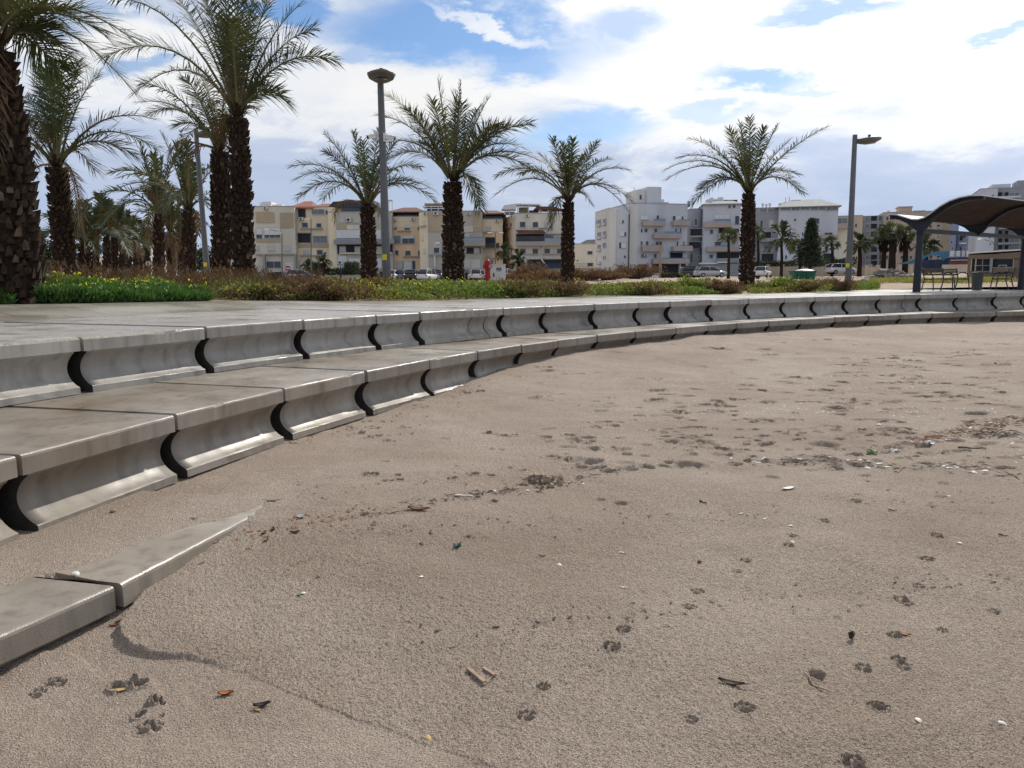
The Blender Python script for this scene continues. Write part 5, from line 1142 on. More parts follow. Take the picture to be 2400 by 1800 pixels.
fan_palm("tall slim fan palm with a ball on its trunk before the grey flats", 1831, 118, 646, 560, 40, .22, 3, True)
fan_palm("short fan palm left of the dark conifer", 1874, 112, 640, 580, 26, .2, 4)
fan_palm("short leaning palm right of the dark conifer", 1950, 110, 640, 572, 24, .22, 5)
fan_palm("feathery palm just right of the right lamp post", 2014, 108, 640, 570, 34, .28, 6, True)
fan_palm("left one of the three shaggy fan palms by the shelter post", 2070, 105, 632, 553, 26, .3, 7, skirt=True)
fan_palm("middle and biggest of the three shaggy fan palms by the shelter post", 2090, 104, 632, 545, 32, .42, 8, skirt=True)
fan_palm("right one of the three shaggy fan palms by the shelter post", 2121, 104, 632, 550, 27, .34, 9, skirt=True)
fan_palm("loose feathery palm behind the shelter's left post", 2168, 100, 632, 578, 34, .3, 10, True)
fan_palm("small broad leaved palm in the garden of the peach wing", 758, 134, 640, 615, 22, .2, 11, True, group=None)
fan_palm("arching garden palm beside the grey fence", 723, 133, 640, 625, 18, .2, 12, True, group=None)
fan_palm("windswept dark palm right of the white cabinet", 1183, 120, 648, 592, 24, .35, 13, True, group=None)
fan_palm("low dark palm beside the windswept one below the pergola flats", 1216, 121, 650, 612, 28, .35, 14, True, group=None)
# conifer in whorls
p = at(1897, 640, 112); base = np.array([p[0], 112., p[2]]); root = empty('conifer_tree', base, "dark tiered conifer with a pointed top before the white flats", 'tree')
tp = at(1898, 512, 112); mb = MB(); mb.tube([base-[0, 0, .5], tp], [.25, .03], 6); mb.build('trunk', M['twig'], root); mb = MB(); rg = np.random.default_rng(5)
H = tp[2]-base[2]
for i in range(26):
    t = .1+.88*i/26; L = (1-t)**.85*H*.36+.1
    for j in range(11):
        a = 2*math.pi*j/11+i*.7+rg.normal(0, .1); l = L*rg.uniform(.65, 1.08); o_ = base+[0, 0, H*t]; d = np.array([math.cos(a), math.sin(a), .18])
        n = 26; f = rg.random(n)**.7; P = o_+np.outer(f*l, d)+rg.normal(0, .13, (n, 3)); V, F = leaf_quads(P, rg, .34, .2, 2.2); mb.addn(V, F)
mb.build('crown', M['darkgreen'], root)
for k, (px, D, h, lab) in enumerate(((100, 75, 4.5, "dark leafy tree behind the thick palm on the left"), (215, 120, 3.2, "dark tree far behind the leaning palm"), (478, 90, 4, "leafy tree behind the palm pair"))):
    p = at(px, 655, D); rg = np.random.default_rng(90+k); base = np.array([p[0], D, gz(p[0], D)]); root = empty('broadleaf_tree', base, lab, 'tree', 'trees behind the palm alley')
    mb = MB(); mb.tube([base-[0, 0, .3], base+[.1, 0, h*.4], base+[0, 0, h*.7]], [.25, .2, .1], 7); mb.build('trunk', M['twig'], root); mb = MB()
    for i in range(26):
        c = base+np.array([rg.normal(0, h*.24), rg.normal(0, h*.24), h*.68+rg.normal(0, h*.15)]); V, F = leaf_quads(c+rg.normal(0, h*.08, (110, 3)), rg, .3, .2, 1.6); mb.addn(V, F)
    mb.build('crown', M['darkgreen'], root)
# ================================================================== LAMP POSTS
def lamp_post(label, base, head_dir, H, lean=(0, 0), cams=False, tagz=None, group='grey park lamp posts'):
    root = empty('lamp_post', base, label, 'lamp post', group); b = np.asarray(base, float); top = b+np.array([lean[0], lean[1], H])
    mb = MB(); mb.tube([b-[0, 0, .3], b+(top-b)*.5, top], [.125, .105, .085], 10); mb.tube([b-[0, 0, .05], b+[0, 0, .03]], .2, 12); mb.build('pole', M['steel'], root, )
    h = np.array([head_dir[0], head_dir[1], 0]); h = h/np.linalg.norm(h); s = np.array([-h[1], h[0], 0]); c = top-[0, 0, .22]
    # shallow boat shaped head: sections along the arm, flat lid and rounded belly
    mb = MB(); sec = [(.05, .07, .05, .12), (.16, .10, .055, .15), (.26, .26, .06, .17), (.40, .37, .065, .19), (.60, .38, .07, .17), (.76, .30, .075, .12), (.88, .16, .08, .06), (.92, .04, .08, .03)]
    V = []; n = 12
    for d, w, zt, zb in sec:
        for j in range(n):
            a = 2*math.pi*j/n; x = math.cos(a)*w; z = (math.sin(a)*.035+zt-.02) if math.sin(a) > 0 else math.sin(a)*zb+zt-.03
            V.append(c+h*d+s*x+np.array([0, 0, z]))
    k = len(sec); f = [(i*n+j, i*n+(j+1) % n, (i+1)*n+(j+1) % n, (i+1)*n+j) for i in range(k-1) for j in range(n)]+[tuple(range(n))[::-1], tuple((k-1)*n+j for j in range(n))]
    mb.add(V, f); mb.obox(c-h*.02-s*.06-[0, 0, .06], h*.14, s*.12, np.array([0, 0, .12]))
    hd = mb.build('lamp_head', M['steel_dk'], root, True)
    mb = MB(); e = c+h*.5; mb.tube([e+[0, 0, .06], e+[0, 0, .19]], .035, 8); mb.tube([e+[0, 0, .12], e+[0, 0, .2]], .05, 8); mb.build('light_sensor', M['black'], hd)
    mb = MB(); e = c+h*.55; mb.add([e+h*.2*math.cos(2*math.pi*j/10)+s*.18*math.sin(2*math.pi*j/10)-[0, 0, .112] for j in range(10)], [tuple(range(10))]); mb.build('lens', M['glass_lt'], hd)
    if tagz is not None:
        t = tagz/H; q = b+(top-b)*t; mb = MB(); a = -math.atan2(q[0], q[1]); rr = np.interp(t, [0, .5, 1], [.125, .105, .085])+.004
        aa = np.linspace(-1.2, .15, 6)
        v = [q+np.array([math.sin(x+a)*rr*1, -math.cos(x+a)*rr, z]) for z in (-.08, .08) for x in aa]
        mb.add(v, [(i, i+1, i+7, i+6) for i in range(5)]); mb.build('sticker', M['yellowtag'], root)
    return root, b, top
pb = at(908, 690, 22); pb[2] = gz(pb[0], 22); pt_ = at(891, 170, 22)
r_, b, top = lamp_post("tall grey lamp post with two white security cameras halfway up", pb, (.22, -1.), pt_[2]-pb[2], (pt_[0]-pb[0], 0), tagz=at(900, 603, 22)[2]-pb[2])
q = at(893.5, 322, 22)
def cctv(c, d, lab):
    d = np.array([*d, -.25]); d /= np.linalg.norm(d); s = nrmz(np.cross(d, [0, 0, 1])); u = np.cross(s, d); c = np.asarray(c)
    root = empty('security_camera', c, lab, 'camera', 'cameras on the lamp post')
    mb = MB(); mb.obox(c+d*.06-s*.05-u*.05, d*.26, s*.10, u*.10); mb.obox(c+d*.05-s*.06+u*.052, d*.31, s*.12, u*.012); mb.build('housing', M['white'], root)
    mb = MB(); mb.tube([c+d*.321, c+d*.327], .036, 10); mb.build('lens', M['black'], root)
    mb = MB(); mb.tube([c-d*.02, c+d*.14-u*.06], .025, 6); mb.obox(c-s*.06-[0, 0, .13]-d*.02, d*.06, s*.12, np.array([0, 0, .24])); mb.build('bracket', M['offwhite'], root)
cctv(q+[.11, -.05, 0], (1, -.45), "white security camera on the right side of the tall lamp post")
cctv(q+[-.12, -.05, .03], (-.6, -.7), "white security camera box on the left side of the tall lamp post")
pb = at(1987, 681, 29.8); pb[2] = 0; pt_ = at(2004, 316, 29.8)
lamp_post("grey lamp post at the right with its head pointing right, by the paving", pb, (1, -.25), pt_[2]-pb[2], (pt_[0]-pb[0], 0), tagz=at(1987, 622, 29.8)[2])
pb = at(487, 655, 32); pb[2] = gz(pb[0], 32); pt_ = at(459, 302, 32)
lamp_post("grey lamp post among the left palms, leaning beside the palm pair", pb, (1, -.15), pt_[2]-pb[2], (pt_[0]-pb[0], 0), tagz=at(485, 620, 32)[2]-pb[2])
def street_light(label, px, D, pyb, pyt, arm, dbl=False):
    b = at(px, pyb, D); b[2] = min(b[2], gz(b[0], D)); t = at(px, pyt, D); root = empty('street_light', b, label, 'street light', 'street lights before the flats'); t = np.array([b[0]+(t[0]-b[0]), D, t[2]])
    mb = MB(); mb.tube([b-[0, 0, .5], b*.5+t*.5, t], [.13, .10, .07], 6); mb.build('pole', M['steel'], root)
    for sg in ((1, -1) if dbl else (1,)):
        e = t+np.array([arm*sg, -.4, .6 if abs(arm) > 1 else .12]); mb = MB()
        mb.tube([t-[0, 0, .2], t+[arm*sg*.25, 0, .35], e], .05, 5); mb.build('arm', M['steel'], root)
        mb = MB(); mb.tube([e-[arm*sg*.1, 0, 0], e+[np.sign(arm)*sg*.35, -.1, 0], e+[np.sign(arm)*sg*.7, -.2, -.05]], [.08, .16, .05], 8, sq=.5); mb.build('lamp_head', M['white'], root)
street_light("far street light with a long curved arm before the cream flats", 661, 112, 657, 548, -1.9)
street_light("far street light with a short head before the peach wing", 729, 112, 657, 516, -.15)
street_light("far street light with two heads before the orange recessed wing", 1161, 112, 652, 548, -.5, True)
street_light("thin far pole just left of the middle palm's trunk", 1037, 110, 657, 572, -.4)
street_light("thin far lamp showing right of the middle palm's trunk", 1087, 110, 657, 622, -.25)
street_light("faint thin street light before the tall tower at the right", 2333, 100, 640, 572, -2.0)
def post_sign(name, label, px, D, pyc, pyb, rr, face, mark):
    c = at(px, pyc, D); b = np.array([c[0], D, gz(c[0], D)-.2]); root = empty(name, b, label, 'road sign'); mb = MB(); mb.tube([b, c+[0, .03, .1]], .035, 6); mb.build('pole', M['steel'], root)
    mb = MB(); mb.tube([c+[0, .0, 0], c+[0, -.03, 0]], rr, 18); mb.build('disc', face, root); mb = MB(); mark(mb, c, rr); mb.build('symbol', M['white'] if face is M['red'] else M['bluedk'], root)
post_sign('no_entry_sign', "red no entry sign with a white bar before the cream flats' porch", 675, 108, 629, 655, .36, M['red'], lambda mb, c, r_: mb.box((c[0]-r_*.7, c[1]-.045, c[2]-r_*.17), (c[0]+r_*.7, c[1]-.032, c[2]+r_*.17)))
def arrow(mb, c, r_):
    mb.box((c[0]-r_*.12, c[1]-.045, c[2]-r_*.6), (c[0]+r_*.12, c[1]-.032, c[2]+r_*.2)); mb.prism([(c[0]-r_*.4, c[1]-.032, c[2]+r_*.15), (c[0]+r_*.4, c[1]-.032, c[2]+r_*.15), (c[0], c[1]-.032, c[2]+r_*.65)], (0, -.013, 0))
post_sign('round_road_sign', "round pale road sign on a pole in the palm alley", 347, 62, 618, 655, .20, M['offwhite'], arrow)
# utility pole + box
p = at(1546, 648, 110); b = np.array([p[0], 110, gz(p[0], 110)]); t = at(1548, 572, 110); root = empty('utility_pole', b, "brown wooden pole before the white block of flats", 'pole'); mb = MB(); mb.tube([b-[0, 0, .5], t], [.16, .12], 8); mb.build('pole', M['bark'], root); mb = MB(); mb.box((t[0]-.14, 109.8, t[2]-.1), (t[0]+.14, 110.2, t[2]+.35)); mb.build('cap', M['raildark'], root)
f = Face(1535, 100); u0, u1, z0, z1 = f.rect(F5, 797, 1068, 857, 1108); mb = MB(); f.bx(mb, u0, u1, z0-.3, z1, -.5, 0); f.bx(mb, u0-.06, u1+.06, z1, z1+.06, -.55, .06); f.bx(mb, (u0+u1)/2-.01, (u0+u1)/2+.01, z0, z1-.05, .0, .02); o = mb.build('utility_box', M['bluew']); tag(o, "pale utility box beside the brown wooden pole", 'utility box')
# red hydrant riser
D = 29.; b = at(1143, 664, D); b[2] = gz(b[0], D)-.05; zt = at(1143, 608, D)[2]; root = empty('fire_hydrant', b, "red fire hydrant pillar standing in the green cover", 'fire hydrant'); H = zt-b[2]
mb = MB(); mb.lathe([(.12, 0), (.12, .05), (.105, .07), (.10, H*.42), (.125, H*.43), (.125, H*.47), (.10, H*.48), (.095, H*.70), (.12, H*.72), (.135, H*.80), (.13, H*.88), (.11, H*.93), (.085, H*.97), (.04, H)], 16, 0, b); mb.build('body', M['red'], root, False)
mb = MB(); o_ = b+[0, 0, H*.78]; mb.tube([o_+[.06, -.05, 0], o_+[.11, -.17, 0]], [.085, .085], 12); mb.build('outlet', M['red'], root)
mb = MB(); mb.tube([o_+[.11, -.171, 0], o_+[.113, -.178, 0]], .07, 12); mb.build('outlet_cap', M['hub'], root)
mb = MB(); mb.tube([o_+[-.05, 0, .0], o_+[-.17, -.02, 0]], .06, 10); mb.tube([b+[0, -.12, H*.45], b+[0, -.14, H*.45]], .05, 6); mb.build('valve', M['red'], root)
# white cabinet with dark emblem
D = 30.5; f = Face(1150, D); u0, u1, z0, z1 = f.rect(F4, 985, 978, 1155, 1185); root = empty('utility_cabinet', f.pt((u0+u1)/2, gz(*f.pt((u0+u1)/2, 0)[:2])), "white utility cabinet with a dark emblem, right of the red hydrant", 'cabinet')
mb = MB(); f.bx(mb, u0, u1, z0-.4, z1-.03, -.32, 0); f.bx(mb, u0-.02, u1+.02, z1-.03, z1, -.35, .03); mb.build('body', M['white'], root)
mb = MB(); f.bx(mb, u0+.03, u1-.03, z0+.02, z1-.06, .0, .012); dr = mb.build('door', M['white'], root)
a = f.rect(F4, 1012, 1080, 1026, 1125); mb = MB(); f.bx(mb, *a, .012, .035); mb.build('handle', M['black'], dr)
a = f.rect(F4, 1050, 1020, 1106, 1062); mb = MB(); f.bx(mb, *a, .012, .016); eb_ = mb.build('emblem', M['black'], root)
mb = MB(); ua, ub, za, zb = a; w_, h_ = ub-ua, zb-za
for pts in ([(.38, .95), (.46, .95), (.2, 0), (.02, 0)], [(.54, .95), (.62, .95), (.98, 0), (.8, 0)], [(.42, .35), (.58, .35), (.6, 0), (.4, 0)]): mb.prism([f.pt(ua+x*w_, za+y*h_, .0165) for x, y in pts], f.n*.003)
mb.build('emblem_mark', M['offwhite'], eb_)
# ================================================================== SHELTER
P1 = np.array([at(2148, 680, 26.4)[0], 26.4, -.0]); P2 = np.array([at(2392, 678, 31.2)[0], 31.2, 0.]); ax = (P2-P1)/np.linalg.norm(P2-P1); LN = np.linalg.norm(P2-P1); cr = np.array([ax[1], -ax[0], 0])
root = empty('shelter', (P1+P2)/2, "dark steel shelter with wave shaped wood lined roof over the benches", 'shelter')
UPV = np.array([0, 0, 1.])
def prof(n=26):   # centre line of the roof wave across the shelter: (c, z)
    pts = [(-1.05, 2.62), (-.9, 2.63), (-.7, 2.60), (-.45, 2.51), (-.2, 2.42), (0, 2.40), (.2, 2.44), (.42, 2.58), (.7, 2.78), (1.0, 2.93), (1.3, 3.01), (1.6, 3.04), (1.95, 3.02)]
    return pts
PR = prof()
for k, s in enumerate((0., LN*.5, LN, LN*1.5, LN*2)):
    o_ = P1+ax*s; mb = MB(); t = ax*.12
    # bowed rib under the roof
    up_ = [o_+cr*c+UPV*(z-.02) for c, z in PR]; lo_ = []
    for i, (c, z) in enumerate(PR):
        dep = np.interp(abs(c-.02), [0, .10, .18, .4, .8, 1.3, 2], [.42, .40, .30, .17, .12, .10, .08]); lo_.append(o_+cr*c+UPV*(z-.02-dep))
    for i in range(len(PR)-1):
        a, b, c, d = up_[i], up_[i+1], lo_[i+1], lo_[i]; v = [a-t/2, b-t/2, c-t/2, d-t/2, a+t/2, b+t/2, c+t/2, d+t/2]
        fs_ = [(0,1,2,3), (7,6,5,4), (0,4,5,1), (3,2,6,7)]
        if i == 0: fs_.append((0, 3, 7, 4))
        if i == len(PR)-2: fs_.append((1, 5, 6, 2))
        mb.add(v, fs_)
    mb.build('rib', M['navy'], root)
    if k % 2 == 0:
        mb = MB(); mb.tube([o_-UPV*.05, o_+UPV*1.0, o_+UPV*1.9, o_+UPV*2.02], [.125, .115, .105, .14], 12); mb.build('post', M['navy'], root)
mb = MB(); mb.obox(P1+UPV*1.98-cr*.06, ax*LN*2, cr*.12, UPV*.14); mb.build('tie_beam', M['navy'], root)
# roof sheet + wood lining, ruled along the axis
mb = MB(); A0, A1 = -.25, LN*2+.3
for i in range(len(PR)-1):
    (c0, z0), (c1, z1) = PR[i], PR[i+1]; v = [P1+ax*A0+cr*c0+UPV*z0, P1+ax*A1+cr*c0+UPV*z0, P1+ax*A1+cr*c1+UPV*z1, P1+ax*A0+cr*c1+UPV*z1]
    v += [q+UPV*.035 for q in v]; mb.add(v, [(0,3,2,1), (4,5,6,7), (0,1,5,4), (2,3,7,6), (1,2,6,5), (3,0,4,7)])
mb.build('roof_sheet', M['rooftop'], root)
mb = MB(); L_s = np.r_[0, np.cumsum([math.hypot(b[0]-a[0], b[1]-a[1]) for a, b in zip(PR[:-1], PR[1:])])]; cs = [p[0] for p in PR]; zs = [p[1] for p in PR]
for q in np.arange(.03, L_s[-1]-.05, .085):
    c0, z0 = np.interp(q, L_s, cs), np.interp(q, L_s, zs); c1, z1 = np.interp(q+.07, L_s, cs), np.interp(q+.07, L_s, zs)
    a = P1+ax*(A0+.05)+cr*c0+UPV*(z0-.022); mb.obox(a, ax*(A1-A0-.1), cr*(c1-c0)+UPV*(z1-z0), UPV*.015)
mb.build('wood_slats', M['slat'], root)
# benches
def bench(label, c, yaw, L=.95):
    """seat faces local +x; length along local y"""
    root = empty('park_bench', (0, 0, 0), label, 'bench', 'benches under the shelter')
    for i in range(5):
        x = .02+.088*i; z = .45-.012*(4-i)*.3; mb = MB(); mb.box((x, -L/2, z-.025), (x+.07, L/2, z)); mb.build('seat_slat', M['benchwood'], root)
    for i in range(3):
        z = .56+.095*i; x = -.03-.028*i; mb = MB(); mb.box((x-.02, -L/2, z), (x, L/2, z+.075)); mb.build('back_slat', M['benchwood'], root)
    for sy in (-1, 1):
        y = sy*(L/2-.05); mb = MB()
        mb.tube([(.50, y, 0), (.47, y, .25), (.44, y, .44)], .022, 6); mb.tube([(-.12, y, 0), (-.04, y, .25), (0, y, .43), (-.05, y, .62), (-.11, y, .84)], .022, 6); mb.box((-.02, y-.015, .395), (.46, y+.015, .424)); mb.build('leg_frame', M['benchmetal'], root)
        mb = MB(); mb.tube([(-.05, y, .60), (.08, y, .665), (.25, y, .67), (.40, y, .61), (.45, y, .44)], [.018, .022, .024, .022, .02], 6, sq=1.); mb.build('armrest', M['benchmetal'], root)
    root.location = Vector(c); root.rotation_euler = (0, 0, yaw); return root
b1 = at(2193, 679, 29.3); b2 = at(2238, 678, 31.); b3 = at(2352, 679, 29.5)
ang = math.atan2(.05, 1)
bench("left bench under the shelter with its slatted back towards the left post", (b1[0]-.1, 29.3, 0), .35)
bench("bench behind and right of the left bench, its dark back half hidden", (b2[0]-.25, 30.9, 0), .10)
bench("right bench under the shelter facing the grey bin", (b3[0]+.22, 29.6, 0), math.pi-.35)
p = at(2289, 677, 29.6); root = empty('litter_bin', (p[0], 29.6, 0), "grey tapered litter bin between the two benches", 'litter bin'); mb = MB()
mb.lathe([(.15, 0), (.17, .02), (.205, .62), (.205, .63), (.185, .63), (.18, .56)], 18, 0, (p[0], 29.6, .0)); mb.build('body', M['bin'], root)
mb = MB(); mb.lathe([(.212, .63), (.222, .635), (.222, .665), (.19, .67), (.18, .64)], 18, 0, (p[0], 29.6, 0)); mb.build('rim', M['bin'], root)
# ================================================================== CARS
def make_car(label, paint_, kind=0):
    root = empty('parked_car', (0, 0, 0), label, 'car', 'cars parked before the flats')   # length along x, front +x
    L, W, H = 4.2, 1.74, 1.48 if kind == 0 else 1.62
    def hull(st, mb, m=0):
        n = 10; V = []
        for x, w, z0, z1 in st:
            for j in range(n):
                a = 2*math.pi*(j+.5)/n; cx, cz = math.cos(a), math.sin(a); p_ = .42
                V.append((x, w/2*math.copysign(abs(cx)**p_, cx), (z0+z1)/2+(z1-z0)/2*math.copysign(abs(cz)**p_, cz)))
        k = len(st); f = [(i*n+j, i*n+(j+1) % n, (i+1)*n+(j+1) % n, (i+1)*n+j) for i in range(k-1) for j in range(n)]+[tuple(range(n))[::-1], tuple((k-1)*n+j for j in range(n))]
        mb.add(V, f, m)
    mb = MB(); hull([(-2.1, 1.45, .4, .82), (-2.05, 1.62, .3, .92), (-1.5, 1.74, .22, .96), (0, 1.76, .2, .95), (1.1, 1.74, .22, .93), (1.75, 1.66, .24, .82), (2.03, 1.5, .28, .70), (2.1, 1.3, .34, .6)], mb); body = mb.build('body', paint_, root, True)
    rb = -2.02 if kind == 0 else -2.06
    mb = MB(); hull([(rb+.1, 1.36, .9, H-.28), (-1.55, 1.34, .9, H-.05), (-.6, 1.32, .9, H), (.25, 1.30, .9, H-.03), (.62, 1.32, .9, H-.22), (1.18, 1.40, .88, .96)], mb); cab = mb.build('windows', M['glass'], root, True)
    mb = MB(); hull([(-1.7, 1.22, H-.06, H-.01), (-.6, 1.26, H-.05, H+.025), (.2, 1.2, H-.07, H-.005)], mb); mb.build('roof', paint_, root, True)
    for y in (-.655, .655):
        mb = MB(); mb.tube([(.62, y, H-.12), (1.15, y*1.06, .93)], .045, 5); mb.tube([(-.35, y, H-.03), (-.3, y*1.07, .92)], .04, 5); mb.tube([(-1.6, y, H-.1), (-1.95, y*1.06, .93)], .06, 5); mb.build('pillar', paint_, root)
    for x in (-1.3, 1.3):
        for s in (-1, 1):
            mb = MB(); mb.tube([(x, s*.66, .31), (x, s*.88, .31)], .31, 14); w_ = mb.build('wheel', M['tyre'], root); mb = MB(); mb.tube([(x, s*.87, .31), (x, s*.89, .31)], .19, 10); mb.build('hub_cap', M['hub'], w_)
    for s in (-1, 1):
        mb = MB(); mb.box((1.93, s*.58-.16, .58), (2.08, s*.58+.16, .72)); mb.build('headlight', M['lamp_clear'], root); mb = MB(); mb.box((-2.1, s*.62-.12, .66), (-2.0, s*.62+.12, .84)); mb.build('tail_light', M['lamp_red'], root)
    return root
proto = {}
cars = [(706,657,108,'car_silver',0,0,"silver car roof showing above the bushes before the cream flats"),(924,657,112,'car_white',80,0,"white parked car just right of the tall lamp post"),(942,657,113,'car_blue',85,0,"grey-blue parked car second right of the tall lamp post"),(970,657,112,'car_dark',82,0,"dark parked car third right of the tall lamp post"),(1004,658,108,'car_white',70,1,"white hatchback left of the middle palm's trunk"),(1016,656,116,'car_dark',75,1,"dark car half hidden behind the white hatchback"),(1031,656,112,'car_blue',80,0,"blue-grey car touching the middle palm's trunk"),(1112,656,116,'car_white',100,1,"white car in the parking opening right of the middle palm"),(1124,657,118,'car_silver',95,0,"silver car behind the red hydrant"),(1190,655,108,'car_white',20,0,"white car peeping out right of the white cabinet"),
 (1664,650,104,'car_silver',8,0,"silver hatchback side on before the white flats"),(1788,650,106,'car_white',60,0,"white car right of the lone palm's trunk"),(1625,648,118,'car_dark',15,1,"dark car behind the silver hatchback"),(1970,642,110,'car_white',10,0,"pale car roof beside the right lamp post")]
for px, py, D, pc, yaw, kd, lab in cars:
    if (pc, kd) not in proto: o = proto[(pc, kd)] = make_car(lab, M[pc], kd)
    else: o = copy_tree(proto[(pc, kd)])
    p = at(px, py, D); o.location = (p[0], D, max(gz(p[0], D), p[2])-.02); o.rotation_euler = (0, 0, R(yaw)); o['label'] = lab
# green skip
f = Face(1885, 92); u0, u1, z0, z1 = f.rect(F6, 285, 1192, 470, 1245); root = empty('waste_skip', f.pt((u0+u1)/2, z0), "green waste skip with a pale heap on the sandy lot", 'skip'); mb = MB()
mb.prism([f.pt(u0+.15, z0-.5, 0), f.pt(u1-.15, z0-.5, 0), f.pt(u1, z1-.12, .12), f.pt(u0, z1-.12, .12)], -f.n*1.6); f.bx(mb, u0-.05, u1+.05, z1-.12, z1-.02, -1.7, .2); 
for q in (.2, .4, .6, .8): f.bx(mb, u0+(u1-u0)*q-.04, u0+(u1-u0)*q+.04, z0-.3, z1-.13, .02, .18)
mb.build('body', M['greenbin'], root); mb = MB(); c = f.pt(u0+(u1-u0)*.62, z1-.05, -.8); mb.lathe([(1.2, 0), (1.0, .12), (.5, .22), (.1, .26)], 12, 0, c); mb.build('heap', M['offwhite'], root)
# rubble on the lot
def chunks(name, label, n, pxr, pyD, size, mat, seed, heap=0.):
    rg = np.random.default_rng(seed); mb = MB()
    for i in range(n):
        D = rg.uniform(*pyD); px = rg.uniform(*pxr); p = at(px, 660, D); s = size*rg.uniform(.3, 1.3); x = p[0]; z = gz(x, D)+heap*max(0, 1-abs((px-(pxr[0]+pxr[1])/2)/((pxr[1]-pxr[0])/2))**1.5)*rg.random()
        v = rg.normal(0, 1, (8, 3)); v = np.array([(sx, sy, sz) for sz in (-1, 1) for sx, sy in ((-1, -1), (1, -1), (1, 1), (-1, 1))])*[1.2, .8, .55]+v*.28
        a = rg.uniform(0, 6.28); Rm = np.array([[math.cos(a), -math.sin(a), 0], [math.sin(a), math.cos(a), 0], [0, 0, 1]]); v = v@Rm.T*s*.5+[x, D, z]
        mb.add(v, [(0,3,2,1), (4,5,6,7), (0,1,5,4), (1,2,6,5), (2,3,7,6), (3,0,4,7)])
    o = mb.build(name, mat); tag(o, label, 'rubble', kind='stuff')
chunks('rubble', "heap of grey rubble on the lot left of the shelter", 420, (2030, 2140), (60, 68), .55, M['rubble'], 1, 1.0)
chunks('rubble', "scattered stones and rubble across the sandy lot", 300, (1760, 2400), (48, 75), .28, M['rubble'], 2)
chunks('rubble', "small stones on the sand bank", 160, (1340, 1760), (45, 70), .18, M['rubble'], 3)
rg = np.random.default_rng(8); n = 9000; px = rg.uniform(2030, 2480, n); D = rg.uniform(43, 56, n); x = (px-1200)/FPX*D; k = fbm(x*.5, D*.5, 2) > -.1; x, D = x[k], D[k]
P = np.c_[x, D, ground(x, D)+rg.random(len(x))*.22]; mb = MB(); V, F = leaf_quads(P, rg, .2, .9, 3.); mb.addn(V, F); o = mb.build('grass', M['green2']); tag(o, "rough green grass behind the shelter", 'grass', kind='stuff')
# person far off by the wall
def person(label, p, h, yaw):
    root = empty('person', p, label, 'person'); me = bpy.data.meshes.new('body'); k = h/1.75
    J = [(0,0,.95,.13),(0,0,1.2,.15),(0,0,1.42,.15),(0,0,1.52,.06),(0,.01,1.6,.085),(0,.02,1.7,.08),(.1,0,.9,.09),(.12,.08,.5,.065),(.12,-.02,.08,.05),(.12,.12,.03,.04),(-.1,0,.9,.09),(-.11,-.06,.5,.065),(-.12,-.2,.1,.05),(-.12,-.08,.03,.04),(.21,0,1.4,.06),(.25,-.05,1.13,.048),(.24,.08,.9,.038),(.24,.12,.82,.03),(-.21,0,1.4,.06),(-.25,.03,1.13,.048),(-.24,.15,.92,.038),(-.24,.2,.85,.03)]
    E = [(0,1),(1,2),(2,3),(3,4),(4,5),(0,6),(6,7),(7,8),(8,9),(0,10),(10,11),(11,12),(12,13),(2,14),(14,15),(15,16),(16,17),(2,18),(18,19),(19,20),(20,21)]
    c, s = math.cos(yaw), math.sin(yaw)
    me.from_pydata([((x*c-y*s)*k, (x*s+y*c)*k, z*k) for x, y, z, r_ in J], E, []); o = bpy.data.objects.new('body', me); col.objects.link(o); o.parent = root
    m = o.modifiers.new('skin', 'SKIN'); sk = me.skin_vertices[0].data
    for i, j in enumerate(J): sk[i].radius = (j[3]*k, j[3]*k)
    sk[0].use_root = True; o.modifiers.new('sub', 'SUBSURF').levels = 1; me.materials.append(M['cloth'])
    mb = MB(); mb.lathe([(.03, 1.60), (.09, 1.64), (.10, 1.70), (.085, 1.76), (.04, 1.80)], 10, 0, (0, .02*k, 0)); hv = np.vstack(mb.v)*k; mb.v = [hv+np.asarray(p)]; mb.build('hair', M['black'], root)
pp = at(799, 657, 106); person("person in dark clothes walking past the stone wall", (pp[0], 106., max(gz(pp[0], 106), pp[2])), 1.7, .9)

# ================================================================== THINGS LYING ON THE SAND
def sp(S, x, y): return sandpt(*fcrop(S, x, y))
def leafy(name, label, S, x, y, L, W, mat, ang, curl=.3, cat='leaf', tilt=0., stem=True, lift=.0):
    p = sp(S, x, y); n = 9; mb = MB(); V = []
    for i in range(n):
        t = i/(n-1); w = W/2*math.sin(math.pi*min(1, t*.96+.02))**.8; xx = (t-.5)*L; zc = curl*L*(4*(t-.5)**2)*.22
        for s in (-1, -.5, 0, .5, 1): V.append((xx, s*w, zc+curl*W*.55*abs(s)**1.6+.004+tilt*s*w+lift))
    f = [(i*5+j, i*5+j+1, (i+1)*5+j+1, (i+1)*5+j) for i in range(n-1) for j in range(4)]
    mb.add(V, f); mb.add([(a, b, c-.0025) for a, b, c in V], [q[::-1] for q in f])
    if stem: mb.tube([(L*.48, 0, curl*L*.2+.004), (L*.62, W*.1, curl*L*.22+.006)], .0022, 5)
    c, s = math.cos(ang), math.sin(ang); v = np.vstack(mb.v); v = np.c_[v[:, 0]*c-v[:, 1]*s, v[:, 0]*s+v[:, 1]*c, v[:, 2]]; mb.v = [v]
    o = mb.build(name, mat, None, True); o.location = p; return tag(o, label, cat)
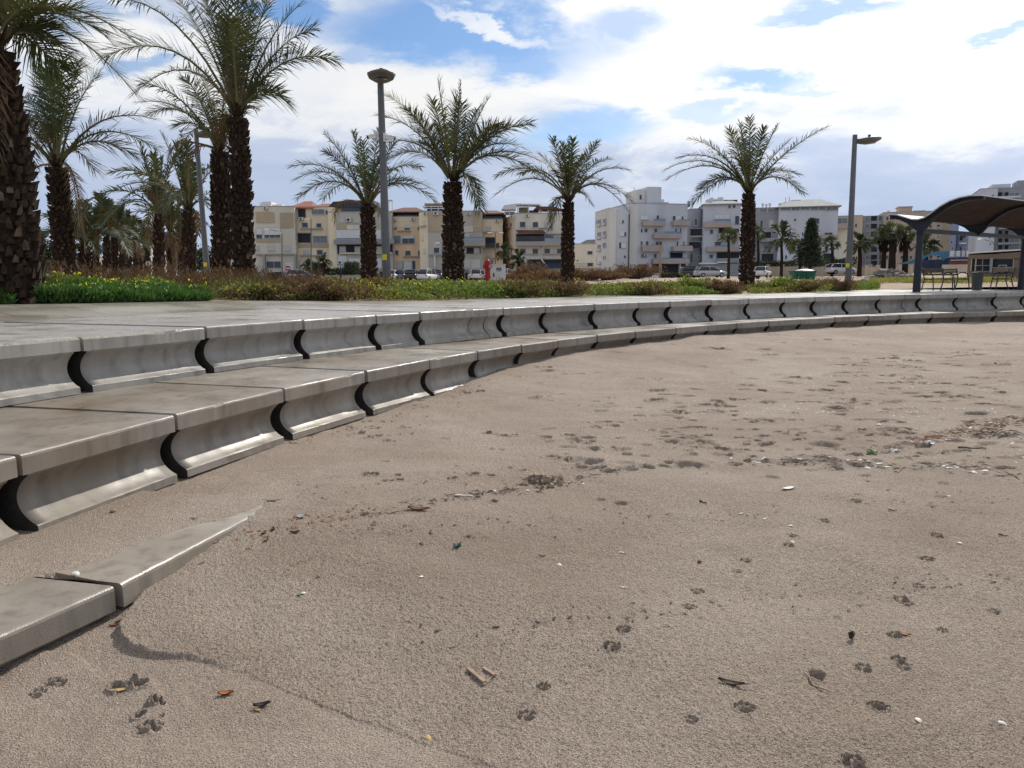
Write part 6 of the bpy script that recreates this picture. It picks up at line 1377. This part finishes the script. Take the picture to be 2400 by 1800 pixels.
def shell(name, label, S, x, y, r_, mat, spiral=True, cat='shell'):
    p = sp(S, x, y); mb = MB(); rg = np.random.default_rng(int(x*7+y))
    if spiral:
        t = np.linspace(0, 4.6*math.pi, 40); rad = r_*.62*np.exp(-t*.12); z = r_*.75*(1-np.exp(-t*.10)); mb.tube(np.c_[rad*np.cos(t), rad*np.sin(t), z+r_*.32], r_*.52*np.exp(-t*.13), 8)
    else:
        n = 10; V = [(0, 0, r_*.42)]
        for i in (1, 2, 3):
            for j in range(n):
                a = math.pi*2*j/n; q = r_*i/3*(1+.12*math.sin(a)+rg.normal(0, .03)); V.append((q*math.cos(a), q*.75*math.sin(a), r_*.42*(1-(i/3)**2)+.002))
        f = [(0, 1+j, 1+(j+1) % n) for j in range(n)]+[(1+i*n+j, 1+(i+1)*n+j, 1+(i+1)*n+(j+1) % n, 1+i*n+(j+1) % n) for i in (0, 1) for j in range(n)]; mb.add(V, f)
    o = mb.build(name, mat, None, True); o.location = p; o.rotation_euler = (rg.uniform(-.3, .3), rg.uniform(-.3, .3), rg.uniform(0, 6)); return tag(o, label, cat)
def stick(name, label, S, pts, r_, mat, cat='twig', lift=.006):
    Q = np.array([sp(S, *q)+[0, 0, lift] for q in pts]); mb = MB(); c = Q.mean(0); t = np.linspace(0, 1, 9); P_ = np.array([np.interp(t, np.linspace(0, 1, len(Q)), Q[:, j]) for j in range(3)]).T-c
    P_[:, 2] += .004*np.sin(t*9); mb.tube(P_, r_*(1-.5*t), 6); o = mb.build(name, mat, None, True); o.location = c; return tag(o, label, cat)
def scrap(name, label, S, x, y, r_, mat, seed, cat='litter'):
    p = sp(S, x, y); rg = np.random.default_rng(seed); n = 7; u, v = np.meshgrid(np.linspace(-1, 1, n), np.linspace(-1, 1, n)); V = np.c_[(u*r_).ravel(), (v*r_*.7).ravel(), (.004+np.abs(rg.normal(0, r_*.35, n*n)))]; V[:, :2] += rg.normal(0, r_*.14, (n*n, 2)); mb = MB()
    f = [(i*n+j, i*n+j+1, (i+1)*n+j+1, (i+1)*n+j) for i in range(n-1) for j in range(n-1)]; mb.add(V, f); mb.add(V-[0, 0, .002], [q[::-1] for q in f]); o = mb.build(name, mat); o.location = p; o.rotation_euler = (0, 0, rg.uniform(0, 3)); return tag(o, label, cat)
leafy('fallen_leaf', "orange-brown leaf standing in the sand below the buried block", F2, 1460, 1185, .060, .030, M['leaforange'], .15, .5)
leafy('fallen_leaf', "dark brown curled leaf beside a yellow one near the bottom left", F2, 1695, 1262, .062, .026, M['leafdark'], .35, .6)
leafy('fallen_leaf', "small yellow leaf tucked against the dark curled one", F2, 1670, 1288, .036, .014, M['leafyellow'], -.35, .3)
leafy('fallen_leaf', "long yellow leaf lying in the big footprint at the lower left", F2, 768, 1160, .085, .022, M['leafyellow'], .2, .2)
leafy('fallen_leaf', "brown leaf in the gap under the bottom tier's joint", F2, 738, 738, .045, .02, M['leafbrown'], .2, .3); leafy('fallen_leaf', "dark leaf just above the brown one in the bottom joint", F2, 772, 712, .04, .018, M['leafdark'], .8, .3)
leafy('fallen_leaf', "orange leaf lying across a paw print on the right", G6, 1435, 797, .052, .020, M['leaforange'], -.55, .35)
leafy('seed_pod', "long dark curled pod on the open sand, lower right of centre", G6, 315, 1118, .105, .028, M['leafdark'], -.42, .45, 'seed pod')
leafy('fallen_leaf', "small curled grey-brown leaf standing upright between paw prints", G6, 1092, 825, .034, .032, M['leafdark'], .5, 1.3)
leafy('fallen_leaf', "large dark brown leaf beside a round hole in the sand", G3, 500, 1508, .15, .05, M['leafbrown'], -.15, .35)
leafy('fallen_leaf', "green sliver of leaf on the sand covered tier", F2, 1255, 42, .045, .012, M['leafgreen'], -.3, .15); leafy('fallen_leaf', "green leaf scrap beside a pale shell bit, lower middle left", F2, 1937, 540, .030, .014, M['leafgreen'], -.8, .3)
leafy('fallen_leaf', "long grey leaf on the last bare edge of the buried block", F1, 1562, 1287, .12, .022, M['bark'], -.05, .2)
leafy('fallen_leaf', "brown curled leaf standing beside the buried block's lip", F2, 1400, 205, .05, .022, M['bark'], 1.2, .6); leafy('fallen_leaf', "small orange leaf bit right of the buried block", F2, 1602, 240, .022, .014, M['leaforange'], .2, .3)
for x, y, l in ((1710, 140, "largest leaf of the little litter cluster right of the buried block"), (1770, 115, "dark leaf at the top of the litter cluster right of the buried block"), (1725, 185, "flat brown leaf at the bottom of the litter cluster"), (1910, 135, "dark leaf right end of the litter cluster")): leafy('fallen_leaf', l, F2, x, y, .055, .024, M['leafdark'] if x != 1725 else M['leafbrown'], x*.01, .45)
shell('snail_shell', "pale snail shell on the sand right of the buried block's lip", F2, 2062, 420, .014, M['bark']); shell('snail_shell', "white shell sitting in the bottom tier's joint with a brown leaf", F2, 488, 415, .024, M['shell'])
leafy('fallen_leaf', "rust coloured leaf bit against the white shell in the joint", F2, 462, 418, .03, .02, M['leaforange'], .4, .4)
shell('snail_shell', "round dark brown snail shell right of centre", G6, 108, 328, .017, M['leafbrown']); shell('nut_shell', "brown nut on the sand in front of the nearest lower block", F1, 655, 1352, .022, M['bark'])
for S, x, y, l in ((F2, 735, 1405, ""),): pass
scrap('plastic_scrap', "crumpled teal plastic scrap on the sand near the centre", G5, 752, 224, .026, M['teal'], 3); scrap('plastic_scrap', "clear crumpled plastic bit above the litter cluster", F2, 1945, 35, .024, M['offwhite'], 4)
scrap('white_scrap', "largest white scrap in the driftline at the right", G4, 1372, 1127, .038, M['shell'], 5); scrap('white_scrap', "crumpled grey-white bag left of the dark driftwood at the right", G4, 1595, 1078, .04, M['offwhite'], 6); scrap('white_scrap', "white flake alone on the pocked sand at the right", G4, 1515, 851, .03, M['shell'], 7); scrap('plastic_scrap', "small bright green bit in the driftline", G4, 1226, 1138, .04, M['leafgreen'], 8)
# L shaped bark
p = sp(G5, 890, 1075); mb = MB(); mb.obox((-.055, .06, .004), np.array([.075, -.115, 0]), np.array([.014, .009, 0]), np.array([0, 0, .010])); mb.obox((.012, .062, .004), np.array([.05, -.062, 0]), np.array([.011, .009, 0]), np.array([0, 0, .010])); mb.add([(.02, -.055, .012), (.045, -.02, .010), (.062, 0, .010), (.025, -.065, .004)], [(0, 1, 2, 3)]); o = mb.build('bark_scrap', M['bark']); o.location = p; tag(o, "flat tan bark scrap with an angular hook shape on the open sand", 'bark')
stick('straw_stalk', "curved pale dry stem beside a deep round print, lower right", G6, [(818, 1075), (825, 1100), (845, 1125), (890, 1150), (958, 1178)], .0045, M['straw'])
stick('straw_stalk', "long straight dry stem above the right driftline", G4, [(1785, 1105), (1880, 1110), (1968, 1114)], .008, M['twig']); stick('straw_stalk', "pale stick left of the sand clods", G3, [(735, 1420), (790, 1418), (852, 1425)], .010, M['shell']); stick('twig', "bent twig near the right edge of the sand", G6, [(2045, 150), (2080, 155), (2112, 165)], .005, M['leafdark']); stick('twig', "short dark twig below the middle of the sand", G5, [(1285, 293), (1325, 288)], .004, M['leafdark']); stick('twig', "brown twig near the right paw tracks", G4, [(1332, 1510), (1390, 1516)], .005, M['leafbrown']); stick('twig', "dark twig left of the mussel shaped shell", G4, [(112, 1455), (155, 1470)], .008, M['leafdark'])
wl = [(G5, 1818, 265, "first white shell sliver right of centre"), (G5, 1835, 492, "second lower white shell sliver right of centre"), (G5, 1412, 344, "white shell sliver near the middle"), (G5, 518, 422, "pale shell bit below the teal scrap"), (G6, 380, 12, "white sliver at the upper left of the paw tracks"), (G6, 530, 48, "white sliver above the double paw prints"), (G6, 715, 197, "white feather-like shell between two small prints"), (G6, 1795, 203, "white shell bit near the right paw trail"), (G6, 2072, 1372, "white shell bit at the bottom right"), (G6, 1530, 1352, "tiny white curl at the bottom right of the prints"), (G6, 697, 90, "tiny white shell above the small prints"), (F2, 1968, 528, "white shell bit beside the green leaf scrap"), (G4, 1270, 957, "white shell in the pocked sand"), (G4, 1885, 1265, "white shell at the right end of the driftline"), (G4, 1960, 1257, "white shell next to the right end of the driftline"), (G4, 1195, 1238, "white chip below the driftline"), (G4, 1725, 1420, "white curved sliver right of the paw trail"), (G3, 1975, 995, "white curled shell above the driftline start"), (G3, 1205, 1383, "pale half shell below the sand clods"), (G3, 1565, 1340, "white curled shell with a dark hollow"), (G3, 990, 1385, "pink shell bit in the left litter line"), (G3, 730, 970, "pale flake by the left footprints"), (G5, 565, 1470, "single yellowish pebble near the bottom")]
for i, (S, x, y, l) in enumerate(wl):
    if i in (0, 1, 4, 5, 16): leafy('shell_sliver', l, S, x, y, .045, .010, M['shell'], -.4+.2*i, .25, 'shell', stem=False)
    else: shell('shell', l, S, x, y, .016 if S is not G4 else .03, M['leafyellow'] if i == 22 else M['shell'], False)
leafy('cuttlebone', "white leaf shaped cuttlebone shell with holes on the right sand", G4, 685, 1372, .14, .045, M['shell'], .55, .25, 'shell', stem=False)
# clods of wet sand
rg = np.random.default_rng(4); p = sp(G3, 1300, 1320); mb = MB()
for i in range(90):
    r_ = abs(rg.normal(0, .1)); a = rg.uniform(0, 6.28); q = np.array([r_*1.5*math.cos(a), r_*math.sin(a)*1.2, max(0, .05-r_*.3)*rg.random()]); s = rg.uniform(.008, .03)*(1.2-min(1, r_*4))
    t = np.array([(x, y, z) for z in (-1, 1) for x, y in ((-1, -1), (1, -1), (1, 1), (-1, 1))])*s*.7+rg.normal(0, s*.3, (8, 3)); mb.add(t+q, [(0,3,2,1), (4,5,6,7), (0,1,5,4), (1,2,6,5), (2,3,7,6), (3,0,4,7)])
o = mb.build('sand_clods', M['sandclod']); o.location = p; tag(o, "small heap of crumbled wet sand clods in the middle of the beach", 'sand heap', kind='stuff')
# driftline: twigs and shell crumbs, uncountable
def drift(name, label, mat, pts, n, spread, size, seed, tw=True, kind='stuff'):
    rg = np.random.default_rng(seed); mb = MB(); pts = np.array(pts, float); seg = np.r_[0, np.cumsum(np.linalg.norm(np.diff(pts, axis=0), axis=1))]
    q = rg.random(n)*seg[-1]; px = np.interp(q, seg, pts[:, 0])+rg.normal(0, spread*1.5, n); py = np.interp(q, seg, pts[:, 1])+rg.normal(0, spread*.4, n)
    X = []; 
    for a, b in zip(px, py):
        p = atz(a, b, -1.0); X.append(p)
    X = np.array(X)
    for _ in range(4):
        z = sand_base(X[:, 0], X[:, 1]); X = np.array([atz(a, b, float(zz)) for a, b, zz in zip(px, py, z)])
    for p in X:
        s = size*rg.uniform(.4, 1.6); a = rg.uniform(0, 3.14); d = np.array([math.cos(a), math.sin(a)*.6, rg.uniform(-.1, .25)])*s; w = np.array([-math.sin(a), math.cos(a), 0])*s*(.07 if tw else .35)
        p = p+[0, 0, .006]; mb.add([p-d-w, p-d+w, p+d+w, p+d-w, p+[0, 0, s*.12]], [(0, 1, 4), (1, 2, 4), (2, 3, 4), (3, 0, 4)])
    o = mb.build(name, mat); tag(o, label, 'beach litter', kind=kind)
dl = [fcrop(G4, *q) for q in ((380,1195),(560,1205),(780,1190),(950,1180),(1120,1200),(1300,1225),(1500,1225),(1750,1225),(2000,1250),(2210,1290))]; d2_ = [fcrop(G4, *q) for q in ((1500,1075),(1700,1035),(1850,1000),(2000,955),(2210,920))]; d3_ = [fcrop(G4, *q) for q in ((1900,1010),(2050,1020),(2180,1025))]; d4_ = [fcrop(G3, *q) for q in ((300,1510),(520,1460),(880,1400),(1200,1380),(1600,1290),(1850,1245))]
drift('driftline_twigs', "dark line of seaweed twigs washed across the right side of the sand", M['leafdark'], dl, 190, 16, .032, 1); drift('driftline_twigs', "brown driftwood crumbs at the right edge", M['leafbrown'], d2_, 200, 16, .045, 2); drift('driftline_twigs', "dark clump of seaweed at the right edge", M['leafdark'], d3_, 110, 11, .045, 3); drift('driftline_twigs', "thin litter line across the middle of the sand", M['leafdark'], d4_, 150, 12, .03, 4)
drift('shell_crumbs', "white shell crumbs along the driftline", M['shell'], dl+d2_[::-1], 45, 14, .018, 5, False)
sc_pts = [(1500, 800), (2390, 790), (2390, 850), (1500, 850), (1500, 900), (2390, 900), (2390, 960), (1400, 960)]
drift('shell_crumbs', "tiny white shell specks all over the far sand", M['shell'], sc_pts, 520, 26, .012, 6, False); drift('shell_crumbs', "dark specks of litter all over the sand", M['leafdark'], [(700, 1000), (2390, 850), (2390, 1000), (700, 1150), (900, 1250), (2390, 1150), (2390, 1350), (1000, 1500)], 520, 40, .012, 7, False)
drift('shell_crumbs', "brown leaf crumbs near the lower tier", M['leafbrown'], [(640, 1040), (900, 990), (1150, 900)], 90, 18, .018, 8, False); drift('shell_crumbs', "brown litter crumbs right of the buried block", M['leafbrown'], [(560, 1260), (700, 1230), (900, 1190)], 90, 20, .014, 9, False)
# ================================================================== SKY, SUN, CAMERA
SUN_AZ, SUN_EL = R(31), R(42)     # azimuth to the right of the view
w = bpy.data.worlds.new("World"); sc.world = w; w.use_nodes = True; nt = w.node_tree; nt.nodes.clear(); N = nt.nodes.new; LK = nt.links.new
out = N('ShaderNodeOutputWorld'); bg = N('ShaderNodeBackground'); LK(bg.outputs[0], out.inputs[0])
sky = N('ShaderNodeTexSky'); sky.sky_type = 'NISHITA'; sky.sun_disc = False; sky.sun_elevation = SUN_EL; sky.sun_rotation = SUN_AZ; sky.air_density = 1.0; sky.dust_density = .6; sky.ozone_density = 2.0
SKYS = .10
tc = N('ShaderNodeTexCoord')
def math_(op, a, b=None, clamp=False):
    n = N('ShaderNodeMath'); n.operation = op; n.use_clamp = clamp
    for i, q in enumerate((a, b)):
        if q is None: continue
        if isinstance(q, (int, float)): n.inputs[i].default_value = q
        else: LK(q, n.inputs[i])
    return n.outputs[0]
sep = N('ShaderNodeSeparateXYZ'); LK(tc.outputs['Generated'], sep.inputs[0]); dx, dy, dz = sep.outputs
az = math_('ARCTAN2', dx, dy); el = math_('ARCSINE', dz)
def smooth(x, a, b, o0=0., o1=1.):
    m = N('ShaderNodeMapRange'); m.interpolation_type = 'SMOOTHSTEP'; m.inputs[1].default_value = a; m.inputs[2].default_value = b; m.inputs[3].default_value = o0; m.inputs[4].default_value = o1; LK(x, m.inputs[0]); return m.outputs[0]
def noise(sx, sy, scale, det, rough=.55, seed=0., dist=0.):
    cb = N('ShaderNodeCombineXYZ'); LK(math_('MULTIPLY', az, sx), cb.inputs[0]); LK(math_('MULTIPLY', el, sy), cb.inputs[1]); cb.inputs[2].default_value = seed
    n = N('ShaderNodeTexNoise'); n.inputs['Scale'].default_value = scale; n.inputs['Detail'].default_value = det; n.inputs['Roughness'].default_value = rough; n.inputs['Distortion'].default_value = dist; LK(cb.outputs[0], n.inputs['Vector']); return n.outputs['Fac']
n1 = noise(1, 2.2, 5.5, 9, .62, 1.3, .4); n2 = noise(1, 2.8, 16, 8, .6, 4.1); n3 = noise(1, 4.6, 3.2, 8, .58, 8.8, .3)
# blue gaps between the clouds, each given by where it stands in the sky (azimuth, elevation)
def azel(px, py):
    d = ray(px, py); d = d/np.linalg.norm(d); return math.atan2(d[0], d[1]), math.asin(d[2])
wob = math_('MULTIPLY', math_('SUBTRACT', n1, .5), .16); wob2 = math_('MULTIPLY', math_('SUBTRACT', n2, .5), .05)
azw = math_('ADD', az, math_('ADD', wob, wob2)); elw = math_('ADD', el, math_('ADD', math_('MULTIPLY', wob, .45), wob2))
gaps = [(1090, 80, 350, 95, -4, 1.0), (1240, 150, 150, 40, 8, .9), (860, 120, 90, 30, 20, .7), (710, 14, 150, 44, 0, 1.), (1375, 300, 150, 48, 0, .8), (1760, 190, 140, 36, -6, .85), (1960, 22, 220, 26, 3, .8), (330, 150, 75, 24, 10, .75), (150, 60, 90, 40, 10, .6), (2340, 78, 80, 18, 0, .7), (1450, 60, 90, 50, 0, .6), (250, 20, 80, 30, 0, .6), (1640, 270, 100, 22, -5, .5), (1900, 215, 90, 16, -5, .5), (1250, 330, 120, 26, 0, .5)]
blue = None
for px, py, rx, ry, ang, st in gaps:
    a0, e0 = azel(px, py); a1 = azel(px+rx, py)[0]-a0; e1 = e0-azel(px, py+ry)[1]; c, s = math.cos(R(ang)), math.sin(R(ang))
    u = math_('SUBTRACT', azw, a0); v = math_('SUBTRACT', elw, e0)
    uu = math_('DIVIDE', math_('ADD', math_('MULTIPLY', u, c), math_('MULTIPLY', v, s)), a1); vv = math_('DIVIDE', math_('ADD', math_('MULTIPLY', u, -s), math_('MULTIPLY', v, c)), e1)
    r_ = math_('SQRT', math_('ADD', math_('MULTIPLY', uu, uu), math_('MULTIPLY', vv, vv))); g = smooth(r_, .45, 1.3, st, 0.)
    blue = g if blue is None else math_('MAXIMUM', blue, g)
# white wisp through the main gap
a0, e0 = azel(1150, 62); a1 = azel(1350, 62)[0]-a0; e1 = e0-azel(1150, 84)[1]
u = math_('DIVIDE', math_('SUBTRACT', azw, a0), a1); v = math_('DIVIDE', math_('ADD', math_('SUBTRACT', elw, e0), math_('MULTIPLY', math_('SUBTRACT', azw, a0), .16)), e1)
wisp = smooth(math_('SQRT', math_('ADD', math_('MULTIPLY', u, u), math_('MULTIPLY', v, v))), .3, 1.2, .85, 0.)
blue = math_('MULTIPLY', blue, math_('SUBTRACT', 1., wisp), True)
# elsewhere in the sky (outside the photo) broken clouds
away = smooth(math_('ABSOLUTE', az), .75, 1.1); high = smooth(el, .40, .6); rest = math_('MAXIMUM', away, high)
blue = math_('MAXIMUM', blue, math_('MULTIPLY', rest, smooth(n1, .40, .56, .9, .1)))
low = smooth(el, .0, .10, 1., 0.)
# brightness of the cloud sheet: thick grey-blue undersides low down, glaring near the sun
sd = (math.sin(SUN_AZ)*math.cos(SUN_EL), math.cos(SUN_AZ)*math.cos(SUN_EL), math.sin(SUN_EL))
dot = math_('ADD', math_('ADD', math_('MULTIPLY', dx, sd[0]), math_('MULTIPLY', dy, sd[1])), math_('MULTIPLY', dz, sd[2]))
glare = smooth(dot, .72, 1.0)
shade = math_('ADD', math_('MULTIPLY', smooth(n3, .38, .64), .55), math_('MULTIPLY', smooth(n1, .38, .62), .45))
lowc = smooth(el, .05, .25)
left = smooth(az, -.45, .25)
b0 = math_('ADD', math_('MULTIPLY', lowc, .62), math_('MULTIPLY', shade, .58)); b0 = math_('ADD', b0, math_('MULTIPLY', left, .10)); b0 = math_('ADD', b0, math_('MULTIPLY', glare, .34), False)
bright = smooth(b0, .25, 1.15)
ccol = N('ShaderNodeValToRGB'); LK(bright, ccol.inputs['Fac']); e = ccol.color_ramp.elements; e[0].position = 0; e[0].color = (.50, .60, .79, 1); e[1].position = 1.; e[1].color = (1., 1., 1., 1)
x = ccol.color_ramp.elements.new(.45); x.color = (.61, .69, .86, 1); x = ccol.color_ramp.elements.new(.75); x.color = (.86, .90, .97, 1)
cstr = math_('ADD', .93, math_('MULTIPLY', glare, .45))
cm = N('ShaderNodeMix'); cm.data_type = 'RGBA'; cm.blend_type = 'MULTIPLY'; cm.inputs[0].default_value = 1; LK(ccol.outputs[0], cm.inputs[6]); cb = N('ShaderNodeCombineXYZ')
for i in range(3): LK(cstr, cb.inputs[i])
LK(cb.outputs[0], cm.inputs[7])
sk = N('ShaderNodeMix'); sk.data_type = 'RGBA'; sk.blend_type = 'MULTIPLY'; sk.inputs[0].default_value = 1; LK(sky.outputs[0], sk.inputs[6]); sk.inputs[7].default_value = (SKYS*.80, SKYS*.98, SKYS*1.16, 1)
fin = N('ShaderNodeMix'); fin.data_type = 'RGBA'; LK(blue, fin.inputs[0]); LK(cm.outputs[2], fin.inputs[6]); LK(sk.outputs[2], fin.inputs[7])
LK(fin.outputs[2], bg.inputs['Color']); bg.inputs['Strength'].default_value = 1.0
sun = bpy.data.lights.new('sun', 'SUN'); sun.energy = 3.6; sun.angle = R(.6); sun.color = (1., .94, .84); so = bpy.data.objects.new('sun', sun); col.objects.link(so)
so.rotation_euler = Vector((-sd[0], -sd[1], -sd[2])).to_track_quat('-Z', 'Y').to_euler()
cam = bpy.data.cameras.new('camera'); co = bpy.data.objects.new('camera', cam); col.objects.link(co); sc.camera = co
cam.sensor_width = 36; cam.lens = 36*FPX/2400; cam.clip_end = 6000; cam.clip_start = .05
f = np.array([0, math.cos(PITCH), -math.sin(PITCH)]); upv = np.array([0, math.sin(PITCH), math.cos(PITCH)]); rt = np.array([1., 0, 0]); c, s = math.cos(ROLL), math.sin(ROLL)
# image x axis and y axis in world: inverse of the roll used by ray()
ix = rt*c-upv*s; iy = rt*s+upv*c
co.matrix_world = Matrix(((ix[0], iy[0], -f[0], 0), (ix[1], iy[1], -f[1], 0), (ix[2], iy[2], -f[2], HC), (0, 0, 0, 1)))
HAZE = 0.0
if HAZE:
    mb = MB(); mb.box((-420, -30, -3.0), (420, 330, 75)); m = bpy.data.materials.new('haze_air'); m.use_nodes = True; m.node_tree.nodes.remove(m.node_tree.nodes['Principled BSDF'])
    v = m.node_tree.nodes.new('ShaderNodeVolumePrincipled'); v.inputs['Color'].default_value = (.75, .82, .95, 1); v.inputs['Density'].default_value = HAZE; v.inputs['Anisotropy'].default_value = .3
    m.node_tree.links.new(v.outputs[0], m.node_tree.nodes['Material Output'].inputs['Volume']); o = mb.build('haze', m); tag(o, kind='stuff')
sc.view_settings.view_transform = 'Standard'; sc.view_settings.look = 'None'; sc.view_settings.gamma = 1; sc.view_settings.exposure = 0.0
sc.cycles.max_bounces = 6; sc.cycles.transparent_max_bounces = 8; sc.cycles.use_denoising = True
sc.cycles.volume_bounces = 0
